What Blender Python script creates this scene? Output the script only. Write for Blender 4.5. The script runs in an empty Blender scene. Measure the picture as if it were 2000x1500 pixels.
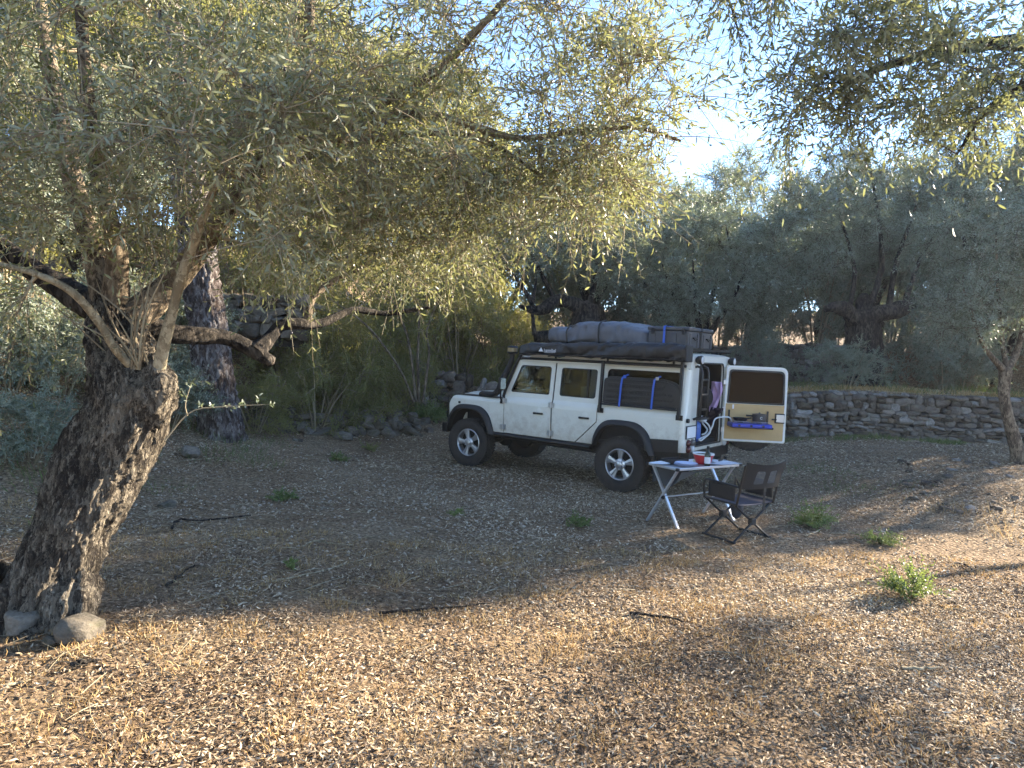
import bpy, bmesh, math, random
import numpy as np
from mathutils import Vector, Matrix, Euler

random.seed(7)
RNG = np.random.default_rng(11)
scene = bpy.context.scene
COL = scene.collection
R = math.radians

# ------------------------------------------------------------------ camera, sky, sun, exposure
CAM_H, PITCH, ROLL, FPX = 1.894, R(-2.556), R(2.612), 1381.4
cam_d = bpy.data.cameras.new('camera')
cam_d.sensor_width = 36.0
cam_d.lens = 36.0 * FPX / 2000.0
cam_d.clip_start = 0.05
cam_d.clip_end = 2000.0
cam = bpy.data.objects.new('camera', cam_d)
COL.objects.link(cam)
_f = Vector((0, math.cos(PITCH), math.sin(PITCH)))
_r = Vector((1, 0, 0))
_u = _r.cross(_f)
CR = _r * math.cos(ROLL) + _u * math.sin(ROLL)
CU = -_r * math.sin(ROLL) + _u * math.cos(ROLL)
CF = _f
m = Matrix((CR, CU, -CF)).transposed().to_4x4()
m.translation = Vector((0, 0, CAM_H))
cam.matrix_world = m
scene.camera = cam

SUN_AZ, SUN_EL = R(61), R(21.2)          # azimuth clockwise from +Y (to the right and beyond)
world = bpy.data.worlds.new('World')
scene.world = world
world.use_nodes = True
wn = world.node_tree
bg = wn.nodes['Background']
sky = wn.nodes.new('ShaderNodeTexSky')
sky.sky_type = 'NISHITA'
sky.sun_disc = False
sky.sun_elevation = SUN_EL
sky.sun_rotation = SUN_AZ
sky.air_density = 0.65
sky.dust_density = 0.0
sky.ozone_density = 2.0
wn.links.new(sky.outputs[0], bg.inputs[0])
bg.inputs[1].default_value = 0.05
sun_d = bpy.data.lights.new('sun', 'SUN')
sun_d.energy = 2.5
sun_d.angle = R(0.53)
sun_d.color = (1.0, 0.86, 0.67)
sun = bpy.data.objects.new('sun', sun_d)
COL.objects.link(sun)
SUNV = Vector((math.sin(SUN_AZ) * math.cos(SUN_EL), math.cos(SUN_AZ) * math.cos(SUN_EL), math.sin(SUN_EL)))
sun.rotation_euler = SUNV.to_track_quat('Z', 'Y').to_euler()
vs = scene.view_settings
vs.view_transform = 'Standard'
vs.look = 'None'
vs.exposure = 3.72
vs.gamma = 1.0
vs.use_curve_mapping = False
cy = scene.cycles
cy.max_bounces = 9
cy.diffuse_bounces = 6
cy.glossy_bounces = 3
cy.transmission_bounces = 6
cy.transparent_max_bounces = 10
cy.caustics_reflective = False
cy.caustics_refractive = False
cy.use_adaptive_sampling = True
cy.adaptive_threshold = 0.006
cy.sample_clamp_indirect = 2.0
cy.volume_bounces = 0
cy.use_denoising = True

# ------------------------------------------------------------------ pixel helpers (2000 x 1500 frame)
def ray(px, py):
    return CR * ((px - 1000) / FPX) + CU * ((750 - py) / FPX) + CF
def at_y(px, py, Y):
    d = ray(px, py)
    t = Y / d.y
    return Vector((d.x * t, Y, CAM_H + d.z * t))
def at_z(px, py, z=0.0):
    d = ray(px, py)
    t = (z - CAM_H) / d.z
    return Vector((d.x * t, d.y * t, z))
_TS = np.concatenate([np.arange(1.0, 12, 0.03), np.arange(12, 45, 0.08)])
def at_ground(px, py):
    d = ray(px, py)
    hit = np.nonzero(CAM_H + d.z * _TS < ground_hv(d.x * _TS, d.y * _TS))[0]
    if len(hit) == 0:
        return at_z(px, py)
    t = _TS[hit[0]]
    return Vector((d.x * t, d.y * t, ground_h(d.x * t, d.y * t)))

# ------------------------------------------------------------------ numpy noise
def _hash(ix, iy, iz, seed=0):
    n = (ix.astype(np.int64) * 73856093) ^ (iy.astype(np.int64) * 19349663) ^ (iz.astype(np.int64) * 83492791) ^ (seed * 2654435761 & 0x7fffffff)
    n = (n ^ (n >> 13)) * 1274126177
    n = n & 0x7fffffff
    n = (n ^ (n >> 16)) * 668265263
    return (n & 0xffffff) / float(0xffffff)
def vnoise(P, seed=0):
    P = np.asarray(P, float)
    i = np.floor(P)
    f = P - i
    f = f * f * (3 - 2 * f)
    r = 0
    for dx in (0, 1):
        wx = f[:, 0] if dx else 1 - f[:, 0]
        for dy in (0, 1):
            wy = f[:, 1] if dy else 1 - f[:, 1]
            for dz in (0, 1):
                wz = f[:, 2] if dz else 1 - f[:, 2]
                r = r + wx * wy * wz * _hash(i[:, 0] + dx, i[:, 1] + dy, i[:, 2] + dz, seed)
    return r * 2 - 1
def fbm(P, oct=4, seed=0):
    r, a = 0, 0.5
    P = np.asarray(P, float)
    for k in range(oct):
        r = r + a * vnoise(P * (2.03 ** k), seed + k)
        a *= 0.5
    return r
def worley(P, seed=0):
    P = np.asarray(P, float)
    i = np.floor(P)
    d1 = np.full(len(P), 9.0)
    d2 = np.full(len(P), 9.0)
    cid = np.zeros(len(P))
    for dx in (-1, 0, 1):
        for dy in (-1, 0, 1):
            for dz in (-1, 0, 1):
                c = i + (dx, dy, dz)
                q = np.stack([c[:, k] + _hash(c[:, 0], c[:, 1], c[:, 2], seed + 31 * k) for k in range(3)], 1)
                d = np.linalg.norm(q - P, axis=1)
                h = _hash(c[:, 0], c[:, 1], c[:, 2], seed + 99)
                m1 = d < d1
                d2 = np.where(m1, d1, np.minimum(d2, d))
                cid = np.where(m1, h, cid)
                d1 = np.where(m1, d, d1)
    return d1, d2, cid
def ss(a, b, x):
    t = np.clip((np.asarray(x, float) - a) / (b - a), 0, 1)
    return t * t * (3 - 2 * t)

# ------------------------------------------------------------------ terrain height
def wall_line(X):
    return 17.2 - 0.19 * (np.asarray(X, float) + 2.5)
def far_line(X):
    return 21.6 - 0.2 * (np.asarray(X, float) - 5.0)
def ground_hv(X, Y):
    X = np.asarray(X, float)
    Y = np.asarray(Y, float)
    P = np.stack([X, Y, np.zeros_like(X)], -1).reshape(-1, 3)
    n = (vnoise(P * 0.45, 3) * 0.045 + vnoise(P * 1.7, 4) * 0.016).reshape(X.shape)
    flat = np.exp(-(((X - 1.1) / 3.2) ** 2 + ((Y - 10.5) / 3.6) ** 2) ** 2)
    h = n * (1 - 0.85 * flat)
    h = h + 0.45 * ss(3.2, 8, X) * ss(5, 10, Y)
    h = h + 1.5 * ss(-3.3, -9, X) * ss(4, 9.5, Y) + 2.2 * ss(-5.5, -14, X) * ss(6, 14, Y)
    h = h + 0.22 * ss(-2.0, -4.0, X) * ss(8.5, 11.5, Y)
    h = h + 0.45 * ss(0.6, -3.0, X) * ss(11.5, 16.0, Y)
    d = Y - wall_line(X)
    w = ss(-4.5, -1.6, X)
    h = h + 0.95 * ss(0.05, 0.45, d) * w * (1 - 0.25 * ss(1, -2, X)) + 0.9 * ss(-1.5, 2.5, d) * (1 - w)
    d2 = Y - far_line(X)
    h = h + 1.05 * ss(0.05, 0.5, d2) * ss(1.0, 4.0, X) + 1.0 * ss(-2, 3, d2) * (1 - ss(1.0, 4.0, X))
    h = h + 5.0 * ss(26, 90, Y) + 3.0 * ss(18, 60, np.abs(X))
    return h
def ground_h(X, Y):
    return float(ground_hv(np.array([X]), np.array([Y]))[0])

# ------------------------------------------------------------------ materials
MATS = {}
def new_mat(name):
    mt = bpy.data.materials.new(name)
    mt.use_nodes = True
    nt = mt.node_tree
    nt.nodes.clear()
    out = nt.nodes.new('ShaderNodeOutputMaterial')
    MATS[name] = mt
    return mt, nt, out
def N(nt, typ, **kw):
    n = nt.nodes.new(typ)
    for k, v in kw.items():
        if k.startswith('i_'):
            n.inputs[k[2:].replace('_', ' ')].default_value = v
        else:
            setattr(n, k, v)
    return n
def ramp(nt, stops, interp='LINEAR'):
    r = nt.nodes.new('ShaderNodeValToRGB')
    r.color_ramp.interpolation = interp
    e = r.color_ramp.elements
    e[0].position, e[0].color = stops[0][0], (*stops[0][1], 1)
    e[1].position, e[1].color = stops[-1][0], (*stops[-1][1], 1)
    for p, c in stops[1:-1]:
        q = e.new(p)
        q.color = (*c, 1)
    return r
def simple(name, col, rough=0.5, metal=0.0, var=0.0, vscale=6.0, bump=0.0, bscale=40.0, spec=0.5, col2=None, coat=0.0):
    mt, nt, out = new_mat(name)
    b = N(nt, 'ShaderNodeBsdfPrincipled')
    b.inputs['Roughness'].default_value = rough
    b.inputs['Metallic'].default_value = metal
    b.inputs['Specular IOR Level'].default_value = spec
    b.inputs['Coat Weight'].default_value = coat
    b.inputs['Base Color'].default_value = (*col, 1)
    tc = N(nt, 'ShaderNodeTexCoord')
    if var > 0 or col2:
        nz = N(nt, 'ShaderNodeTexNoise')
        nz.inputs['Scale'].default_value = vscale
        nz.inputs['Detail'].default_value = 6
        nz.inputs['Roughness'].default_value = 0.65
        nt.links.new(tc.outputs['Object'], nz.inputs['Vector'])
        c2 = col2 or tuple(max(0, c * (1 - var)) for c in col)
        c1 = col if col2 else tuple(min(1, c * (1 + var)) for c in col)
        rp = ramp(nt, [(0.3, c2), (0.7, c1)])
        nt.links.new(nz.outputs['Fac'], rp.inputs['Fac'])
        nt.links.new(rp.outputs['Color'], b.inputs['Base Color'])
    if bump > 0:
        nb = N(nt, 'ShaderNodeTexNoise')
        nb.inputs['Scale'].default_value = bscale
        nb.inputs['Detail'].default_value = 5
        nt.links.new(tc.outputs['Object'], nb.inputs['Vector'])
        bp = N(nt, 'ShaderNodeBump')
        bp.inputs['Strength'].default_value = bump
        bp.inputs['Distance'].default_value = 0.02
        nt.links.new(nb.outputs['Fac'], bp.inputs['Height'])
        nt.links.new(bp.outputs['Normal'], b.inputs['Normal'])
    nt.links.new(b.outputs[0], out.inputs[0])
    return mt
def leaf_mat(name, stops, under, trans, tw=0.35, rough=0.42, vary=1.0):
    """two-sided leaf: darker glossy upper face, paler matt underside, light passing through"""
    mt, nt, out = new_mat(name)
    at = N(nt, 'ShaderNodeAttribute', attribute_name='rnd')
    rp = ramp(nt, stops)
    nt.links.new(at.outputs['Fac'], rp.inputs['Fac'])
    oi = N(nt, 'ShaderNodeObjectInfo')
    tone = ramp(nt, [(0.0, (0.72, 0.76, 0.74)), (0.5, (1.0, 1.0, 1.0)), (1.0, (1.3, 1.22, 1.1))])
    nt.links.new(oi.outputs['Random'], tone.inputs['Fac'])
    tmx = N(nt, 'ShaderNodeMix', data_type='RGBA', blend_type='MULTIPLY')
    tmx.inputs['Factor'].default_value = vary
    nt.links.new(rp.outputs['Color'], tmx.inputs['A'])
    nt.links.new(tone.outputs['Color'], tmx.inputs['B'])
    rp = tmx
    geo = N(nt, 'ShaderNodeNewGeometry')
    mx = N(nt, 'ShaderNodeMix', data_type='RGBA')
    nt.links.new(geo.outputs['Backfacing'], mx.inputs['Factor'])
    nt.links.new(rp.outputs['Result'], mx.inputs['A'])
    mu = N(nt, 'ShaderNodeMix', data_type='RGBA')
    mu.inputs['Factor'].default_value = 0.65
    nt.links.new(rp.outputs['Result'], mu.inputs['A'])
    mu.inputs['B'].default_value = (*under, 1)
    nt.links.new(mu.outputs['Result'], mx.inputs['B'])
    b = N(nt, 'ShaderNodeBsdfPrincipled')
    b.inputs['Roughness'].default_value = rough
    b.inputs['Specular IOR Level'].default_value = 0.4
    nt.links.new(mx.outputs['Result'], b.inputs['Base Color'])
    tr = N(nt, 'ShaderNodeBsdfTranslucent')
    tm = N(nt, 'ShaderNodeMix', data_type='RGBA')
    tm.inputs['Factor'].default_value = 0.5
    tm.inputs['B'].default_value = (*trans, 1)
    nt.links.new(rp.outputs['Result'], tm.inputs['A'])
    nt.links.new(tm.outputs['Result'], tr.inputs['Color'])
    ms = N(nt, 'ShaderNodeMixShader')
    ms.inputs[0].default_value = tw
    nt.links.new(b.outputs[0], ms.inputs[1])
    nt.links.new(tr.outputs[0], ms.inputs[2])
    nt.links.new(ms.outputs[0], out.inputs[0])
    return mt
def attr_mat(name, stops, rough=0.8, tw=0.0, spec=0.3):
    mt, nt, out = new_mat(name)
    at = N(nt, 'ShaderNodeAttribute', attribute_name='rnd')
    rp = ramp(nt, stops)
    nt.links.new(at.outputs['Fac'], rp.inputs['Fac'])
    b = N(nt, 'ShaderNodeBsdfPrincipled')
    b.inputs['Roughness'].default_value = rough
    b.inputs['Specular IOR Level'].default_value = spec
    nt.links.new(rp.outputs['Color'], b.inputs['Base Color'])
    if tw > 0:
        tr = N(nt, 'ShaderNodeBsdfTranslucent')
        nt.links.new(rp.outputs['Color'], tr.inputs['Color'])
        ms = N(nt, 'ShaderNodeMixShader')
        ms.inputs[0].default_value = tw
        nt.links.new(b.outputs[0], ms.inputs[1])
        nt.links.new(tr.outputs[0], ms.inputs[2])
        nt.links.new(ms.outputs[0], out.inputs[0])
    else:
        nt.links.new(b.outputs[0], out.inputs[0])
    return mt
def glass_mat(name, tint, refl=1.0, rough=0.02):
    mt, nt, out = new_mat(name)
    tr = N(nt, 'ShaderNodeBsdfTransparent')
    tr.inputs['Color'].default_value = (*tint, 1)
    gl = N(nt, 'ShaderNodeBsdfGlossy')
    gl.inputs['Roughness'].default_value = rough
    gl.inputs['Color'].default_value = (refl, refl, refl, 1)
    fr = N(nt, 'ShaderNodeFresnel')
    fr.inputs['IOR'].default_value = 1.6
    ms = N(nt, 'ShaderNodeMixShader')
    nt.links.new(fr.outputs[0], ms.inputs[0])
    nt.links.new(tr.outputs[0], ms.inputs[1])
    nt.links.new(gl.outputs[0], ms.inputs[2])
    nt.links.new(ms.outputs[0], out.inputs[0])
    return mt
def bark_mat(name, c1, c2, c3, scale=9.0, stretch=0.3, bump=0.9, dist=0.03):
    mt, nt, out = new_mat(name)
    tc = N(nt, 'ShaderNodeTexCoord')
    mp = N(nt, 'ShaderNodeMapping')
    mp.inputs['Scale'].default_value = (1, 1, stretch)
    nt.links.new(tc.outputs['Object'], mp.inputs['Vector'])
    nz = N(nt, 'ShaderNodeTexNoise')
    nz.inputs['Scale'].default_value = scale
    nz.inputs['Detail'].default_value = 8
    nz.inputs['Roughness'].default_value = 0.7
    nt.links.new(mp.outputs[0], nz.inputs['Vector'])
    big = N(nt, 'ShaderNodeTexNoise')
    big.inputs['Scale'].default_value = 2.2
    big.inputs['Detail'].default_value = 4
    nt.links.new(tc.outputs['Object'], big.inputs['Vector'])
    vo = N(nt, 'ShaderNodeTexVoronoi', feature='DISTANCE_TO_EDGE')
    vo.inputs['Scale'].default_value = scale * 2.4
    wob = N(nt, 'ShaderNodeMix', data_type='VECTOR')
    wob.inputs['Factor'].default_value = 0.12
    nt.links.new(mp.outputs[0], wob.inputs['A'])
    nt.links.new(nz.outputs['Color'], wob.inputs['B'])
    nt.links.new(wob.outputs['Result'], vo.inputs['Vector'])
    rp = ramp(nt, [(0.38, c1), (0.5, c2), (0.62, c3)])
    vc = N(nt, 'ShaderNodeTexVoronoi')
    vc.inputs['Scale'].default_value = scale * 2.4
    nt.links.new(wob.outputs['Result'], vc.inputs['Vector'])
    sv = N(nt, 'ShaderNodeSeparateColor')
    nt.links.new(vc.outputs['Color'], sv.inputs[0])
    pv = N(nt, 'ShaderNodeMath', operation='MULTIPLY_ADD')
    pv.inputs[1].default_value = 0.26
    pv.inputs[2].default_value = -0.13
    nt.links.new(sv.outputs[0], pv.inputs[0])
    ad = N(nt, 'ShaderNodeMath', operation='MULTIPLY_ADD')
    ad.inputs[1].default_value = 0.55
    nt.links.new(nz.outputs['Fac'], ad.inputs[0])
    ml = N(nt, 'ShaderNodeMath', operation='MULTIPLY')
    ml.inputs[1].default_value = 0.45
    nt.links.new(big.outputs['Fac'], ml.inputs[0])
    nt.links.new(ml.outputs[0], ad.inputs[2])
    a2 = N(nt, 'ShaderNodeMath', operation='ADD')
    nt.links.new(ad.outputs[0], a2.inputs[0])
    nt.links.new(pv.outputs[0], a2.inputs[1])
    nt.links.new(a2.outputs[0], rp.inputs['Fac'])
    b = N(nt, 'ShaderNodeBsdfPrincipled')
    b.inputs['Roughness'].default_value = 0.9
    b.inputs['Specular IOR Level'].default_value = 0.2
    nt.links.new(rp.outputs['Color'], b.inputs['Base Color'])
    mn = N(nt, 'ShaderNodeMath', operation='MINIMUM')
    mn.inputs[1].default_value = 0.12
    nt.links.new(vo.outputs['Distance'], mn.inputs[0])
    m3 = N(nt, 'ShaderNodeMath', operation='MULTIPLY_ADD')
    m3.inputs[1].default_value = 5.0
    nt.links.new(mn.outputs[0], m3.inputs[0])
    nt.links.new(nz.outputs['Fac'], m3.inputs[2])
    fine = N(nt, 'ShaderNodeTexNoise')
    fine.inputs['Scale'].default_value = scale * 4.5
    fine.inputs['Detail'].default_value = 5
    nt.links.new(mp.outputs[0], fine.inputs['Vector'])
    m4 = N(nt, 'ShaderNodeMath', operation='MULTIPLY_ADD')
    m4.inputs[1].default_value = 0.6
    nt.links.new(fine.outputs['Fac'], m4.inputs[0])
    nt.links.new(m3.outputs[0], m4.inputs[2])
    bp = N(nt, 'ShaderNodeBump')
    bp.inputs['Strength'].default_value = bump
    bp.inputs['Distance'].default_value = dist
    nt.links.new(m4.outputs[0], bp.inputs['Height'])
    nt.links.new(bp.outputs['Normal'], b.inputs['Normal'])
    nt.links.new(b.outputs[0], out.inputs[0])
    return mt
def ground_mat():
    mt, nt, out = new_mat('soil')
    tc = N(nt, 'ShaderNodeTexCoord')
    n1 = N(nt, 'ShaderNodeTexNoise')
    n1.inputs['Scale'].default_value = 0.55
    n1.inputs['Detail'].default_value = 7
    n1.inputs['Roughness'].default_value = 0.65
    nt.links.new(tc.outputs['Object'], n1.inputs['Vector'])
    n2 = N(nt, 'ShaderNodeTexNoise')
    n2.inputs['Scale'].default_value = 28
    n2.inputs['Detail'].default_value = 8
    n2.inputs['Roughness'].default_value = 0.75
    nt.links.new(tc.outputs['Object'], n2.inputs['Vector'])
    r1 = ramp(nt, [(0.32, (0.212, 0.145, 0.089)), (0.5, (0.282, 0.208, 0.133)), (0.68, (0.363, 0.289, 0.199))])
    nt.links.new(n1.outputs['Fac'], r1.inputs['Fac'])
    r2 = ramp(nt, [(0.36, (0.2, 0.17, 0.15)), (0.5, (0.75, 0.72, 0.68)), (0.64, (1.5, 1.47, 1.4))])
    nt.links.new(n2.outputs['Fac'], r2.inputs['Fac'])
    mx = N(nt, 'ShaderNodeMix', data_type='RGBA', blend_type='MULTIPLY')
    mx.inputs['Factor'].default_value = 1.0
    nt.links.new(r1.outputs['Color'], mx.inputs['A'])
    nt.links.new(r2.outputs['Color'], mx.inputs['B'])
    b = N(nt, 'ShaderNodeBsdfPrincipled')
    b.inputs['Roughness'].default_value = 0.95
    b.inputs['Specular IOR Level'].default_value = 0.15
    nt.links.new(mx.outputs['Result'], b.inputs['Base Color'])
    vo = N(nt, 'ShaderNodeTexVoronoi')
    vo.inputs['Scale'].default_value = 30
    nt.links.new(tc.outputs['Object'], vo.inputs['Vector'])
    ad = N(nt, 'ShaderNodeMath', operation='SUBTRACT')
    nt.links.new(n2.outputs['Fac'], ad.inputs[0])
    nt.links.new(vo.outputs['Distance'], ad.inputs[1])
    bp = N(nt, 'ShaderNodeBump')
    bp.inputs['Strength'].default_value = 0.9
    bp.inputs['Distance'].default_value = 0.035
    nt.links.new(ad.outputs[0], bp.inputs['Height'])
    nt.links.new(bp.outputs['Normal'], b.inputs['Normal'])
    nt.links.new(b.outputs[0], out.inputs[0])
    return mt
def stone_mat(name, stops, lichen=(0.3, 0.29, 0.2)):
    mt, nt, out = new_mat(name)
    tc = N(nt, 'ShaderNodeTexCoord')
    oi = N(nt, 'ShaderNodeObjectInfo')
    n1 = N(nt, 'ShaderNodeTexNoise')
    n1.inputs['Scale'].default_value = 5.0
    n1.inputs['Detail'].default_value = 8
    n1.inputs['Roughness'].default_value = 0.7
    n1.noise_dimensions = '4D'
    mlt = N(nt, 'ShaderNodeMath', operation='MULTIPLY')
    mlt.inputs[1].default_value = 50
    nt.links.new(oi.outputs['Random'], mlt.inputs[0])
    nt.links.new(mlt.outputs[0], n1.inputs['W'])
    nt.links.new(tc.outputs['Object'], n1.inputs['Vector'])
    rp = ramp(nt, stops)
    nt.links.new(oi.outputs['Random'], rp.inputs['Fac'])
    r2 = ramp(nt, [(0.3, (0.45, 0.43, 0.42)), (0.55, (0.95, 0.95, 0.95)), (0.75, (1.35, 1.33, 1.28))])
    nt.links.new(n1.outputs['Fac'], r2.inputs['Fac'])
    mx = N(nt, 'ShaderNodeMix', data_type='RGBA', blend_type='MULTIPLY')
    mx.inputs['Factor'].default_value = 1.0
    nt.links.new(rp.outputs['Color'], mx.inputs['A'])
    nt.links.new(r2.outputs['Color'], mx.inputs['B'])
    n3 = N(nt, 'ShaderNodeTexNoise')
    n3.inputs['Scale'].default_value = 2.5
    n3.inputs['Detail'].default_value = 6
    nt.links.new(tc.outputs['Object'], n3.inputs['Vector'])
    r3 = ramp(nt, [(0.52, (0, 0, 0)), (0.66, (0.7, 0.7, 0.7))])
    nt.links.new(n3.outputs['Fac'], r3.inputs['Fac'])
    m2 = N(nt, 'ShaderNodeMix', data_type='RGBA')
    nt.links.new(r3.outputs['Color'], m2.inputs['Factor'])
    nt.links.new(mx.outputs['Result'], m2.inputs['A'])
    m2.inputs['B'].default_value = (*lichen, 1)
    b = N(nt, 'ShaderNodeBsdfPrincipled')
    b.inputs['Roughness'].default_value = 0.92
    b.inputs['Specular IOR Level'].default_value = 0.2
    nt.links.new(m2.outputs['Result'], b.inputs['Base Color'])
    bp = N(nt, 'ShaderNodeBump')
    bp.inputs['Strength'].default_value = 0.8
    bp.inputs['Distance'].default_value = 0.05
    nt.links.new(n1.outputs['Fac'], bp.inputs['Height'])
    nt.links.new(bp.outputs['Normal'], b.inputs['Normal'])
    nt.links.new(b.outputs[0], out.inputs[0])
    return mt

M_SOIL = ground_mat()
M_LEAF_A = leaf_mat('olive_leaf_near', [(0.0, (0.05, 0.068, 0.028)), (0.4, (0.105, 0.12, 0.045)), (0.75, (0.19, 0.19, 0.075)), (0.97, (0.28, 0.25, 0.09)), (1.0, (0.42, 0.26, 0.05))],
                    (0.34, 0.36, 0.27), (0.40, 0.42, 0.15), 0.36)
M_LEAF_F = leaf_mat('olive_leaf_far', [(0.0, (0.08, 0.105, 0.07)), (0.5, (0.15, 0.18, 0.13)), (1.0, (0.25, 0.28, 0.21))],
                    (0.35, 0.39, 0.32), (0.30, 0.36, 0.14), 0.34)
M_LEAF_S = leaf_mat('shrub_leaf', [(0.0, (0.07, 0.085, 0.025)), (0.5, (0.16, 0.165, 0.055)), (0.9, (0.27, 0.25, 0.09)), (1.0, (0.32, 0.2, 0.07))],
                    (0.2, 0.22, 0.1), (0.52, 0.50, 0.11), 0.48)
M_LEAF_G = leaf_mat('bright_leaf', [(0.0, (0.055, 0.09, 0.02)), (0.5, (0.13, 0.185, 0.04)), (0.9, (0.24, 0.28, 0.08)), (1.0, (0.34, 0.3, 0.1))],
                    (0.16, 0.2, 0.09), (0.28, 0.36, 0.07), 0.33)
M_PINE = leaf_mat('pine_needle', [(0.0, (0.06, 0.09, 0.02)), (1.0, (0.2, 0.24, 0.05))], (0.15, 0.18, 0.05), (0.35, 0.4, 0.06), 0.25)
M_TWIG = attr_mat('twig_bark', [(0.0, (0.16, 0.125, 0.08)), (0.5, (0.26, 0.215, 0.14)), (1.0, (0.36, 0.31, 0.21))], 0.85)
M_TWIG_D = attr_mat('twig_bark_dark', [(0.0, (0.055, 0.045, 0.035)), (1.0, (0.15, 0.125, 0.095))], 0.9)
M_BARK_A = bark_mat('olive_bark', (0.035, 0.028, 0.023), (0.105, 0.088, 0.068), (0.34, 0.29, 0.22), 26, 0.26, 1.0, 0.045)
M_BARK_L = bark_mat('olive_limb_bark', (0.06, 0.045, 0.032), (0.15, 0.115, 0.08), (0.28, 0.225, 0.155), 20, 0.4, 0.7, 0.015)
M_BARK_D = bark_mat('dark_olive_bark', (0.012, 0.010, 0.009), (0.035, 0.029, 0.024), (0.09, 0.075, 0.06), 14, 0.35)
M_BARK_P = bark_mat('pine_bark', (0.06, 0.045, 0.04), (0.14, 0.115, 0.105), (0.30, 0.27, 0.25), 16, 0.3)
M_BARK_S = bark_mat('pale_smooth_bark', (0.17, 0.135, 0.085), (0.29, 0.24, 0.155), (0.40, 0.345, 0.235), 18, 0.6, 0.35, 0.008)
M_LITTER = attr_mat('dry_leaf_litter', [(0.0, (0.061, 0.040, 0.027)), (0.2, (0.162, 0.111, 0.071)), (0.42, (0.282, 0.208, 0.133)), (0.65, (0.423, 0.333, 0.221)), (0.88, (0.564, 0.468, 0.327)), (1.0, (0.685, 0.599, 0.443))], 0.75, 0.12)
M_PEBBLE = attr_mat('pebble', [(0.0, (0.191, 0.150, 0.106)), (0.5, (0.313, 0.256, 0.190)), (1.0, (0.464, 0.396, 0.301))], 0.9)
M_STRAW = attr_mat('straw', [(0.0, (0.30, 0.17, 0.06)), (0.5, (0.46, 0.30, 0.12)), (1.0, (0.6, 0.46, 0.24))], 0.8, 0.25)
M_GRASS = attr_mat('green_grass', [(0.0, (0.05, 0.085, 0.02)), (1.0, (0.17, 0.22, 0.06))], 0.7, 0.3)
M_STONE = stone_mat('limestone', [(0.0, (0.075, 0.058, 0.044)), (0.35, (0.145, 0.118, 0.095)), (0.7, (0.235, 0.20, 0.168)), (0.93, (0.38, 0.35, 0.315)), (1.0, (0.28, 0.20, 0.135))], (0.17, 0.155, 0.11))
M_STONE_W = stone_mat('warm_limestone', [(0.0, (0.12, 0.10, 0.075)), (0.5, (0.17, 0.15, 0.12)), (1.0, (0.27, 0.24, 0.195))], (0.09, 0.085, 0.05))
M_CORE = simple('wall_core_earth', (0.06, 0.05, 0.04), 0.95, var=0.4, vscale=8, bump=0.6)

# ------------------------------------------------------------------ mesh helpers
def link(o, parent=None):
    COL.objects.link(o)
    if parent is not None:
        o.parent = parent
    return o
def tag(o, label=None, cat=None, group=None, kind=None):
    if label: o['label'] = label
    if cat: o['category'] = cat
    if group: o['group'] = group
    if kind: o['kind'] = kind
    return o
def empty(name, loc=(0, 0, 0), rz=0.0, label=None, cat=None, group=None):
    o = bpy.data.objects.new(name, None)
    o.empty_display_size = 0.2
    o.location = loc
    o.rotation_euler = (0, 0, rz)
    link(o)
    return tag(o, label, cat, group)
def np_mesh(name, V, F, mat, parent=None, rnd=None, smooth=False):
    V = np.ascontiguousarray(V, dtype=np.float32)
    F = np.ascontiguousarray(F, dtype=np.int32)
    me = bpy.data.meshes.new(name)
    me.vertices.add(len(V))
    me.vertices.foreach_set('co', V.ravel())
    k = F.shape[1]
    me.loops.add(F.size)
    me.loops.foreach_set('vertex_index', F.ravel())
    me.polygons.add(len(F))
    me.polygons.foreach_set('loop_start', np.arange(0, F.size, k, dtype=np.int32))
    if smooth:
        me.polygons.foreach_set('use_smooth', np.ones(len(F), dtype=bool))
    me.update(calc_edges=True)
    if rnd is not None:
        a = me.attributes.new('rnd', 'FLOAT', 'POINT')
        a.data.foreach_set('value', np.ascontiguousarray(rnd, dtype=np.float32))
    me.materials.append(mat)
    o = bpy.data.objects.new(name, me)
    return link(o, parent)

def frames(pts):
    """parallel-transport frames along a polyline"""
    P = np.asarray(pts, float)
    T = np.gradient(P, axis=0) if len(P) > 2 else np.repeat((P[1] - P[0])[None], 2, 0)
    T /= np.linalg.norm(T, axis=1)[:, None] + 1e-12
    a = np.array([0, 0, 1.0]) if abs(T[0][2]) < 0.9 else np.array([1.0, 0, 0])
    u = np.cross(T[0], a)
    u /= np.linalg.norm(u)
    U = [u]
    for i in range(1, len(P)):
        u = U[-1] - T[i] * np.dot(U[-1], T[i])
        u /= np.linalg.norm(u) + 1e-12
        U.append(u)
    U = np.array(U)
    return P, T, U, np.cross(T, U)
def smooth_path(pts, rad, n):
    """Catmull-Rom resampling of a hand-placed path with radii"""
    P = np.asarray([list(p) for p in pts], float)
    r = np.asarray(rad, float)
    d = np.r_[0, np.cumsum(np.linalg.norm(np.diff(P, axis=0), axis=1))]
    t = np.linspace(0, d[-1], n)
    Q = np.c_[P, r]
    Qe = np.vstack([2 * Q[0] - Q[1], Q, 2 * Q[-1] - Q[-2]])
    out = []
    for x in t:
        i = min(np.searchsorted(d, x, side='right') - 1, len(P) - 2)
        s = (x - d[i]) / (d[i + 1] - d[i] + 1e-9)
        a, b, c, e = Qe[i], Qe[i + 1], Qe[i + 2], Qe[i + 3]
        out.append(0.5 * (2 * b + (c - a) * s + (2 * a - 5 * b + 4 * c - e) * s * s + (3 * b - a - 3 * c + e) * s ** 3))
    out = np.array(out)
    return out[:, :3], np.maximum(out[:, 3], 0.001)
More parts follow.
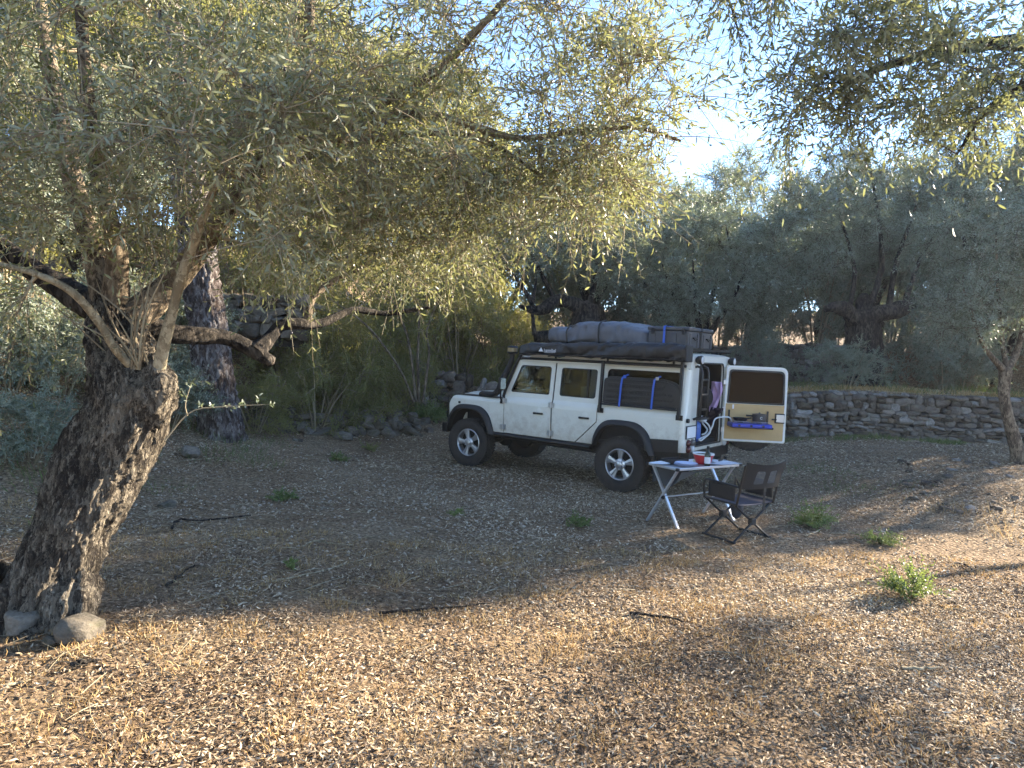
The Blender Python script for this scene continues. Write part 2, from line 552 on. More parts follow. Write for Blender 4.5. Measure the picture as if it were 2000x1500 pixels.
def tube_arrays(P, r, seg, cap=True):
    P, T, U, W = frames(P)
    n = len(P)
    a = np.linspace(0, 2 * math.pi, seg, endpoint=False)
    V = P[:, None, :] + r[:, None, None] * (np.cos(a)[None, :, None] * U[:, None, :] + np.sin(a)[None, :, None] * W[:, None, :])
    V = V.reshape(-1, 3)
    i = np.arange(n - 1)[:, None] * seg
    j = np.arange(seg)[None, :]
    j2 = (j + 1) % seg
    F = np.stack([i + j, i + j2, i + seg + j2, i + seg + j], -1).reshape(-1, 4)
    return V, F

class MB:
    def __init__(s):
        s.V, s.F = [], []
    def add(s, V, F):
        o = len(s.V)
        s.V += [tuple(map(float, v)) for v in V]
        s.F += [tuple(int(i) + o for i in f) for f in F]
        return s
    def box(s, x0, x1, y0, y1, z0, z1, M=None):
        V = [(x, y, z) for x in (x0, x1) for y in (y0, y1) for z in (z0, z1)]
        F = [(0, 1, 3, 2), (4, 6, 7, 5), (0, 4, 5, 1), (2, 3, 7, 6), (0, 2, 6, 4), (1, 5, 7, 3)]
        if M is not None:
            V = [tuple(M @ Vector(v)) for v in V]
        return s.add(V, F)
    def tube(s, pts, r, seg=8, closed_caps=True):
        P = np.asarray([list(p) for p in pts], float)
        rr = np.full(len(P), r, float) if np.isscalar(r) else np.asarray(r, float)
        V, F = tube_arrays(P, rr, seg)
        F = [tuple(f) for f in F]
        if closed_caps:
            F.append(tuple(reversed(range(seg))))
            F.append(tuple(range(len(V) - seg, len(V))))
        return s.add(V, F)
    def bar(s, a, b, w, h=None, up=(0, 0, 1)):
        """rectangular bar from a to b"""
        a, b = Vector(a), Vector(b)
        h = h or w
        t = (b - a).normalized()
        u = t.cross(Vector(up))
        if u.length < 1e-3:
            u = t.cross(Vector((1, 0, 0)))
        u.normalize()
        v = u.cross(t)
        V = [p + u * (sx * w / 2) + v * (sz * h / 2) for p in (a, b) for sx, sz in ((-1, -1), (1, -1), (1, 1), (-1, 1))]
        return s.add(V, [(3, 2, 1, 0), (4, 5, 6, 7), (0, 1, 5, 4), (1, 2, 6, 5), (2, 3, 7, 6), (3, 0, 4, 7)])
    def lathe(s, prof, c=(0, 0, 0), axis='z', seg=24, caps=True):
        V, F = [], []
        n = len(prof)
        for k in range(seg):
            a = 2 * math.pi * k / seg
            for r, h in prof:
                x, y = r * math.cos(a), r * math.sin(a)
                p = {'z': (x, y, h), 'y': (x, h, -y), 'x': (h, x, y)}[axis]
                V.append((p[0] + c[0], p[1] + c[1], p[2] + c[2]))
        for k in range(seg):
            k2 = (k + 1) % seg
            for i in range(n - 1):
                F.append((k * n + i, k2 * n + i, k2 * n + i + 1, k * n + i + 1))
        if caps:
            if prof[0][0] > 1e-5: F.append(tuple(k * n for k in reversed(range(seg))))
            if prof[-1][0] > 1e-5: F.append(tuple(k * n + n - 1 for k in range(seg)))
        return s.add(V, F)
    def plate(s, loops, mapf, t):
        """filled outline (first loop) with holes (other loops); mapf(u, v, w) places it, w runs 0..t"""
        bm = bmesh.new()
        edges, off, spans = [], 0, []
        for lp in loops:
            vv = [bm.verts.new((p[0], p[1], 0)) for p in lp]
            for i in range(len(vv)):
                edges.append(bm.edges.new((vv[i], vv[(i + 1) % len(vv)])))
            spans.append((off, len(vv)))
            off += len(vv)
        bm.verts.index_update()
        bmesh.ops.triangle_fill(bm, use_beauty=True, use_dissolve=False, edges=edges)
        bm.verts.index_update()
        co = [tuple(v.co) for v in bm.verts]
        tris = [tuple(v.index for v in f.verts) for f in bm.faces]
        bm.free()
        n = len(co)
        V = [mapf(c[0], c[1], 0) for c in co] + [mapf(c[0], c[1], t) for c in co]
        F = []
        for a, b, c in tris:
            ar = (co[b][0] - co[a][0]) * (co[c][1] - co[a][1]) - (co[b][1] - co[a][1]) * (co[c][0] - co[a][0])
            if ar < 0:
                a, b, c = c, b, a
            F.append((a, b, c))
            F.append((c + n, b + n, a + n))
        for o, k in spans:
            for i in range(k):
                a, b = o + i, o + (i + 1) % k
                F.append((b, a, a + n, b + n))
        return s.add(V, F)
    def grid(s, G):
        """G: rows of points"""
        nr, nc = len(G), len(G[0])
        V = [p for row in G for p in row]
        F = [(i * nc + j, i * nc + j + 1, (i + 1) * nc + j + 1, (i + 1) * nc + j) for i in range(nr - 1) for j in range(nc - 1)]
        return s.add(V, F)
    def ball(s, c, r, sc=(1, 1, 1), nu=10, nv=7):
        prof = [(math.sin(math.pi * i / nv), -math.cos(math.pi * i / nv)) for i in range(nv + 1)]
        o = len(s.V)
        s.lathe([(max(a, 1e-4) * r, h * r) for a, h in prof], (0, 0, 0), 'z', nu, caps=False)
        for i in range(o, len(s.V)):
            v = s.V[i]
            s.V[i] = (v[0] * sc[0] + c[0], v[1] * sc[1] + c[1], v[2] * sc[2] + c[2])
        return s
    def xform(s, M, start=0):
        s.V = s.V[:start] + [tuple(M @ Vector(v)) for v in s.V[start:]]
        return s
    def build(s, name, mat, parent=None, smooth=None, bevel=0.0, seg=2, recalc=True, loc=None):
        me = bpy.data.meshes.new(name)
        me.from_pydata(s.V, [], s.F)
        if recalc:
            bm = bmesh.new()
            bm.from_mesh(me)
            bmesh.ops.recalc_face_normals(bm, faces=bm.faces)
            bm.to_mesh(me)
            bm.free()
        if smooth:
            me.polygons.foreach_set('use_smooth', np.ones(len(me.polygons), dtype=bool))
            me.set_sharp_from_angle(angle=R(smooth))
        me.materials.append(mat)
        o = bpy.data.objects.new(name, me)
        link(o, parent)
        if loc is not None:
            o.location = loc
        if bevel > 0:
            md = o.modifiers.new('bevel', 'BEVEL')
            md.width = bevel
            md.segments = seg
            md.limit_method = 'ANGLE'
            md.angle_limit = R(35)
            md.harden_normals = False
        return o
def rounded(poly, r, n=4):
    """round the corners of a polygon"""
    out = []
    k = len(poly)
    rr = r if isinstance(r, (list, tuple)) else [r] * k
    for i in range(k):
        p0, p, p1 = (np.array(poly[j % k], float) for j in (i - 1, i, i + 1))
        a, b = p0 - p, p1 - p
        la, lb = np.linalg.norm(a), np.linalg.norm(b)
        q = min(rr[i], la * 0.45, lb * 0.45)
        if q < 1e-4:
            out.append(tuple(p))
            continue
        s, e = p + a / la * q, p + b / lb * q
        for t in np.linspace(0, 1, n + 1):
            out.append(tuple((1 - t) ** 2 * s + 2 * t * (1 - t) * p + t * t * e))
    return out
def share(o, parent=None, **kw):
    """copy of one object sharing its mesh"""
    c = o.copy()
    COL.objects.link(c)
    c.parent = parent
    for k in ('label', 'category', 'group'):
        if k in c and parent is not None:
            del c[k]
    return c
def copy_tree(o, parent=None):
    c = o.copy()
    COL.objects.link(c)
    c.parent = parent
    for ch in list(o.children):
        copy_tree(ch, c)
    return c

# ------------------------------------------------------------------ vegetation
def nrm(a):
    return a / (np.linalg.norm(a, axis=-1, keepdims=True) + 1e-9)
def leaf_arrays(pos, dirv, nor, L, W, fine=True, curl=0.12):
    """one leaf blade for each row"""
    n = len(pos)
    dirv = nrm(dirv)
    side = nrm(np.cross(dirv, nor))
    nor = np.cross(side, dirv)
    L = L[:, None]
    W = W[:, None]
    if fine:
        pts = [(0, 0, 0), (0.3, 0.42, 0.04), (0.68, 0.40, 0.02), (1, 0, -1), (0.68, -0.40, 0.02), (0.3, -0.42, 0.04)]
        V = np.stack([pos + dirv * L * a + side * W * b + nor * (L * curl * c) for a, b, c in pts], 1)
        F = np.array([(0, 1, 5), (1, 2, 4), (1, 4, 5), (2, 3, 4)])[:, ::-1]
        k = 6
    else:
        pts = [(0, 0, 0), (0.5, 0.5, 0.3), (1, 0, -0.5), (0.5, -0.5, 0.3)]
        V = np.stack([pos + dirv * L * a + side * W * b + nor * (L * curl * c) for a, b, c in pts], 1)
        F = np.array([(0, 2, 1), (0, 3, 2)])
        k = 4
    FF = (F[None] + (np.arange(n) * k)[:, None, None]).reshape(-1, 3)
    return V.reshape(-1, 3), FF, k
def twig_arrays(P0, P1, P2, r, seg=3, n=4):
    """thin curved twigs (quadratic) as tubes, vectorised"""
    m_ = len(P0)
    t = np.linspace(0, 1, n)[None, :, None]
    C = P0[:, None] * (1 - t) ** 2 + 2 * P1[:, None] * t * (1 - t) + P2[:, None] * t * t
    T = nrm(P2 - P0)
    a = np.where(np.abs(T[:, 2:3]) < 0.9, np.array([[0, 0, 1.0]]), np.array([[1.0, 0, 0]]))
    U = nrm(np.cross(T, a))
    W = np.cross(T, U)
    ang = np.linspace(0, 2 * math.pi, seg, endpoint=False)
    rr = r[:, None, None, None] * np.linspace(1, 0.35, n)[None, :, None, None]
    ring = np.cos(ang)[None, None, :, None] * U[:, None, None, :] + np.sin(ang)[None, None, :, None] * W[:, None, None, :]
    V = (C[:, :, None, :] + rr * ring).reshape(-1, 3)
    i = np.arange(n - 1)[:, None] * seg
    j = np.arange(seg)[None, :]
    F1 = np.stack([i + j, i + (j + 1) % seg, i + seg + (j + 1) % seg, i + seg + j], -1).reshape(-1, 4)
    F = (F1[None] + (np.arange(m_) * n * seg)[:, None, None]).reshape(-1, 4)
    return V, F, n * seg

class Tree:
    """hand-placed limbs + branches grown to clump centres + leafy twigs"""
    def __init__(s, seed=1):
        s.rng = np.random.default_rng(seed)
        s.nodes, s.nr = [], []
        s.bV, s.bF, s.bR, s.bo = [], [], [], 0
        s.tw = []
    def limb_nodes(s, P, r, frm=0.0):
        k = int(len(P) * frm)
        for p, q in list(zip(P, r))[k:]:
            s.nodes.append(p)
            s.nr.append(q)
    def add_branch(s, P, r, seg):
        V, F = tube_arrays(P, r, seg)
        s.bV.append(V)
        s.bF.append(F + s.bo)
        s.bR.append(np.full(len(V), s.rng.random()))
        s.bo += len(V)
    def grow(s, centres, twigs=30, tl=(0.22, 0.5), spread=0.35, droop=0.1, rbase=0.03, up=0.3, wig=0.12, out_from=None):
        nd = np.array(s.nodes)
        nr = np.array(s.nr)
        C = np.asarray(centres, float)
        d0 = np.array([np.min(np.linalg.norm(nd - c, axis=1)) for c in C])
        for ci in np.argsort(d0):
            c = C[ci]
            d = np.linalg.norm(nd - c, axis=1)
            cost = d + 0.5 * np.maximum(0, nd[:, 2] - c[2])
            k = int(np.argmin(cost))
            a = nd[k]
            L = d[k]
            if L < 0.08:
                continue
            n = int(np.clip(L / 0.16, 4, 12))
            mid = (a + c) / 2 + np.array([0, 0, up * L * 0.35]) + s.rng.normal(0, wig * L, 3)
            t = np.linspace(0, 1, n)[:, None]
            P = a * (1 - t) ** 2 + 2 * mid * t * (1 - t) + c * t * t
            P[1:-1] += s.rng.normal(0, 0.018 * L ** 0.5, (n - 2, 3))
            r0 = min(nr[k] * 0.75, rbase * (0.35 + 0.55 * L))
            r = np.linspace(r0, max(0.003, r0 * 0.22), n)
            s.add_branch(P, r, 5 if r0 > 0.012 else 4)
            nd = np.vstack([nd, P[1:]])
            nr = np.r_[nr, r[1:]]
            m_ = int(twigs * s.rng.uniform(0.6, 1.35))
            idx = s.rng.uniform(0.35, 1.0, m_) * (n - 1)
            i0 = np.clip(idx.astype(int), 0, n - 2)
            fr = (idx - i0)[:, None]
            st = P[i0] * (1 - fr) + P[i0 + 1] * fr
            bd = nrm((P[-1] - P[max(0, n - 4)])[None])[0]
            dr = nrm(s.rng.normal(0, 1, (m_, 3)) * spread * 2 + bd * 0.7)
            l = s.rng.uniform(*tl, m_)[:, None]
            p1 = st + dr * l * 0.55
            p2 = st + dr * l + np.array([0, 0, -1.0]) * droop * l + s.rng.normal(0, 0.05, (m_, 3)) * l
            s.tw.append((st, p1, p2))
        s.gn, s.gr = nd, nr
        return s
    def twigs(s):
        return tuple(np.concatenate([t[i] for t in s.tw]) for i in range(3))
    def leaves(s, per=14, L=0.06, W=0.014, keep=None):
        P0, P1, P2 = s.twigs()
        n = len(P0)
        rng = s.rng
        k = np.tile(np.arange(per), n)
        ti = np.repeat(np.arange(n), per)
        t = ((k // 2 * 2 + 1.2 + rng.uniform(-0.3, 0.3, n * per)) / (per + 0.5)) * 0.88 + 0.12
        t = np.clip(t, 0.05, 1)[:, None]
        a, b, c = P0[ti], P1[ti], P2[ti]
        pos = a * (1 - t) ** 2 + 2 * b * t * (1 - t) + c * t * t
        tan = nrm(2 * (b - a) * (1 - t) + 2 * (c - b) * t)
        rv = nrm(rng.normal(0, 1, (n, 3)))[ti]
        sd = nrm(np.cross(tan, rv)) * np.where(k % 2 == 0, 1, -1)[:, None]
        # opposite pairs turn by ninety degrees along the twig
        sd = np.where(((k // 2) % 2 == 0)[:, None], sd, nrm(np.cross(tan, sd)))
        dr = nrm(tan * 0.75 + sd * 0.75 + rng.normal(0, 0.22, pos.shape))
        nor = nrm(tan - dr * np.sum(tan * dr, 1, keepdims=True) + rng.normal(0, 0.45, pos.shape))
        ll = L * rng.uniform(0.6, 1.25, len(pos))
        ww = W * rng.uniform(0.75, 1.25, len(pos))
        rn = np.clip(rng.normal(0.45, 0.22, n)[ti] * 0.5 + rng.uniform(0, 1, len(pos)) * 0.5, 0, 1)
        return pos, dr, nor, ll, ww, rn
def build_foliage(tree, parent, per, L, W, mleaf, mtwig, fine=True, twig_r=0.0022, twig_seg=3, twig_n=4, big=0, bigmat=None, name='crown', branch=True):
    """branches, twigs and leaf blades of one tree, as its parts"""
    if branch and tree.bV:
        np_mesh('branches', np.concatenate(tree.bV), np.concatenate(tree.bF), mtwig, parent, np.concatenate(tree.bR), smooth=True)['kind'] = 'stuff'
    P0, P1, P2 = tree.twigs()
    pos, dr, nor, ll, ww, rn = tree.leaves(per, L, W)
    if big:
        # the leaf blades that show largest: single objects sharing a few meshes
        rel = pos - np.array([0, 0, CAM_H])
        z = rel @ np.array(CF)
        x = rel @ np.array(CR) / np.maximum(z, 0.1) * FPX
        y = rel @ np.array(CU) / np.maximum(z, 0.1) * FPX
        vis = (z > 0.5) & (np.abs(x) < 980) & (np.abs(y) < 730)
        sz = np.where(vis, ll / np.maximum(z, 0.1), -1)
        order = np.argsort(-sz)[:big]
        metas = []
        for q in range(6):
            V, F, k = leaf_arrays(np.zeros((1, 3)), np.array([[1.0, 0, 0]]), np.array([[0, 0, 1.0]]), np.ones(1), np.full(1, W / L * random.uniform(0.9, 1.15)), True, random.uniform(0.05, 0.2))
            me = bpy.data.meshes.new('leaf')
            me.from_pydata(V.tolist(), [], F.tolist())
            a = me.attributes.new('rnd', 'FLOAT', 'POINT')
            a.data.foreach_set('value', np.full(len(V), 0.15 + 0.14 * q, dtype=np.float32))
            me.materials.append(mleaf)
            metas.append(me)
        for i in order:
            o = bpy.data.objects.new('leaf', metas[int(i) % 6])
            d = Vector(dr[i]).normalized()
            sdv = d.cross(Vector(nor[i])).normalized()
            nv = sdv.cross(d)
            mm = Matrix((d * ll[i], -sdv * ll[i], nv * ll[i])).transposed().to_4x4()
            mm.translation = Vector(pos[i])
            link(o, parent)
            o.matrix_local = mm
        kp = np.ones(len(pos), bool)
        kp[order] = False
        pos, dr, nor, ll, ww, rn = pos[kp], dr[kp], nor[kp], ll[kp], ww[kp], rn[kp]
    V, F, k = leaf_arrays(pos, dr, nor, ll, ww, fine)
    c = np_mesh(name, V, F, mleaf, parent, np.repeat(rn, k))
    c['kind'] = 'stuff'
    if twig_r > 0:
        V, F, k = twig_arrays(P0, P1, P2, twig_r * tree.rng.uniform(0.7, 1.4, len(P0)), twig_seg, twig_n)
        t = np_mesh('twigs', V, F, mtwig, parent, np.repeat(tree.rng.random(len(P0)), k))
        t['kind'] = 'stuff'
    return c
def ellipsoid_points(rng, c, r, n, shell=0.45, seed=0, thr=-0.25, freq=0.9, zmin=None):
    """clump centres inside an ellipsoid, more of them near its skin, with holes"""
    out = []
    c = np.array(c, float)
    r = np.array(r, float)
    while len(out) < n:
        v = nrm(rng.normal(0, 1, (n * 3, 3))) * (shell + (1 - shell) * rng.random((n * 3, 1)) ** 0.6)
        p = c + v * r
        nz = vnoise(p * freq, seed + 5)
        ok = nz > thr
        if zmin is not None:
            ok &= p[:, 2] > zmin
        out += list(p[ok])
    return np.array(out[:n])
def bark_tube(name, path, rad, n, seg, mat, parent, style='olive', amp=1.0, seed=0, lump=0.12, cap=True):
    """trunk or limb with its bark relief as real geometry"""
    P, r = smooth_path(path, rad, n)
    Pf, T, U, W = frames(P)
    a = np.linspace(0, 2 * math.pi, seg, endpoint=False)
    ring = np.cos(a)[None, :, None] * U[:, None, :] + np.sin(a)[None, :, None] * W[:, None, :]
    s = np.r_[0, np.cumsum(np.linalg.norm(np.diff(P, axis=0), axis=1))]
    q = np.stack([np.broadcast_to(np.cos(a)[None] * r[:, None], (n, seg)), np.broadcast_to(np.sin(a)[None] * r[:, None], (n, seg)), np.broadcast_to(s[:, None], (n, seg))], -1).reshape(-1, 3)
    rr = np.repeat(r, seg)
    big = fbm(q * np.array([2.2, 2.2, 1.3]) / max(0.3, r.max() * 2.2) * 0.9, 3, seed) * lump * rr * 2
    tw = q.copy()
    tw[:, 0] += 0.25 * q[:, 2] * 0.3
    warp = np.stack([vnoise(q * 5, seed + 20), vnoise(q * 5, seed + 21), vnoise(q * 5, seed + 22)], 1) * 0.035
    if style == 'olive':
        d1, d2, cid = worley((q + warp) * np.array([50, 50, 9.0]), seed + 7)
        crack = np.minimum(d2 - d1, 0.35) / 0.35
        rel = (crack * 0.012 + (cid - 0.5) * 0.006 + vnoise((q + warp) * np.array([13, 13, 3.2]), seed + 8) * 0.022 + vnoise((q + warp) * np.array([34, 34, 7.0]), seed + 9) * 0.013) * amp
    elif style == 'pine':
        d1, d2, cid = worley((q + warp) * np.array([17, 17, 6.0]), seed + 7)
        crack = np.minimum(d2 - d1, 0.28) / 0.28
        rel = (crack * 0.042 + (cid - 0.5) * 0.016) * amp
    else:
        rel = vnoise(q * np.array([20, 20, 6.0]), seed + 8) * 0.002 * amp
    taper = np.clip(rr / 0.12, 0.25, 1)
    V = (P[:, None, :] + ring * r[:, None, None]).reshape(-1, 3) + ring.reshape(-1, 3) * (big + rel * taper)[:, None]
    i = np.arange(n - 1)[:, None] * seg
    j = np.arange(seg)[None, :]
    F = np.stack([i + j, i + (j + 1) % seg, i + seg + (j + 1) % seg, i + seg + j], -1).reshape(-1, 4)
    V = np.vstack([V, P[-1] + T[-1] * r[-1] * 0.4])
    top = len(V) - 1
    e = (n - 1) * seg
    Fc = np.array([(e + k, e + (k + 1) % seg, top, top) for k in range(seg)])
    me = bpy.data.meshes.new(name)
    me.from_pydata(V.tolist(), [], F.tolist() + [tuple(f[:3]) for f in Fc.tolist()])
    me.polygons.foreach_set('use_smooth', np.ones(len(me.polygons), dtype=bool))
    me.materials.append(mat)
    o = bpy.data.objects.new(name, me)
    link(o, parent)
    return o, P, r

def settle(parent):
    for ch in parent.children:
        ch.location = Vector(ch.location) - Vector(parent.location)
def on_ground(x, y, dz=0.0):
    return Vector((x, y, ground_h(x, y) + dz))

# ------------------------------------------------------------------ the ground
def build_ground():
    def axis(dense0, dense1, step, far0, far1):
        a = list(np.arange(dense0, dense1 + 1e-6, step))
        x, s = dense0, step
        lo = []
        while x > far0:
            s *= 1.22
            x -= s
            lo.append(x)
        x, s = dense1, step
        hi = []
        while x < far1:
            s *= 1.22
            x += s
            hi.append(x)
        return np.array(lo[::-1] + a + hi)
    xs = axis(-9.0, 12.5, 0.11, -400, 400)
    ys = axis(1.5, 23.5, 0.10, -300, 600)
    X, Y = np.meshgrid(xs, ys)
    Z = ground_hv(X, Y)
    P = np.stack([X, Y, np.zeros_like(X)], -1).reshape(-1, 3)
    Z = Z + (vnoise(P * 4.1, 8) * 0.010 + vnoise(P * 9.3, 9) * 0.006).reshape(Z.shape)
    V = np.stack([X, Y, Z], -1).reshape(-1, 3)
    nx, ny = len(xs), len(ys)
    i = (np.arange(ny - 1)[:, None] * nx + np.arange(nx - 1)[None, :]).reshape(-1)
    F = np.stack([i, i + 1, i + 1 + nx, i + nx], 1)
    o = np_mesh('ground', V, F, M_SOIL, None, None, smooth=True)
    o['kind'] = 'structure'
build_ground()

def scatter(n, y0, y1, power=1.0, margin=0.4):
    """points on the ground inside the camera's wedge"""
    u = RNG.random(n)
    y = (y0 ** (power + 1) + u * (y1 ** (power + 1) - y0 ** (power + 1))) ** (1 / (power + 1))
    x = (RNG.random(n) * 2 - 1) * (y * 0.76 + margin)
    return x, y
def free_of(x, y, spots):
    ok = np.ones(len(x), bool)
    for cx, cy_, r in spots:
        ok &= (x - cx) ** 2 + (y - cy_) ** 2 > r * r
    return ok
TRUNK_SPOTS = [(-3.0, 4.66, 0.36), (-2.58, 4.22, 0.18), (-3.06, 4.3, 0.2)]

def build_litter():
    parts = []
    for n, y0, y1, L, W, fine in ((104000, 2.5, 6.2, 0.039, 0.0096, True), (76000, 6.2, 10.5, 0.046, 0.0118, True), (62000, 10.5, 17.5, 0.060, 0.017, False)):
        x, y = scatter(n, y0, y1)
        P = np.stack([x, y, np.zeros(n)], 1)
        dens = vnoise(P * 0.8, 41) * 0.5 + vnoise(P * 2.6, 42) * 0.35
        gravel = np.exp(-(((x + 0.9) / 2.2) ** 2 + ((y - 8.6) / 2.4) ** 2))
        left = ss(-1.0, -4.0, x) * ss(5.2, 6.5, y)
        ok = RNG.random(n) < np.clip(0.74 + dens * 1.25 - gravel * 0.35 - left * 0.40, 0.08, 1)
        d = y - wall_line(x)
        ok &= ~((d > -0.25) & (d < 0.5) & (x > -3))
        ok &= free_of(x, y, TRUNK_SPOTS)
        x, y, P = x[ok], y[ok], P[ok]
        m_ = len(x)
        z = ground_hv(x, y) + RNG.random(m_) ** 2 * 0.020 + 0.006
        pos = np.stack([x, y, z], 1)
        a = RNG.random(m_) * 2 * math.pi
        dr = np.stack([np.cos(a), np.sin(a), RNG.normal(0, 0.22, m_)], 1)
        nor = nrm(np.stack([RNG.normal(0, 0.5, m_), RNG.normal(0, 0.5, m_), np.ones(m_)], 1))
        nor[RNG.random(m_) < 0.5] *= -1
        rn = np.clip(0.50 + 0.08 * ss(5.5, 8, P[:, 1]) + vnoise(P * 1.1, 44) * 0.16 + RNG.normal(0, 0.24, m_), 0, 1)
        rn = np.where(RNG.random(m_) < 0.22, rn * 0.35, rn)
        V, F, k = leaf_arrays(pos - dr * (L / 2), dr, nor, L * RNG.uniform(0.5, 1.35, m_), W * RNG.uniform(0.6, 1.4, m_), fine, 0.28)
        o = np_mesh('leaf_litter', V, F, M_LITTER, None, np.repeat(rn, k))
        parts.append(o)
    labels = ('curled dry olive leaves strewn over the sunlit foreground', 'dry olive leaves strewn over the shaded clearing before the vehicle', 'dry leaves strewn under and beyond the vehicle up to the walls')
    for o, l in zip(parts, labels):
        tag(o, l, 'leaf litter', kind='stuff')
build_litter()

def build_pebbles():
    ico = [(0, 0, 1), (0.9, 0, 0.1), (0.28, 0.85, 0.05), (-0.72, 0.5, 0.1), (-0.7, -0.55, 0), (0.3, -0.85, 0.12), (0, 0, -0.6)]
    fc = [(0, 1, 2), (0, 2, 3), (0, 3, 4), (0, 4, 5), (0, 5, 1), (6, 2, 1), (6, 3, 2), (6, 4, 3), (6, 5, 4), (6, 1, 5)]
    x, y = scatter(52000, 4.5, 17.0)
    n = len(x)
    P = np.stack([x, y, np.zeros(n)], 1)
    gravel = np.exp(-(((x + 0.9) / 2.6) ** 2 + ((y - 8.8) / 2.9) ** 2))
    right = ss(3.5, 6, x) * ss(7, 9, y) * 0.35
    left = ss(-2.0, -4.5, x) * 0.25
    ok = RNG.random(n) < np.clip(gravel * 0.95 + right + left + 0.05 + vnoise(P * 0.9, 61) * 0.22, 0.01, 1)
    d = y - wall_line(x)
    ok &= ~((d > -0.2) & (d < 0.5) & (x > -3))
    ok &= free_of(x, y, TRUNK_SPOTS)
    x, y = x[ok], y[ok]
    n = len(x)
    s = 0.008 + 0.018 * RNG.random(n) ** 2.6
    z = ground_hv(x, y) + s * 0.35
    a = RNG.random(n) * 6.28
    I = np.array(ico)
    sx, sy, sz = s * RNG.uniform(0.8, 1.5, n), s * RNG.uniform(0.7, 1.2, n), s * RNG.uniform(0.45, 0.9, n)
    jit = 1 + RNG.normal(0, 0.14, (n, len(I), 3))
    L = I[None] * jit
    lx, ly, lz = L[..., 0] * sx[:, None], L[..., 1] * sy[:, None], L[..., 2] * sz[:, None]
    c, q = np.cos(a)[:, None], np.sin(a)[:, None]
    V = np.stack([x[:, None] + lx * c - ly * q, y[:, None] + lx * q + ly * c, z[:, None] + lz], -1).reshape(-1, 3)
    F = (np.array(fc)[None] + (np.arange(n) * len(I))[:, None, None]).reshape(-1, 3)
    o = np_mesh('gravel', V, F, M_PEBBLE, None, np.repeat(np.clip(RNG.normal(0.5, 0.25, n), 0, 1), len(I)))
    tag(o, 'pale limestone gravel scattered over the clearing floor', 'gravel', kind='stuff')
build_pebbles()

def blades(centres, rad, per, h, w, mat, name, label, cat, lean=0.5, droop=0.3):
    c = np.repeat(np.array(centres), per, 0)
    rr = np.repeat(np.array(rad), per)
    hh = np.repeat(np.array(h), per)
    n = len(c)
    a = RNG.random(n) * 6.28
    q = rr * RNG.random(n) ** 0.7
    x, y = c[:, 0] + np.cos(a) * q, c[:, 1] + np.sin(a) * q
    pos = np.stack([x, y, ground_hv(x, y)], 1)
    dr = nrm(np.stack([np.cos(a) * lean + RNG.normal(0, 0.35, n), np.sin(a) * lean + RNG.normal(0, 0.35, n), np.ones(n)], 1))
    nor = nrm(RNG.normal(0, 1, (n, 3)))
    V, F, k = leaf_arrays(pos, dr, nor, hh * RNG.uniform(0.4, 1.2, n), np.full(n, w), True, droop)
    o = np_mesh(name, V, F, mat, None, np.repeat(RNG.random(n), k))
    return tag(o, label, cat, kind='stuff')
def build_grass():
    C, Rr, H = [], [], []
    for px, py, r, h in ((1090, 1275, 0.22, 0.11), (1110, 1255, 0.14, 0.10), (1040, 1290, 0.2, 0.08), (480, 1240, 0.16, 0.09), (300, 1290, 0.25, 0.09), (360, 1300, 0.2, 0.08), (1890, 1003, 0.35, 0.14), (1860, 1000, 0.3, 0.1),
                         (1975, 1025, 0.35, 0.2), (1985, 1060, 0.25, 0.2), (1960, 1040, 0.25, 0.14), (1340, 1190, 0.2, 0.08), (1240, 1250, 0.2, 0.08), (150, 1420, 0.2, 0.06), (700, 1420, 0.3, 0.06), (560, 1400, 0.25, 0.06), (250, 1450, 0.25, 0.06),
                         (1000, 1230, 0.25, 0.07), (1150, 1210, 0.25, 0.07), (1420, 1260, 0.2, 0.07), (1560, 1210, 0.2, 0.07), (820, 1330, 0.3, 0.07), (1300, 1330, 0.3, 0.06)):
        p = at_ground(px, py)
        C.append((p.x, p.y)); Rr.append(r); H.append(h)
    x, y = scatter(620, 2.6, 7.0)
    for a, b in zip(x, y):
        C.append((a, b)); Rr.append(0.15); H.append(random.uniform(0.025, 0.06))
    blades(C, Rr, 46, H, 0.0042, M_STRAW, 'dry_grass', 'dry golden grass tufts among the fallen leaves', 'dry grass')
    C, Rr, H = [], [], []
    for px, py, r, h in ((840, 815, 0.7, 0.22), (1580, 915, 0.5, 0.10), (1640, 945, 0.5, 0.07), (1600, 925, 0.5, 0.09), (1740, 960, 0.6, 0.06), (1370, 930, 0.5, 0.1), (1420, 945, 0.4, 0.08), (1650, 960, 0.4, 0.06), (90, 860, 0.9, 0.2), (40, 820, 0.9, 0.25), (1450, 850, 0.5, 0.12), (1260, 940, 0.3, 0.05), (1110, 880, 0.5, 0.06)):
        p = at_ground(px, py)
        C.append((p.x, p.y)); Rr.append(r); H.append(h)
    for k in range(60):
        x_ = random.uniform(2.5, 9.5)
        y_ = float(wall_line(x_)) - random.uniform(0.1, 0.7)
        C.append((x_, y_)); Rr.append(0.25); H.append(random.uniform(0.05, 0.14))
    for k in range(80):
        x_ = random.uniform(-1.5, 12)
        y_ = float(wall_line(x_)) + random.uniform(0.5, 4)
        C.append((x_, y_)); Rr.append(0.4); H.append(random.uniform(0.08, 0.22))
    for k in range(60):
        x_ = random.uniform(-9, -3.5)
        C.append((x_, random.uniform(6, 13))); Rr.append(0.4); H.append(random.uniform(0.06, 0.2))
    blades(C, Rr, 90, H, 0.007, M_GRASS, 'green_grass', 'low green grass growing in patches round the clearing', 'grass')
build_grass()

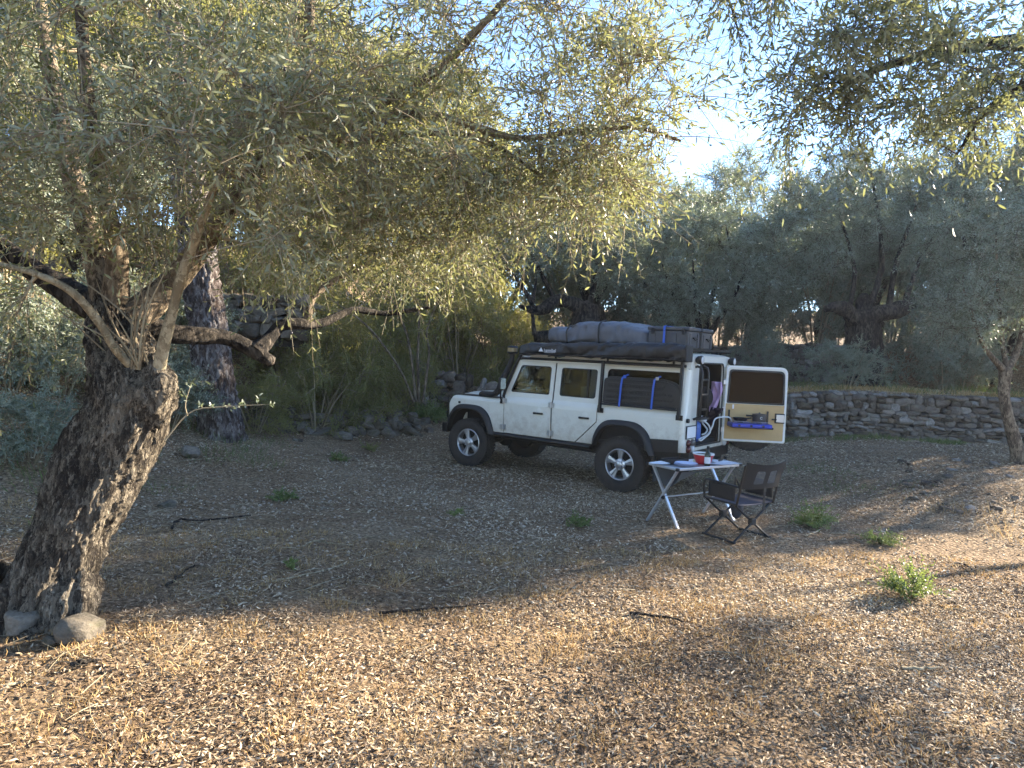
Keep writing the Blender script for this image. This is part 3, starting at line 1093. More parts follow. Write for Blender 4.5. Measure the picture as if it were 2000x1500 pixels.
# ------------------------------------------------------------------ the big olive on the left
def A(px, py, Y):
    return tuple(at_y(px, py, Y))
def olive_left():
    base = Vector(A(85, 1200, 4.64))
    root = empty('olive_tree', (base.x, base.y, 0.0), 0, 'big old olive tree leaning in from the left foreground with thick cracked trunk', 'tree')
    T = Tree(3)
    path = [(62, 1262, 4.62), (72, 1225, 4.62), (84, 1185, 4.62), (108, 1110, 4.64), (134, 1040, 4.67), (172, 960, 4.70), (206, 890, 4.74), (246, 815, 4.78), (258, 765, 4.80), (248, 712, 4.86), (234, 665, 4.92), (222, 620, 4.97), (212, 580, 5.0)]
    rad = [0.38, 0.345, 0.30, 0.262, 0.248, 0.245, 0.255, 0.26, 0.25, 0.225, 0.19, 0.155, 0.12]
    o, P, r = bark_tube('trunk', [A(*p) for p in path], rad, 260, 190, M_BARK_A, root, 'olive', 1.25, 5, 0.16)
    # burl where the pale shoots leave the trunk
    bl, Pb, rb = bark_tube('burl', [A(250, 810, 4.75), A(290, 775, 4.68), A(306, 745, 4.66), A(308, 722, 4.64), A(306, 705, 4.63)], [0.17, 0.165, 0.12, 0.07, 0.035], 60, 80, M_BARK_A, root, 'olive', 1.2, 9, 0.2)
    bl2, _, _ = bark_tube('burl', [A(150, 1130, 4.60), A(135, 1180, 4.50), A(130, 1240, 4.46)], [0.15, 0.16, 0.15], 50, 70, M_BARK_A, root, 'olive', 1.2, 12, 0.2)
    for k, (x1, y1, Y1, x2, y2, Y2, r0) in enumerate(((40, 1150, 4.5, 60, 1245, 4.3, 0.15), (125, 1150, 4.55, 168, 1225, 4.45, 0.10), (20, 1130, 4.7, -70, 1210, 4.7, 0.16))):
        a_, b_ = Vector(A(x1, y1, Y1)), Vector(A(x2, y2, Y2))
        b_.z = ground_h(b_.x, b_.y) - 0.03
        bark_tube('root', [a_, a_.lerp(b_, 0.55) + Vector((0, 0, -0.05)), b_, b_ + (b_ - a_) * 0.35 + Vector((0, 0, -0.06))], [r0, r0 * 0.8, r0 * 0.5, r0 * 0.2], 34, 40, M_BARK_A, root, 'olive', 1.1, 140 + k, 0.2)
    limbs = [
        ('limb', [(212, 600, 5.0), (182, 480, 5.05), (150, 380, 5.1), (120, 250, 5.2), (92, 100, 5.3), (70, -60, 5.4), (40, -260, 5.4)], [0.10, 0.075, 0.066, 0.06, 0.05, 0.04, 0.02], M_BARK_L),
        ('limb', [(222, 610, 4.95), (228, 500, 4.88), (215, 430, 4.85), (190, 330, 4.8), (172, 200, 4.7), (160, 60, 4.6), (150, -120, 4.5)], [0.085, 0.062, 0.055, 0.05, 0.042, 0.035, 0.02], M_BARK_L),
        ('limb', [(236, 640, 4.95), (330, 560, 5.15), (430, 430, 5.25), (520, 310, 5.15), (562, 225, 5.05), (600, 110, 4.95), (606, -20, 4.85), (612, -200, 4.8)], [0.12, 0.095, 0.075, 0.062, 0.054, 0.045, 0.034, 0.015], M_BARK_L),
        ('limb', [(505, 330, 5.17), (575, 310, 5.25), (640, 280, 5.2), (740, 205, 5.1), (850, 140, 4.9), (950, 40, 4.7), (1040, -60, 4.6)], [0.055, 0.05, 0.046, 0.038, 0.03, 0.022, 0.012], M_BARK_L),
        ('limb', [(690, 243, 5.15), (830, 222, 5.0), (1000, 268, 4.95), (1120, 258, 4.9), (1240, 250, 4.85), (1330, 275, 4.8)], [0.034, 0.028, 0.022, 0.016, 0.012, 0.006], M_BARK_L),
        ('limb', [(600, 300, 5.23), (760, 268, 5.3), (900, 262, 5.3), (1010, 310, 5.25), (1110, 390, 5.2)], [0.034, 0.028, 0.022, 0.015, 0.007], M_BARK_L),
        ('limb', [(205, 610, 5.0), (120, 560, 5.05), (40, 510, 5.05), (-80, 430, 5.0), (-220, 380, 5.0)], [0.10, 0.085, 0.07, 0.05, 0.03], M_BARK_D),
        ('limb', [(222, 648, 4.95), (285, 640, 5.1), (345, 652, 5.25), (440, 660, 5.5), (490, 684, 5.6), (533, 708, 5.66)], [0.115, 0.085, 0.07, 0.064, 0.06, 0.04], M_BARK_D),
        ('limb', [(500, 690, 5.6), (528, 660, 5.72), (548, 637, 5.8), (575, 632, 5.85), (625, 632, 6.0), (690, 606, 6.2), (755, 612, 6.4), (840, 600, 6.5)], [0.066, 0.054, 0.05, 0.048, 0.042, 0.032, 0.022, 0.010], M_BARK_D),
        ('limb', [(600, 634, 5.92), (607, 590, 6.0), (640, 556, 6.1), (700, 524, 6.2), (760, 496, 6.3), (830, 480, 6.4)], [0.04, 0.034, 0.028, 0.022, 0.015, 0.006], M_BARK_L),
        ('shoot', [(309, 728, 4.62), (320, 672, 4.56), (336, 612, 4.5), (350, 555, 4.45), (376, 480, 4.4), (410, 390, 4.3), (450, 280, 4.2), (480, 150, 4.1)], [0.040, 0.036, 0.033, 0.031, 0.027, 0.022, 0.016, 0.008], M_BARK_S),
        ('shoot', [(252, 712, 4.62), (225, 682, 4.5), (190, 625, 4.4), (140, 570, 4.3), (70, 535, 4.25), (-20, 512, 4.2), (-150, 480, 4.2)], [0.026, 0.025, 0.024, 0.022, 0.020, 0.017, 0.008], M_BARK_S),
    ]
    for k, (nm, pth, rd, mt) in enumerate(limbs):
        o, P, r = bark_tube(nm, [A(*p) for p in pth], rd, 60, 24 if rd[0] > 0.05 else 12, mt, root, 'olive' if mt is not M_BARK_S else 'smooth', 0.7, 30 + k, 0.14)
        T.limb_nodes(P, r, 0.12)
    # thin suckers
    for k in range(16):
        x0 = random.uniform(245, 300)
        x1 = x0 + random.uniform(-190, 90)
        y1 = random.uniform(480, 640)
        Yk = random.uniform(4.35, 4.75)
        P, r = smooth_path([A(x0, 722, 4.62), A((x0 * 1.3 + x1 * 0.7) / 2 + random.uniform(-20, 20), (722 + y1) / 2, (4.62 + Yk) / 2), A(x1, y1, Yk)], [0.008, 0.006, 0.003], 9)
        T.add_branch(P, r, 5)
        T.nodes += list(P[4:])
        T.nr += list(r[4:])
    rng = T.rng
    C = np.vstack([
        ellipsoid_points(rng, A(150, 200, 5.0), (1.75, 1.3, 1.75), 78, 0.3, 1, -0.3),
        ellipsoid_points(rng, A(540, 220, 4.9), (1.45, 1.3, 1.35), 70, 0.3, 2, -0.3),
        ellipsoid_points(rng, A(930, 120, 4.8), (1.35, 1.1, 1.25), 74, 0.3, 3, -0.35),
        ellipsoid_points(rng, A(1190, 150, 4.8), (0.58, 0.7, 1.05), 40, 0.3, 4, -0.35),
        ellipsoid_points(rng, A(740, 380, 5.4), (1.3, 0.9, 0.65), 38, 0.3, 5, -0.3),
        ellipsoid_points(rng, A(720, 480, 6.5), (0.9, 0.5, 0.36), 11, 0.2, 6, -0.4),
        ellipsoid_points(rng, A(1060, 350, 5.1), (0.68, 0.6, 0.42), 17, 0.2, 7, -0.4),
        ellipsoid_points(rng, A(430, 400, 4.3), (0.75, 0.4, 0.34), 10, 0.2, 8, -0.4),
        ellipsoid_points(rng, A(150, 430, 4.4), (0.7, 0.5, 0.3), 12, 0.2, 9, -0.4),
        ellipsoid_points(rng, A(380, 250, 3.7), (0.8, 0.45, 0.8), 16, 0.2, 10, -0.4),
        ellipsoid_points(rng, A(90, 150, 3.6), (0.6, 0.4, 0.6), 10, 0.2, 11, -0.4),
        ellipsoid_points(rng, A(-10, 650, 4.1), (0.28, 0.25, 0.32), 4, 0.2, 9, -0.9),
    ])
    T.grow(C, 18, (0.24, 0.60), 0.38, 0.14, 0.030, 0.25, 0.16)
    for k in rng.choice(np.nonzero(T.gn[:, 2] > 2.75)[0], 850):
        p0 = T.gn[k]
        dv = nrm(rng.normal(0, 1, 3)) * rng.uniform(0.2, 0.65)
        p1, p2 = p0 + dv * 0.5 + rng.normal(0, 0.05, 3), p0 + dv + np.array([0, 0, -0.08])
        tq = np.linspace(0, 1, 6)[:, None]
        T.add_branch(p0 * (1 - tq) ** 2 + 2 * p1 * tq * (1 - tq) + p2 * tq * tq, np.linspace(0.0042, 0.0015, 6), 3)
    build_foliage(T, root, 11, 0.058, 0.0135, M_LEAF_A, M_TWIG, True, 0.0026, 3, 3, big=300)
    # a sprig growing from the trunk's right side
    S = Tree(77)
    P, r = smooth_path([A(322, 860, 4.75), A(372, 805, 4.75), A(430, 795, 4.8), A(520, 790, 4.85)], [0.006, 0.005, 0.004, 0.002], 14)
    S.add_branch(P, r, 5); S.limb_nodes(P, r)
    P2, r2 = smooth_path([A(366, 812, 4.75), A(362, 790, 4.74), A(372, 752, 4.74)], [0.004, 0.003, 0.002], 8)
    S.add_branch(P2, r2, 5); S.limb_nodes(P2, r2)
    S.tw.append((P2[3:], P2[3:] + S.rng.normal(0, 0.02, (5, 3)), P2[3:] + S.rng.normal(0, 0.06, (5, 3)) + np.array([0, 0, 0.05])))
    S.tw.append((P[6:], P[6:] + S.rng.normal(0, 0.02, (8, 3)), P[6:] + S.rng.normal(0, 0.045, (8, 3)) + np.array([0, 0, 0.02])))
    build_foliage(S, root, 7, 0.036, 0.012, M_LEAF_F, M_TWIG, True, 0.0012, 3, 3, name='sprig_leaves')
    # small dark olives hanging in the outer crown
    P0, P1, P2 = T.twigs()
    sel = RNG.choice(len(P2), 520, replace=False)
    me_v, me_f, k = [], [], 0
    O = MB()
    O.ball((0, 0, 0), 1, (1, 1, 1.4), 6, 4)
    ov = np.array(O.V); of = [f for f in O.F]
    M = MB()
    for i in sel:
        if P2[i][0] < -1.2:
            continue
        M.add(ov * 0.0075 + P1[i] * 0.4 + P2[i] * 0.6 + np.array([0, 0, -0.02]), of)
    M_OL = simple('olive_fruit', (0.03, 0.022, 0.03), 0.35)
    oo = M.build('olives', M_OL, root, 60, recalc=False)
    oo['kind'] = 'stuff'
    settle(root)
olive_left()

# ------------------------------------------------------------------ olive whose boughs hang in from the upper right
def olive_right():
    base = on_ground(4.5, 3.1)
    root = empty('olive_tree', base, 0, 'olive tree whose drooping boughs hang in from the upper right corner', 'tree')
    T = Tree(8)
    o, P, r = bark_tube('trunk', [base + Vector((0.1, 0, -0.2)), base + Vector((0, 0, 0.5)), base + Vector((-0.05, 0.1, 1.5)), base + Vector((-0.2, 0.2, 2.4)), base + Vector((-0.35, 0.35, 3.1))], [0.34, 0.27, 0.24, 0.22, 0.15], 60, 50, M_BARK_A, root, 'olive', 1.0, 3)
    for k, (pth, rd) in enumerate([
        ([(4.25, 3.4, 3.0), (3.6, 3.7, 4.0), (2.7, 3.95, 4.45), (1.9, 4.1, 4.5), (1.25, 4.2, 4.25)], [0.12, 0.07, 0.045, 0.028, 0.01]),
        ([(4.2, 3.4, 3.0), (3.5, 4.1, 3.7), (2.9, 4.5, 3.95), (2.3, 4.7, 3.85), (1.9, 4.7, 3.6)], [0.10, 0.06, 0.04, 0.022, 0.008]),
        ([(4.3, 3.3, 2.9), (3.9, 3.9, 3.6), (3.3, 4.2, 3.75), (2.8, 4.3, 3.5), (2.6, 4.3, 3.2)], [0.09, 0.05, 0.03, 0.02, 0.008]),
        ([(4.3, 3.3, 3.0), (4.5, 3.0, 4.0), (4.6, 2.6, 5.0)], [0.12, 0.07, 0.03]),
        ([(4.3, 3.4, 3.0), (4.7, 4.2, 4.0), (5.0, 5.2, 5.0)], [0.12, 0.08, 0.03])]):
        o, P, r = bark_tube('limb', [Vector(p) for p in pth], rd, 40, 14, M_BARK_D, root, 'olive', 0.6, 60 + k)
        T.limb_nodes(P, r, 0.2)
    rng = T.rng
    C = np.vstack([
        ellipsoid_points(rng, A(1760, 40, 4.0), (0.85, 0.65, 0.50), 28, 0.15, 1, -0.4),
        ellipsoid_points(rng, A(1880, 130, 4.2), (0.60, 0.6, 0.46), 20, 0.15, 2, -0.4),
        ellipsoid_points(rng, A(1660, 140, 4.2), (0.40, 0.4, 0.28), 9, 0.15, 3, -0.5),
        ellipsoid_points(rng, A(1840, 250, 4.3), (0.42, 0.4, 0.2), 8, 0.15, 4, -0.5),
        ellipsoid_points(rng, A(1480, -10, 4.0), (0.3, 0.3, 0.22), 9, 0.15, 4, -0.6),
        ellipsoid_points(rng, A(1590, 90, 4.1), (0.24, 0.3, 0.33), 11, 0.15, 7, -0.6),
        ellipsoid_points(rng, A(1560, 215, 4.2), (0.12, 0.2, 0.12), 4, 0.15, 8, -0.9),
        ellipsoid_points(rng, A(1700, 230, 4.3), (0.28, 0.3, 0.18), 7, 0.15, 9, -0.9),
        ellipsoid_points(rng, (4.6, 2.8, 4.6), (1.3, 1.3, 1.0), 30, 0.3, 5, -0.4),
        ellipsoid_points(rng, (4.9, 5.2, 5.2), (1.3, 1.3, 0.95), 56, 0.2, 6, -0.5)])
    T.grow(C, 15, (0.2, 0.42), 0.33, 0.42, 0.022, 0.1, 0.12)
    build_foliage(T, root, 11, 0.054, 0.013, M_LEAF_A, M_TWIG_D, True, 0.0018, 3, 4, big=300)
    settle(root)
olive_right()

# ------------------------------------------------------------------ pine trunk behind the olive
def pine_tree():
    b = Vector(A(432, 856, 11.0))
    b.z = ground_h(b.x, b.y)
    root = empty('pine_tree', b, 0, 'straight pine trunk with deep purple-grey bark plates behind the olive', 'tree')
    top = Vector(A(395, 560, 11.0))
    d = (top - b)
    pts = [b + Vector((0.02, 0, -0.25)), b + Vector((0, 0, 0.02)), b + d * 0.2, b + d * 0.6, b + d, b + d * 1.7, b + d * 2.6, b + d * 3.6]
    o, P, r = bark_tube('trunk', pts, [0.38, 0.31, 0.27, 0.245, 0.23, 0.20, 0.15, 0.06], 150, 90, M_BARK_P, root, 'pine', 1.3, 4, 0.06)
    T = Tree(5)
    T.limb_nodes(P, r, 0.55)
    c = b + d * 3.4
    C = ellipsoid_points(T.rng, tuple(c), (2.6, 2.4, 1.8), 55, 0.3, 3, -0.3)
    T.grow(C, 16, (0.15, 0.3), 0.5, -0.2, 0.04, 0.2)
    build_foliage(T, root, 22, 0.11, 0.006, M_PINE, M_TWIG_D, False, 0.004)
    settle(root)
pine_tree()

# ------------------------------------------------------------------ gnarled olives on the terrace
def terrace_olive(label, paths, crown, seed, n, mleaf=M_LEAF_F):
    b = Vector(paths[0][0][0])
    b.z = ground_h(b.x, b.y)
    root = empty('olive_tree', b, 0, label, 'tree')
    T = Tree(seed)
    for k, (pth, rd, nm) in enumerate(paths):
        o, P, r = bark_tube(nm, [Vector(p) for p in pth], rd, 44 if k == 0 else 26, 36 if k == 0 else 18, M_BARK_D, root, 'olive', 1.4, seed * 7 + k, 0.22)
        T.limb_nodes(P, r, 0.3 if k else 0.8)
    C = np.vstack([ellipsoid_points(T.rng, c, r, m_, 0.35, seed + i, -0.3, 0.6) for i, (c, r, m_) in enumerate(crown)])
    T.grow(C, n, (0.3, 0.7), 0.4, 0.05, 0.03, 0.35)
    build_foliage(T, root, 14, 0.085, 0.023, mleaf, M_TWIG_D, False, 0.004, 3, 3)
    settle(root)
    return root
terrace_olive('gnarled olive with dark antler-like stump arms on the terrace above the right wall',
    [([A(1692, 775, 18), A(1690, 700, 18), A(1685, 640, 18), A(1692, 612, 18)], [0.5, 0.42, 0.40, 0.34], 'trunk'),
     ([A(1684, 640, 18), A(1660, 612, 17.8), A(1640, 600, 17.7), A(1612, 604, 17.6)], [0.26, 0.2, 0.14, 0.07], 'limb'),
     ([A(1692, 640, 18), A(1715, 612, 17.8), A(1748, 606, 17.7), A(1788, 590, 17.6)], [0.28, 0.22, 0.19, 0.12], 'limb'),
     ([A(1694, 620, 18), A(1688, 590, 18), A(1692, 575, 18)], [0.22, 0.16, 0.08], 'limb'),
     ([A(1700, 600, 18), A(1722, 520, 18.2), A(1715, 420, 18.3), A(1700, 330, 18.4)], [0.08, 0.06, 0.045, 0.02], 'limb'),
     ([A(1735, 600, 17.8), A(1752, 510, 18), A(1790, 400, 18.2)], [0.07, 0.055, 0.025], 'limb'),
     ([A(1660, 605, 17.9), A(1668, 520, 18.3), A(1640, 420, 18.5)], [0.06, 0.045, 0.02], 'limb'),
     ([A(1765, 596, 17.7), A(1800, 500, 17.8), A(1850, 420, 17.9)], [0.06, 0.045, 0.02], 'limb')],
    [(A(1700, 410, 18.4), (2.4, 1.8, 1.7), 95), (A(1560, 470, 18.6), (1.3, 1.3, 1.3), 34), (A(1820, 460, 18.2), (1.3, 1.3, 1.4), 34)], 21, 20)
terrace_olive('gnarled olive with a dark stump and one bent arm standing behind the vehicle',
    [([A(1120, 745, 18), A(1132, 690, 18), A(1143, 640, 18), A(1146, 596, 18)], [0.5, 0.42, 0.38, 0.33], 'trunk'),
     ([A(1140, 606, 18), A(1110, 590, 17.7), A(1082, 588, 17.6), A(1062, 604, 17.5), A(1040, 606, 17.4), A(1015, 598, 17.3)], [0.2, 0.15, 0.15, 0.15, 0.09, 0.05], 'limb'),
     ([A(1120, 690, 18), A(1080, 660, 17.6), A(1045, 655, 17.4)], [0.25, 0.17, 0.12], 'limb'),
     ([A(1085, 588, 17.6), A(1062, 545, 17.5), A(1040, 500, 17.4), A(1000, 440, 17.3)], [0.06, 0.05, 0.04, 0.02], 'limb'),
     ([A(1045, 605, 17.4), A(1020, 560, 17.3), A(985, 520, 17.2), A(950, 500, 17.2)], [0.05, 0.045, 0.035, 0.015], 'limb'),
     ([A(1150, 600, 18), A(1165, 520, 18.1), A(1150, 430, 18.2)], [0.07, 0.05, 0.02], 'limb'),
     ([A(1044, 655, 17.4), A(1040, 600, 17.4), A(1048, 540, 17.4)], [0.045, 0.04, 0.02], 'limb')],
    [(A(1090, 455, 17.8), (1.9, 1.5, 1.05), 66), (A(980, 440, 17.4), (1.0, 1.0, 0.8), 24), (A(1200, 500, 18.2), (1.0, 1.0, 0.9), 24)], 23, 20)

def sapling():
    pth = [A(1992, 905, 11.5), A(1984, 870, 11.5), A(1970, 820, 11.5), A(1961, 770, 11.5), A(1964, 722, 11.5)]
    b = Vector(pth[0])
    b.z = ground_h(b.x, b.y)
    root = empty('olive_sapling', b, 0, 'young olive with a pale bent trunk at the right edge beside the stone wall', 'tree')
    T = Tree(31)
    o, P, r = bark_tube('trunk', [Vector(p) for p in pth], [0.13, 0.10, 0.085, 0.082, 0.09], 50, 30, M_BARK_L, root, 'olive', 0.35, 2, 0.1)
    for k, (q, rd) in enumerate([([(1964, 726, 11.5), (1935, 695, 11.4), (1915, 660, 11.3), (1880, 560, 11.2)], [0.07, 0.05, 0.04, 0.015]),
                                 ([(1966, 722, 11.5), (1985, 690, 11.6), (2000, 620, 11.6), (2010, 480, 11.6)], [0.08, 0.06, 0.045, 0.015]),
                                 ([(1966, 720, 11.5), (1958, 670, 11.6), (1950, 580, 11.6), (1945, 450, 11.5)], [0.05, 0.04, 0.035, 0.012])]):
        o, P, r = bark_tube('limb', [Vector(A(*p)) for p in q], [q_ * 0.8 for q_ in rd], 26, 14, M_BARK_L, root, 'smooth', 1, 90 + k)
        T.limb_nodes(P, r, 0.25)
    C = np.vstack([ellipsoid_points(T.rng, A(1960, 500, 11.4), (1.6, 1.3, 1.25), 90, 0.3, 3, -0.35, 0.8), ellipsoid_points(T.rng, A(1890, 620, 11.2), (0.75, 0.7, 0.6), 20, 0.3, 4, -0.4, 0.8), ellipsoid_points(T.rng, A(2070, 440, 11.9), (1.1, 1.0, 1.2), 34, 0.3, 5, -0.4, 0.8)])
    T.grow(C, 20, (0.22, 0.5), 0.4, 0.05, 0.025, 0.3)
    build_foliage(T, root, 14, 0.062, 0.016, M_LEAF_F, M_TWIG_D, False, 0.0025, 3, 3)
    settle(root)
sapling()

def bank_tree():
    pth0 = A(815, 782, 14.0)
    b = Vector(pth0)
    b.z = ground_h(b.x, b.y)
    root = empty('olive_tree', b, 0, 'airy yellow-green olive with several thin pale stems at the end of the left bank', 'tree')
    T = Tree(37)
    for k, (q, rd) in enumerate([([(812, 785, 14.0), (806, 720, 14.0), (790, 640, 13.9), (740, 540, 13.7), (680, 460, 13.4)], [0.06, 0.045, 0.04, 0.03, 0.012]),
                                 ([(818, 785, 14.0), (816, 700, 14.0), (818, 600, 13.9), (800, 500, 13.7), (790, 400, 13.5)], [0.055, 0.045, 0.04, 0.03, 0.012]),
                                 ([(826, 785, 14.0), (838, 690, 14.1), (835, 640, 14.2), (880, 540, 14.3), (930, 480, 14.4)], [0.05, 0.04, 0.035, 0.025, 0.01]),
                                 ([(808, 785, 13.9), (780, 720, 13.6), (720, 640, 13.0), (640, 580, 12.4)], [0.045, 0.035, 0.03, 0.012])]):
        o, P, r = bark_tube('stem', [Vector(A(*p)) for p in q], [w_ * 0.62 for w_ in rd], 34, 12, M_BARK_L, root, 'smooth', 1, 170 + k)
        T.limb_nodes(P, r, 0.3)
    C = np.vstack([ellipsoid_points(T.rng, A(760, 470, 13.6), (2.0, 1.5, 1.25), 60, 0.3, 3, -0.3, 0.8),
                   ellipsoid_points(T.rng, A(740, 620, 13.4), (1.2, 0.8, 0.5), 12, 0.3, 5, -0.3, 0.9),
                   ellipsoid_points(T.rng, A(900, 560, 14.2), (0.95, 0.9, 1.0), 26, 0.3, 6, -0.3, 0.9)])
    T.grow(C, 17, (0.25, 0.6), 0.42, 0.12, 0.02, 0.3)
    build_foliage(T, root, 12, 0.066, 0.018, M_LEAF_S, M_TWIG, False, 0.003, 3, 3)
    settle(root)
bank_tree()

# ------------------------------------------------------------------ background trees (four kinds, copied)
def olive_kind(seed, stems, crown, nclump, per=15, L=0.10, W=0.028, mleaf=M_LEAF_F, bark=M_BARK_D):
    root = empty('olive_tree', (0, 0, 0))
    T = Tree(seed)
    rg = random.Random(seed)
    o, P, r = bark_tube('trunk', [Vector((0, 0, -0.4)), Vector((0.03, 0, 0.3)), Vector((rg.uniform(-.15, .15), rg.uniform(-.15, .15), 1.1)), Vector((rg.uniform(-.2, .2), rg.uniform(-.2, .2), 1.7))], [0.45, 0.34, 0.28, 0.2], 36, 30, bark, root, 'olive', 1.3, seed, 0.2)
    top = Vector(P[-2])
    for k in range(stems):
        a = 6.28 * (k + rg.random() * 0.6) / stems
        e = Vector((math.cos(a), math.sin(a), 0))
        o, P, r = bark_tube('limb', [top + Vector((0, 0, -0.25)), top + e * 0.45 + Vector((0, 0, 0.5)), top + e * 1.0 + Vector((0, 0, 1.4)), top + e * 1.5 + Vector((0, 0, 2.6))], [0.13, 0.095, 0.065, 0.02], 22, 12, bark, root, 'olive', 0.8, seed + k)
        T.limb_nodes(P, r, 0.3)
    C = np.vstack([ellipsoid_points(T.rng, c, rr, int(nclump * w), 0.35, seed + i, -0.3, 0.6) for i, (c, rr, w) in enumerate(crown)])
    T.grow(C, 19, (0.3, 0.7), 0.42, 0.05, 0.03, 0.35)
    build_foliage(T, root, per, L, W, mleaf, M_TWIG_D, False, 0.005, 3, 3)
    return root
K1 = olive_kind(41, 4, [((0, 0, 4.1), (2.7, 2.6, 1.9), 1.0), ((1.2, -0.6, 3.0), (1.6, 1.5, 1.1), 0.3), ((-1.3, 0.5, 3.2), (1.5, 1.5, 1.2), 0.3)], 130)
K2 = olive_kind(52, 5, [((0.2, 0, 4.8), (2.2, 2.2, 2.5), 1.0), ((-1.0, -0.8, 3.2), (1.6, 1.4, 1.2), 0.35)], 130)
K3 = olive_kind(63, 4, [((0, 0, 3.6), (2.9, 2.7, 1.6), 1.0), ((0.8, 0.5, 5.0), (1.6, 1.6, 1.2), 0.35)], 120, mleaf=M_LEAF_S, bark=M_BARK_A)
K4 = olive_kind(85, 4, [((0, 0, 4.4), (2.9, 2.7, 1.7), 1.0)], 36, per=12, L=0.075, W=0.02)
used = set()
def put_tree(kind, x, y, s, rz, label, group=None, sz=1.0):
    o = kind if id(kind) not in used else copy_tree(kind)
    used.add(id(kind))
    o.location = on_ground(x, y)
    o.rotation_euler = (0, 0, rz)
    o.scale = (s, s, s * sz)
    for k in ('label', 'category', 'group'):
        if k in o: del o[k]
    return tag(o, label, 'tree', group)
BG = 'silvery olive trees massed behind the terraces'
BL = 'olive trees on the left hillside behind the big olive'
OFF = 'olive trees beyond the right edge that shade the clearing'
put_tree(K1, 5.4, 19.8, 0.82, 0.5, 'round grey-green olive with slanting pale stems above the spare wheel door')
put_tree(K2, 8.6, 25.5, 1.0, 2.0, 'tall silvery olive whose top meets the gap of blue sky')
put_tree(K2, 13.6, 20.2, 1.15, 4.1, 'tallest rounded olive behind the gnarled terrace olive on the right')
put_tree(K2, 16.5, 19.5, 1.2, 3.0, 'dark olive at the far right edge above the wall')
put_tree(K1, 2.6, 23.5, 1.08, 1.7, 'grey-green olive behind the stump on the lower side of the sky gap')
for i, (k, x, y, s, rz) in enumerate([(K2, 11.4, 22.8, 0.92, 1.0), (K1, 17.5, 25, 1.2, 0.3), (K1, 6.0, 30, 1.15, 2.5), (K2, -0.5, 28, 1.0, 5.0), (K1, 14, 32, 1.3, 4.0), (K2, 21, 31, 1.2, 2.2), (K2, 1.5, 34, 1.2, 3.3)]):
    put_tree(k, x, y, s, rz, 'silvery olive in the dim back rows behind the terraces', BG)
for i, (k, x, y, s, rz) in enumerate([(K3, -1.6, 21.0, 1.3, 0.4), (K3, -5.4, 18.5, 1.35, 2.1), (K3, -9.5, 16.0, 1.3, 3.9), (K3, -8.0, 22.5, 1.7, 5.2), (K3, -4.0, 26, 1.7, 1.1), (K3, -13.5, 20, 1.6, 0.9), (K2, -11.5, 27, 1.8, 2.6), (K2, -7.6, 12.3, 0.7, 1.3)]):
    put_tree(k, x, y, s, rz, 'sunlit yellow-green olive on the left hillside seen through the big olive', BL)
for i, (k, x, y, s, rz) in enumerate([(K1, 14.4, 16.8, 1.25, 2.0), (K4, 18.5, 20.5, 1.5, 0.2), (K1, 17.8, 22.2, 1.6, 1.2)]):  # the last tree is added as a sun blocker for the left slope
    put_tree(k, x, y, s, rz, ['dense olive just beyond the right edge level with the stone wall', 'thin-crowned olive farthest beyond the right edge behind the terraces', 'tall olive added beyond the right edge to shade the left slope, its top behind the drooping boughs'][i], OFF)

put_tree(K4, 14.0, 10.4, 1.0, 0.4, 'thin-crowned olive added unseen beyond the right edge to dapple the foreground', OFF)  # unseen tree added to break the foreground sunlight into bands
LB = 'olive trees left of and behind the viewpoint, mirrored in the side windows'
for i, (k, x, y, s, rz) in enumerate([(K3, -9.5, 5.0, 1.0, 0.7), (K1, -10.5, 0.5, 1.1, 2.9), (K3, -8.0, -4.5, 1.1, 4.4), (K1, -15.0, 3.5, 1.3, 1.9), (K3, -14.0, -3.0, 1.3, 5.5)]):
    put_tree(k, x, y, s, rz, 'olive beyond the left edge mirrored in the vehicle side windows', LB)

# ------------------------------------------------------------------ shrubs
def shrub_kind(seed, r, n, L, W, mleaf, tl=(0.15, 0.35), per=14, mtwig=None, flat=0.8):
    root = empty('shrub', (0, 0, 0))
    T = Tree(seed)
    for k in range(9):
        a = 6.28 * k / 9 + T.rng.random() * 0.5
        e = np.array([math.cos(a), math.sin(a), 0])
        P, rr = smooth_path([e * 0.05 + np.array([0, 0, -0.1]), e * 0.3 * r + np.array([0, 0, 0.5 * r]), e * 0.6 * r + np.array([0, 0, (0.7 + 0.5 * T.rng.random()) * r * flat * 1.4])], [0.016, 0.012, 0.005], 10)
        T.add_branch(P, rr, 5)
        T.limb_nodes(P, rr, 0.15)
    C = ellipsoid_points(T.rng, (0, 0, r * flat * 0.85), (r, r, r * flat), n, 0.3, seed, -0.35, 1.6, zmin=0.05)
    T.grow(C, 18, tl, 0.45, 0.0, 0.018, 0.3)
    build_foliage(T, root, per, L, W, mleaf, mtwig or M_TWIG, False, 0.002, 3, 3, name='foliage')
    return root
Q1 = shrub_kind(71, 1.0, 70, 0.045, 0.015, M_LEAF_S)
Q2 = shrub_kind(72, 1.0, 60, 0.06, 0.018, M_LEAF_F, flat=0.75)
def put_shrub(kind, px, py, Y, s, label, group=None, sz=1.0, rz=None):
    o = kind if id(kind) not in used else copy_tree(kind)
    used.add(id(kind))
    p = Vector(A(px, py, Y))
    o.location = on_ground(p.x, p.y, -0.03)
    o.rotation_euler = (0, 0, random.random() * 6 if rz is None else rz)
    o.scale = (s, s, s * sz)
    return tag(o, label, 'shrub', group)
put_shrub(Q2, 1655, 745, 16.7, 0.98, 'silvery olive sucker bush at the wall top below the gnarled stump', sz=0.85)
put_shrub(Q2, 1490, 720, 19.2, 0.95, 'loose silvery bush on the terrace above the open rear door', sz=1.2)
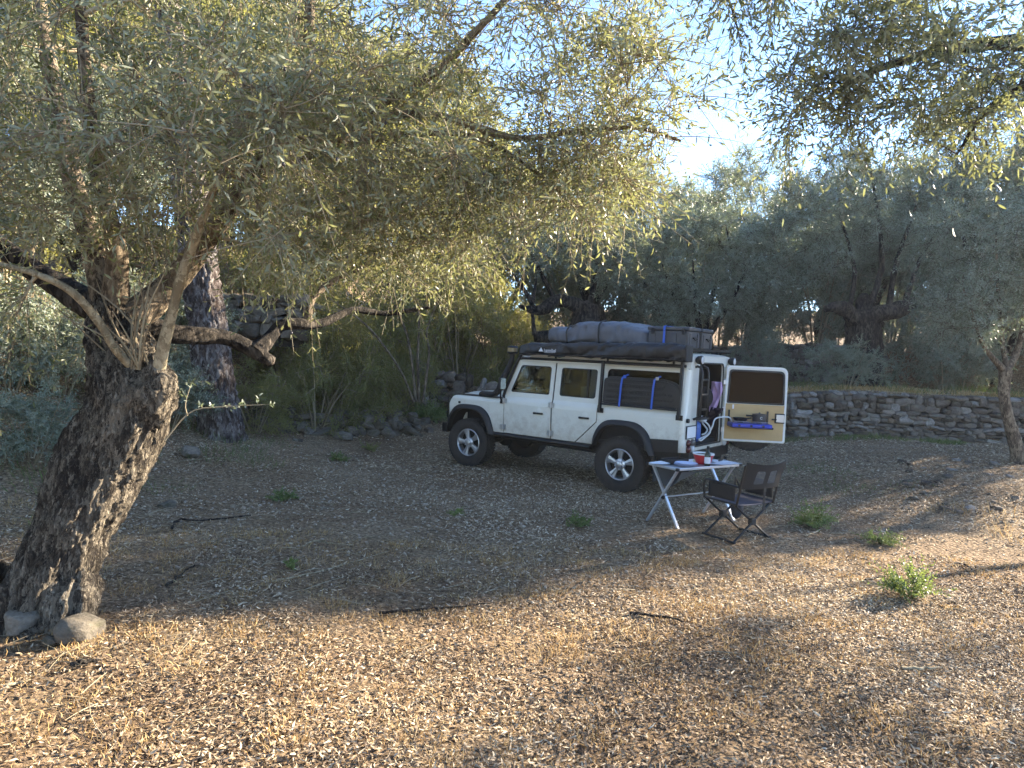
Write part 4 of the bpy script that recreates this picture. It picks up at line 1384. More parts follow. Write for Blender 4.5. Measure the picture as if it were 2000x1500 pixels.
put_shrub(Q2, 1880, 720, 18.0, 1.1, 'dark bush on the terrace behind the pale bent sapling')
SG = 'yellow-green scrub along the left bank'
for px, py, Y, s, z, lab in ((620, 740, 12.8, 0.95, 1.1, 'sunlit scrub bush right under the bent branch of the big olive'), (660, 760, 13.6, 1.2, 1.15, 'sunlit scrub bush midway along the left bank above the rubble'), (725, 770, 14.6, 0.9, 1.2, 'scrub bush at the right end of the bank above the upright stone'), (500, 770, 11.8, 0.8, 1.0, 'low scrub bush just right of the pine trunk foot'),
        (620, 700, 14.5, 1.4, 1.4, 'tall scrub bush in the second row behind the bank middle'), (790, 740, 16.0, 0.9, 1.5, 'narrow scrub bush at the left end of the tumbled rubble wall'), (720, 690, 16.0, 1.6, 1.4, 'broad tall scrub bush in the second row left of the rubble wall'), (560, 640, 15.6, 1.2, 1.3, 'scrub bush high on the slope beside the sunlit flat-stone wall'),
        (900, 640, 18.5, 1.6, 1.4, 'green scrub bush on the terrace straight above the snorkel top'), (840, 620, 18.5, 1.8, 1.5, 'broad scrub bush on the terrace above the left end of the rubble wall'), (975, 640, 18.6, 1.3, 1.4, 'scrub bush on the terrace beside the bent arm of the dark stump')):
    put_shrub(Q1, px, py, Y, s, lab, SG, z)
DG = 'dim scrub filling the gaps under the back trees'
for i, (x, y, s, z) in enumerate([(3.2, 20.9, 0.9, 1.2), (1.0, 20.4, 1.1, 1.3), (-0.6, 19.0, 1.5, 1.3), (5.0, 24.5, 1.6, 1.2), (7.2, 22.4, 1.1, 1.1), (9.6, 22.6, 2.0, 1.3), (12.2, 20.0, 1.9, 1.3), (11.0, 18.0, 1.3, 1.1), (14.5, 21.5, 2.2, 1.3), (11.4, 25.0, 1.6, 1.2), (2.4, 26.0, 2.6, 1.4), (6.8, 27.5, 2.8, 1.5), (14.5, 27.5, 3.0, 1.5), (-2.5, 25, 2.6, 1.4), (-6, 22.5, 2.4, 1.4), (-9.5, 19.0, 2.2, 1.4), (-12, 16.5, 2.4, 1.5), (-6.2, 16.0, 1.7, 1.4), (-9, 12.5, 1.7, 1.3), (19, 27, 3, 1.5), (4.4, 18.3, 0.9, 1.1), (13.6, 15.9, 1.3, 1.2), (17, 17, 2, 1.4), (-15, 22, 3.2, 1.5), (-3.5, 30, 3.4, 1.5), (-9, 28, 3.4, 1.5), (3, 31, 3.4, 1.5), (9.5, 33, 3.6, 1.5), (17, 35, 4, 1.5), (24, 30, 4, 1.5)]):
    o = copy_tree(Q2 if (x > 2) else Q1)
    o.location = on_ground(x, y, -0.05)
    o.rotation_euler = (0, 0, i * 1.7)
    o.scale = (s, s, s * z)
    tag(o, 'dense scrub bush filling the dim space under the back trees', 'shrub', DG)
SL = 'dark scrub left of the big trunk'
for px, py, Y, s, z, lab in ((60, 850, 8.0, 0.7, 0.9, 'nearest low dark bush at the left edge behind the leaning trunk'), (20, 760, 9.5, 1.0, 1.1, 'dark bush at the left edge above the nearest low bush'), (120, 740, 10.0, 0.9, 1.0, 'dark bush on the slope just left of the leaning trunk head'), (330, 760, 10.5, 0.8, 1.0, 'bush between the olive trunk and the pine trunk'), (200, 720, 11.5, 1.1, 1.1, 'bush hidden behind the head of the leaning trunk'), (330, 690, 12.5, 1.1, 1.2, 'taller bush behind the gap between olive and pine trunks')):
    put_shrub(Q2, px, py, Y, s, lab, SL, z)

# ------------------------------------------------------------------ dry-stone walls, stone by stone
def stone_mesh(seed, sub=2):
    bm = bmesh.new()
    bmesh.ops.create_cube(bm, size=1.0)
    bmesh.ops.subdivide_edges(bm, edges=bm.edges, cuts=1, use_grid_fill=True)
    rg = random.Random(seed)
    for v in bm.verts:
        d = v.co.normalized()
        v.co = v.co.lerp(d * 0.6, 0.70) + Vector((rg.uniform(-1, 1), rg.uniform(-1, 1), rg.uniform(-1, 1))) * 0.085
    me = bpy.data.meshes.new('stone')
    bm.to_mesh(me)
    bm.free()
    me.polygons.foreach_set('use_smooth', np.ones(len(me.polygons), dtype=bool))
    me.set_sharp_from_angle(angle=R(60))
    return me
STONES = [stone_mesh(100 + k) for k in range(14)]
STONES_W = [s.copy() for s in STONES]
for s in STONES: s.materials.append(M_STONE)
for s in STONES_W: s.materials.append(M_STONE_W)
def stone_wall(label, p0, p1, base, height, size, warm=False, tumble=0.0, depth=0.3, seed=1, flat=0.55, name='dry_stone_wall', lean=0.08):
    rg = random.Random(seed)
    p0, p1 = Vector((*p0, 0)), Vector((*p1, 0))
    d = (p1 - p0)
    L = d.length
    d.normalize()
    nn = Vector((d.y, -d.x, 0))
    if nn.y > 0: nn = -nn
    root = empty(name, (p0.x, p0.y, base(0)), 0, label, 'stone wall')
    pool = STONES_W if warm else STONES
    ang = math.atan2(d.y, d.x)
    core = MB()
    nseg = 10
    G = []
    for i in range(nseg + 1):
        s = L * i / nseg
        q = p0 + d * s
        zb = base(s / L)
        hh = height * (1 - tumble * 0.35)
        G.append([q - nn * 0.06 + Vector((0, 0, zb - 0.15)), q - nn * (lean + 0.06) + Vector((0, 0, zb + hh - 0.10)), q - nn * (depth + 0.2) + Vector((0, 0, zb + hh - 0.14)), q - nn * (depth + 0.3) + Vector((0, 0, zb - 0.15))])
    core.grid(G)
    c = core.build('wall_core', M_CORE, root)
    z = 0.0
    row = 0
    while z < height - size * 0.15:
        hrow = size * rg.uniform(0.42, 0.95) * (1.25 if row == 0 else 1)
        s = -rg.random() * size
        while s < L:
            w = size * rg.choice((rg.uniform(0.45, 0.9), rg.uniform(0.8, 1.4), rg.uniform(1.2, 2.0)))
            if rg.random() < tumble * 0.35 * (z / height + 0.3):
                s += w
                continue
            h = hrow * rg.uniform(0.7, 1.4)
            if z + h > height * 1.12:
                h = max(size * 0.3, height * 1.08 - z)
            q = p0 + d * (s + w / 2) + nn * (rg.uniform(-0.03, 0.05) + tumble * rg.uniform(0, 0.35) * (1 - z / height)) - nn * (lean * z / height)
            o = bpy.data.objects.new('stone', rg.choice(pool))
            o.location = q + Vector((0, 0, base(min(1, max(0, (s + w / 2) / L))) + z + h / 2))
            dp = depth * rg.uniform(0.7, 1.1)
            o.scale = (w * 1.04, dp * rg.uniform(0.9, 1.25), h * 1.08)
            o.rotation_euler = (rg.uniform(-0.15, 0.15) + tumble * rg.uniform(-0.4, 0.4), rg.uniform(-0.2, 0.2) * (1 + 2 * tumble), ang + rg.uniform(-0.18, 0.18) + (math.pi if rg.random() < 0.5 else 0))
            link(o, root)
            s += w * 0.97
        z += hrow * 0.94
        row += 1
    settle(root)
    return root
def wall_base(p0, p1, sink=0.03, off=-0.35):
    def f(t):
        x = p0[0] + (p1[0] - p0[0]) * t
        y = p0[1] + (p1[1] - p0[1]) * t
        return ground_h(x, y + off) - sink
    return f
def seg(x0, x1, line, off=0.12):
    return (x0, float(line(x0)) + off), (x1, float(line(x1)) + off)
def straw_along(line, x0, x1, n, dy):
    C, Rr, H = [], [], []
    for k in range(n):
        x_ = random.uniform(x0, x1)
        C.append((x_, float(line(x_)) + random.uniform(*dy))); Rr.append(0.25); H.append(random.uniform(0.06, 0.2))
    blades(C, Rr, 40, H, 0.008, M_STRAW, 'terrace_straw', 'dry pale grass along the top of the right stone wall', 'dry grass')
straw_along(wall_line, 4.4, 11.5, 110, (0.3, 1.3))
a, b = seg(4.2, 12.2, wall_line)
stone_wall('waist-high dry stone terrace wall to the right of the open rear door', a, b, wall_base(a, b), 0.96, 0.168, seed=4)
a, b = seg(-2.6, 1.2, wall_line)
stone_wall('tumbled rubble terrace wall just left of the bonnet and snorkel', a, b, wall_base(a, b), 1.02, 0.23, tumble=0.6, seed=8)
a, b = seg(3.6, 10.5, far_line)
stone_wall('upper dry stone wall seen above the roof boxes and rear door', a, b, wall_base(a, b), 1.05, 0.23, seed=12)
pb0, pb1 = (-4.6, 12.1), (-1.9, 14.1)
stone_wall('low collapsed stone bank between the pine trunk and front bumper', pb0, pb1, wall_base(pb0, pb1, 0.05, 0.0), 0.42, 0.2, warm=True, tumble=0.7, seed=21)
pl0, pl1 = (-6.6, 13.6), (-3.9, 13.4)
stone_wall('sunlit wall of flat stones behind the pine trunk', pl0, pl1, lambda t: 1.95, 0.85, 0.24, warm=True, tumble=0.3, seed=15)

# ------------------------------------------------------------------ boulders and loose stones
def boulder(px, py, w, h, d, label, seed, name='rock', mat=None, group=None, Y=None, rough=0.10):
    p = at_ground(px, py)
    bm = bmesh.new()
    bmesh.ops.create_icosphere(bm, subdivisions=4 if w > 0.2 else 2, radius=0.5)
    V = np.array([v.co[:] for v in bm.verts])
    rg_ = np.random.default_rng(seed)
    q = V.copy()
    for k in range(13):
        nn = nrm(rg_.normal(0, 1, 3))
        off = rg_.uniform(0.28, 0.42)
        dd = q @ nn - off
        q = q - np.maximum(dd, 0)[:, None] * nn * 0.92
    q = q * (1 + fbm(V * 3.2 + seed * 3.1, 4, seed) * rough + fbm(V * 11 + seed, 3, seed + 5) * rough * 0.4)[:, None]
    q[:, 2] = np.maximum(q[:, 2], -0.28)
    for v, c in zip(bm.verts, q):
        v.co = Vector(c)
    me = bpy.data.meshes.new(name)
    bm.to_mesh(me)
    bm.free()
    me.polygons.foreach_set('use_smooth', np.ones(len(me.polygons), dtype=bool))
    me.materials.append(mat or M_STONE_W)
    o = bpy.data.objects.new(name, me)
    o.scale = (w, d, h)
    o.location = p + Vector((0, d * 0.35, h * 0.22))
    o.rotation_euler = (0, 0, seed * 0.3)
    link(o)
    return tag(o, label, 'rock', group)
boulder(140, 1258, 0.31, 0.23, 0.25, 'pale rounded boulder at the right foot of the big olive trunk', 3)
boulder(22, 1252, 0.31, 0.24, 0.25, 'mossy boulder at the lower left edge beneath the olive trunk', 5)
boulder(74, 1226, 0.16, 0.17, 0.14, 'small stone wedged between the two boulders under the olive', 6)
boulder(92, 1266, 0.12, 0.09, 0.1, 'low flat stone in front of the two boulders', 9)
boulder(366, 896, 0.42, 0.24, 0.3, 'pale stone on the slope between the olive and pine trunks', 7)
boulder(630, 795, 0.40, 0.3, 0.3, 'round sunlit stone on the rubble of the left bank', 8)
boulder(768, 838, 0.34, 0.24, 0.26, 'rounded stone low on the bank left of the front wheel', 11)
boulder(795, 843, 0.26, 0.16, 0.2, 'flat stone beside the rounded one left of the front wheel', 12)
boulder(710, 825, 0.3, 0.26, 0.24, 'upright stone at the right end of the bank rubble', 13)
boulder(320, 995, 0.22, 0.13, 0.16, 'half-buried pale stone right of the leaning trunk', 14)
boulder(855, 760, 0.55, 0.5, 0.4, 'big pale boulder below the tumbled rubble wall', 15)
boulder(30, 806, 0.2, 0.16, 0.16, 'white stone on the dark slope at the left edge', 16)
RB = 'loose rubble stones on the left bank'
rg = random.Random(5)
for k in range(70):
    px = rg.uniform(560, 850)
    py = 835 - (px - 560) * 0.07 + rg.uniform(-35, 30)
    s = rg.uniform(0.08, 0.26)
    p = at_ground(px, py)
    o = bpy.data.objects.new('rubble_stone', rg.choice(STONES if rg.random() < 0.6 else STONES_W))
    o.location = p + Vector((0, 0, s * 0.15))
    o.scale = (s * rg.uniform(0.9, 1.5), s, s * rg.uniform(0.5, 0.9))
    o.rotation_euler = (rg.uniform(-.4, .4), rg.uniform(-.4, .4), rg.uniform(0, 6))
    link(o)
    tag(o, 'loose rubble stone on the bank between pine trunk and front wheel', 'rock', RB)
RB2 = 'loose stones on the ground at the right'
for k in range(46):
    px, py = rg.uniform(1760, 1990), rg.uniform(900, 1010)
    s = rg.uniform(0.04, 0.12)
    p = at_ground(px, py)
    o = bpy.data.objects.new('loose_stone', rg.choice(STONES))
    o.location = p + Vector((0, 0, s * 0.12))
    o.scale = (s * rg.uniform(0.9, 1.6), s, s * rg.uniform(0.4, 0.7))
    o.rotation_euler = (rg.uniform(-.3, .3), rg.uniform(-.3, .3), rg.uniform(0, 6))
    link(o)
    tag(o, 'small loose stone on the ground below the pale bent sapling', 'rock', RB2)

# ------------------------------------------------------------------ weeds and sticks
def weed(px, py, r, h, n, L, W, mat, label, seed, stem=0.25, name='weed'):
    p = at_ground(px, py)
    root = empty(name, p, 0, label, 'weed')
    T = Tree(seed)
    m_ = n
    a = T.rng.random(m_) * 6.28
    q = r * T.rng.random(m_) ** 0.6
    e = np.stack([np.cos(a) * q, np.sin(a) * q, h * (1 - 0.55 * (q / r) ** 2) * T.rng.uniform(0.55, 1.1, m_)], 1)
    st = e * np.array([0.12, 0.12, 0])
    mid = e * np.array([0.45, 0.45, 0.65]) + T.rng.normal(0, 0.02, (m_, 3))
    T.tw.append((st, mid, e))
    for k in range(2):
        s2 = st * 0.25 + mid * 0.5 + e * 0.25
        e2 = e + T.rng.normal(0, 0.28 * r, (m_, 3))
        e2[:, 2] = np.abs(e2[:, 2])
        T.tw.append((s2, (s2 + e2) / 2 + T.rng.normal(0, 0.01, (m_, 3)), e2))
    build_foliage(T, root, 14, L, W, mat, M_GRASS, True, 0.0016, 3, 4, name='foliage')
    return root
weed(1778, 1172, 0.24, 0.30, 42, 0.030, 0.012, M_LEAF_G, 'bushy bright green weed in the sunlit right foreground', 1)
weed(1592, 1030, 0.28, 0.22, 44, 0.032, 0.013, M_LEAF_G, 'bushy green weed standing right of the camp chair', 2)
weed(838, 822, 0.55, 0.34, 80, 0.05, 0.02, M_LEAF_G, 'patch of bright green weeds beside the front bumper', 3)
weed(1128, 1030, 0.14, 0.12, 18, 0.03, 0.010, M_LEAF_G, 'small green weed left of the table legs', 4)
weed(660, 900, 0.14, 0.10, 18, 0.03, 0.012, M_LEAF_G, 'small green weed in the gravel left of the front wheel', 5)
weed(552, 978, 0.18, 0.10, 18, 0.035, 0.012, M_LEAF_G, 'low green weed on the litter right of the big trunk', 6)
weed(568, 1112, 0.09, 0.10, 9, 0.024, 0.008, M_LEAF_G, 'thin upright green weed in the shaded litter', 7)
weed(945, 908, 0.12, 0.17, 12, 0.03, 0.008, M_LEAF_F, 'grey-green weed growing against the front tyre', 8)
weed(1715, 1062, 0.25, 0.09, 26, 0.026, 0.009, M_LEAF_G, 'low spreading weed between the two bushy green weeds', 9)
weed(890, 1005, 0.10, 0.07, 9, 0.024, 0.008, M_LEAF_G, 'tiny green weed in the gravel before the vehicle', 10)
weed(1935, 745, 0.0001 + 0.3, 0.2, 20, 0.05, 0.018, M_LEAF_S, 'low weed on the terrace edge by the pale sapling', 11)
weed(870, 735, 0.5, 0.35, 50, 0.05, 0.018, M_LEAF_G, 'green weeds at the foot of the rubble wall above the bonnet', 12)
weed(720, 880, 0.18, 0.12, 14, 0.03, 0.010, M_LEAF_S, 'dull green weed at the gravel edge below the bank', 13)

def stick(pts, r, label, mat=None, group=None):
    P = [at_ground(*p) + Vector((0, 0, r * 1.2 + 0.008)) for p in pts]
    c = sum(P, Vector()) / len(P)
    Q, rr = smooth_path([p - c for p in P], np.linspace(r, r * 0.5, len(P)), 14)
    rg = np.random.default_rng(int(pts[0][0]))
    Q[1:-1] += rg.normal(0, r * 0.5, (12, 3)) * np.array([1, 1, 0.5])
    o = MB().tube(Q, rr, 7).build('stick', mat or M_BARK_S, None, 60, loc=c)
    return tag(o, label, 'stick', group)
stick([(740, 1203), (850, 1196), (950, 1186)], 0.011, 'long grey stick lying across the shade left of centre', M_BARK_D)
stick([(1230, 1205), (1290, 1212), (1335, 1220)], 0.012, 'dark stick lying in the middle foreground', M_BARK_D)
stick([(530, 1140), (640, 1115), (760, 1080)], 0.006, 'long pale twig lying along the sunlit streak')
stick([(325, 1150), (352, 1128), (380, 1110)], 0.012, 'short dark branch piece right of the boulders', M_BARK_D)
stick([(335, 1040), (350, 1020), (390, 1022), (490, 1012)], 0.014, 'bent dark branch on the litter right of the trunk', M_BARK_D)
stick([(720, 850), (728, 835), (735, 822)], 0.012, 'pale upright stick leaning on the left bank')
stick([(590, 1075), (612, 1062), (660, 1066), (690, 1068)], 0.008, 'forked pale twig in the shaded centre left')
stick([(1575, 1050), (1600, 1040), (1612, 1034)], 0.010, 'short pale stick beside the weed right of the chair')
stick([(1690, 1138), (1712, 1134), (1728, 1131)], 0.012, 'dark stick at the foot of the bright bushy weed', M_BARK_D)
stick([(1865, 1105), (1885, 1108), (1898, 1118)], 0.012, 'short bent dark stick in the right foreground', M_BARK_D)
stick([(1760, 1315), (1800, 1313), (1840, 1312)], 0.012, 'pale stick lying in the sunlit lower right')
stick([(940, 1165), (965, 1155), (1000, 1140)], 0.006, 'thin pale twig in the shaded centre')
stick([(1210, 1240), (1225, 1232), (1240, 1225)], 0.007, 'thin twig near the golden grass tuft')
stick([(600, 1310), (615, 1296), (640, 1282)], 0.006, 'thin pale twig near the lower left centre')
stick([(140, 1310), (170, 1304), (188, 1300)], 0.014, 'short brown branch piece below the boulders', M_BARK_D)
stick([(10, 1348), (35, 1342), (60, 1338)], 0.010, 'pale stick at the lower left edge')
stick([(350, 905), (430, 898), (510, 915)], 0.008, 'long grey twig lying below the pine trunk')
def twig_litter():
    x, y = scatter(4200, 2.8, 15)
    left = ss(0.5, -3.0, x)
    ok = RNG.random(len(x)) < 0.25 + 0.7 * left
    ok &= free_of(x, y, TRUNK_SPOTS)
    x, y = x[ok], y[ok]
    n = len(x)
    a = RNG.random(n) * 6.28
    l = RNG.uniform(0.08, 0.42, n)
    p0 = np.stack([x, y, ground_hv(x, y) + 0.012], 1)
    x2, y2 = x + np.cos(a) * l, y + np.sin(a) * l
    p2 = np.stack([x2, y2, ground_hv(x2, y2) + 0.012 + RNG.random(n) * 0.05], 1)
    p1 = (p0 + p2) / 2 + RNG.normal(0, 0.1, (n, 3)) * l[:, None] * np.array([1, 1, 0.2]) + np.array([0, 0, 0.015])
    V, F, k = twig_arrays(p0, p1, p2, RNG.uniform(0.0012, 0.0042, n), 4, 4)
    o = np_mesh('twig_litter', V, F, M_TWIG, None, np.repeat(RNG.random(n), k))
    tag(o, 'fine fallen twigs scattered over the leaf litter', 'twigs', kind='stuff')
twig_litter()

# ------------------------------------------------------------------ vehicle materials
M_PAINT = simple('off_white_paint', (0.68, 0.665, 0.585), 0.30, var=0.05, vscale=2.5, coat=0.25, spec=0.4)
M_BLACKP = simple('black_plastic', (0.0099, 0.0099, 0.0108), 0.55, var=0.25, vscale=9, bump=0.15, bscale=160)
M_BLACKM = simple('black_metal', (0.0054, 0.0054, 0.0059), 0.42, var=0.2, vscale=12)
M_RUBBER = simple('tyre_rubber', (0.0126, 0.0117, 0.0108), 0.85, col2=(0.04, 0.033, 0.027), vscale=5, bump=0.2, bscale=60)
M_ALLOY = simple('alloy', (0.55, 0.55, 0.56), 0.32, metal=0.85, var=0.12, vscale=10)
M_STEEL = simple('galvanised_steel', (0.45, 0.45, 0.46), 0.35, metal=0.9)
M_DARK = simple('dark_interior', (0.0054, 0.0054, 0.0063), 0.8)
M_GLASS = glass_mat('window_glass', (0.62, 0.67, 0.65), 0.8)
M_GLASSD = glass_mat('tinted_glass', (0.05, 0.055, 0.06), 0.35)
M_PLY = simple('plywood', (0.50, 0.33, 0.145), 0.55, var=0.09, vscale=4, bump=0.04)
M_AWN = simple('black_pvc', (0.0063, 0.0063, 0.0072), 0.42, var=0.3, vscale=6, bump=0.5, bscale=11)
M_TENT = simple('grey_canvas', (0.12, 0.125, 0.138), 0.7, var=0.12, vscale=3, bump=0.5, bscale=8)
M_CASE = simple('grey_case_plastic', (0.06, 0.063, 0.069), 0.5, var=0.12, vscale=9, bump=0.12, bscale=120)
M_BLUE = simple('blue_strap', (0.035, 0.12, 0.55), 0.6)
M_STOVE = simple('blue_enamel', (0.03, 0.055, 0.42), 0.3)
M_GASB = simple('blue_gas_bottle', (0.025, 0.10, 0.36), 0.35)
M_HOSE = simple('white_hose', (0.62, 0.62, 0.6), 0.5)
M_WHITE = simple('white_plastic', (0.72, 0.72, 0.72), 0.4)
M_RED = simple('red_plastic', (0.50, 0.018, 0.022), 0.35)
M_REDL = simple('red_lens', (0.07, 0.012, 0.014), 0.15)
M_AMBER = simple('smoked_lens', (0.10, 0.09, 0.085), 0.15)
M_CLEAR = simple('clear_lens', (0.55, 0.55, 0.55), 0.12)
M_LILAC = simple('lilac_cloth', (0.50, 0.33, 0.52), 0.9, var=0.12, vscale=12)
M_PURPLE = simple('dark_purple_cloth', (0.0158, 0.0090, 0.0203), 0.9)
M_CURT = simple('pale_blue_curtain', (0.32, 0.42, 0.62), 0.9, var=0.1)
M_GREYI = simple('grey_cabinet', (0.38, 0.38, 0.36), 0.5)
M_ALU = simple('aluminium', (0.62, 0.63, 0.66), 0.35, metal=0.75, var=0.06)
M_FABRIC = simple('black_fabric', (0.0081, 0.0081, 0.0090), 0.85, bump=0.2, bscale=220)
M_SEATF = simple('dark_grey_fabric', (0.05, 0.047, 0.064), 0.85, bump=0.2, bscale=220)
M_MESH = simple('grey_net', (0.11, 0.115, 0.12), 0.8)
M_PORC = simple('pale_blue_plate', (0.50, 0.58, 0.76), 0.3)
M_PAPER = simple('white_paper', (0.70, 0.71, 0.74), 0.7, var=0.06, vscale=20)
M_BOTTLE = simple('dark_bottle_glass', (0.012, 0.02, 0.012), 0.12)
M_POT = simple('dark_grey_pot', (0.06, 0.063, 0.07), 0.4, metal=0.3)
M_PRINT = simple('white_print', (0.75, 0.75, 0.75), 0.6)
M_CHEQ = simple('black_chequer_plate', (0.0090, 0.0090, 0.0099), 0.4, var=0.3, vscale=30, bump=0.5, bscale=70)
M_DUSTY = simple('dusty_underbody', (0.0135, 0.0121, 0.0108), 0.9, var=0.4, vscale=6)

def dusty_paint():
    """body paint with dried dust and mud spatter low on the panels"""
    nt = M_PAINT.node_tree
    b = next(n for n in nt.nodes if n.type == 'BSDF_PRINCIPLED')
    src = b.inputs['Base Color'].links[0].from_socket
    tc = next(n for n in nt.nodes if n.type == 'TEX_COORD')
    sp = N(nt, 'ShaderNodeSeparateXYZ')
    nt.links.new(tc.outputs['Object'], sp.inputs[0])
    nz = N(nt, 'ShaderNodeTexNoise')
    nz.inputs['Scale'].default_value = 9.0
    nz.inputs['Detail'].default_value = 9
    nz.inputs['Roughness'].default_value = 0.75
    nt.links.new(tc.outputs['Object'], nz.inputs['Vector'])
    mr = N(nt, 'ShaderNodeMapRange')
    mr.inputs['From Min'].default_value = 0.58
    mr.inputs['From Max'].default_value = 1.15
    mr.inputs['To Min'].default_value = 0.30
    mr.inputs['To Max'].default_value = -0.12
    nt.links.new(sp.outputs[2], mr.inputs['Value'])
    ad = N(nt, 'ShaderNodeMath', operation='ADD')
    nt.links.new(nz.outputs['Fac'], ad.inputs[0])
    nt.links.new(mr.outputs[0], ad.inputs[1])
    rp = ramp(nt, [(0.5, (0, 0, 0)), (0.85, (0.65, 0.65, 0.65))])
    nt.links.new(ad.outputs[0], rp.inputs['Fac'])
    mx = N(nt, 'ShaderNodeMix', data_type='RGBA')
    nt.links.new(rp.outputs['Color'], mx.inputs['Factor'])
    nt.links.new(src, mx.inputs['A'])
    mx.inputs['B'].default_value = (0.36, 0.29, 0.21, 1)
    nt.links.new(mx.outputs['Result'], b.inputs['Base Color'])
    rr = N(nt, 'ShaderNodeMath', operation='MULTIPLY_ADD')
    rr.inputs[1].default_value = 0.5
    rr.inputs[2].default_value = 0.28
    nt.links.new(rp.outputs['Color'], rr.inputs[0])
    nt.links.new(rr.outputs[0], b.inputs['Roughness'])
dusty_paint()

# ------------------------------------------------------------------ the vehicle (x forward from the rear axle, y to its left)
VEH = empty('off_road_vehicle', (2.0802, 10.5889, 0.0), math.atan2(1.67247, -2.23814), 'off-white long-wheelbase off-road vehicle parked with its rear door open', 'vehicle')
def vy(z):
    """half-width of the body side at height z"""
    zs = [0.58, 0.66, 0.80, 1.00, 1.09, 1.125, 1.165, 1.195, 1.21, 1.78]
    ys = [0.846, 0.858, 0.866, 0.868, 0.869, 0.867, 0.857, 0.842, 0.836, 0.775]
    return float(np.interp(z, zs, ys))
def side_map(s, off=0.0):
    return lambda u, v, w: (u, s * (vy(v) + off - w), v)
def densify(poly, zs):
    """add points where outline edges cross the given heights, so that panels follow the curved side"""
    out = []
    k = len(poly)
    for i in range(k):
        a, b = poly[i], poly[(i + 1) % k]
        out.append(a)
        c = [z for z in zs if min(a[1], b[1]) + 1e-4 < z < max(a[1], b[1]) - 1e-4]
        c.sort(reverse=a[1] > b[1])
        for z in c:
            t = (z - a[1]) / (b[1] - a[1])
            out.append((a[0] + (b[0] - a[0]) * t, z))
    return out
SH = [1.09, 1.125, 1.165, 1.195]
def lower_panel(mb, poly, s, t=0.03, top=1.09):
    """flat lower part as a filled outline, curved shoulder as strips; poly ends at z = top"""
    mb.plate([poly], side_map(s), t)
def shoulder(mb, x0, x1, s, t=0.03):
    zs = [1.09, 1.125, 1.165, 1.195, 1.205]
    G = [[(x, s * vy(z), z) for z in zs] for x in (x0, x1)]
    mb.grid(G)
    mb.grid([[(x, s * (vy(z) - t), z) for z in zs] for x in (x0, x1)])
    for x in (x0, x1):
        mb.grid([[(x, s * vy(z), z) for z in zs], [(x, s * (vy(z) - t), z) for z in zs]])
def arch_pts(cx, sc=1.0, rear=False):
    """wheel-arch opening, from rear foot over the top to front foot"""
    p = [(-0.44, 0.60), (-0.405, 0.72), (-0.33, 0.85), (-0.22, 0.925), (-0.10, 0.955), (0.12, 0.955), (0.24, 0.925), (0.33, 0.85), (0.395, 0.74), (0.42, 0.62)]
    return [(cx + x * sc, 0.60 + (z - 0.60) * sc) for x, z in p]
FA, RA = 2.794, 0.0

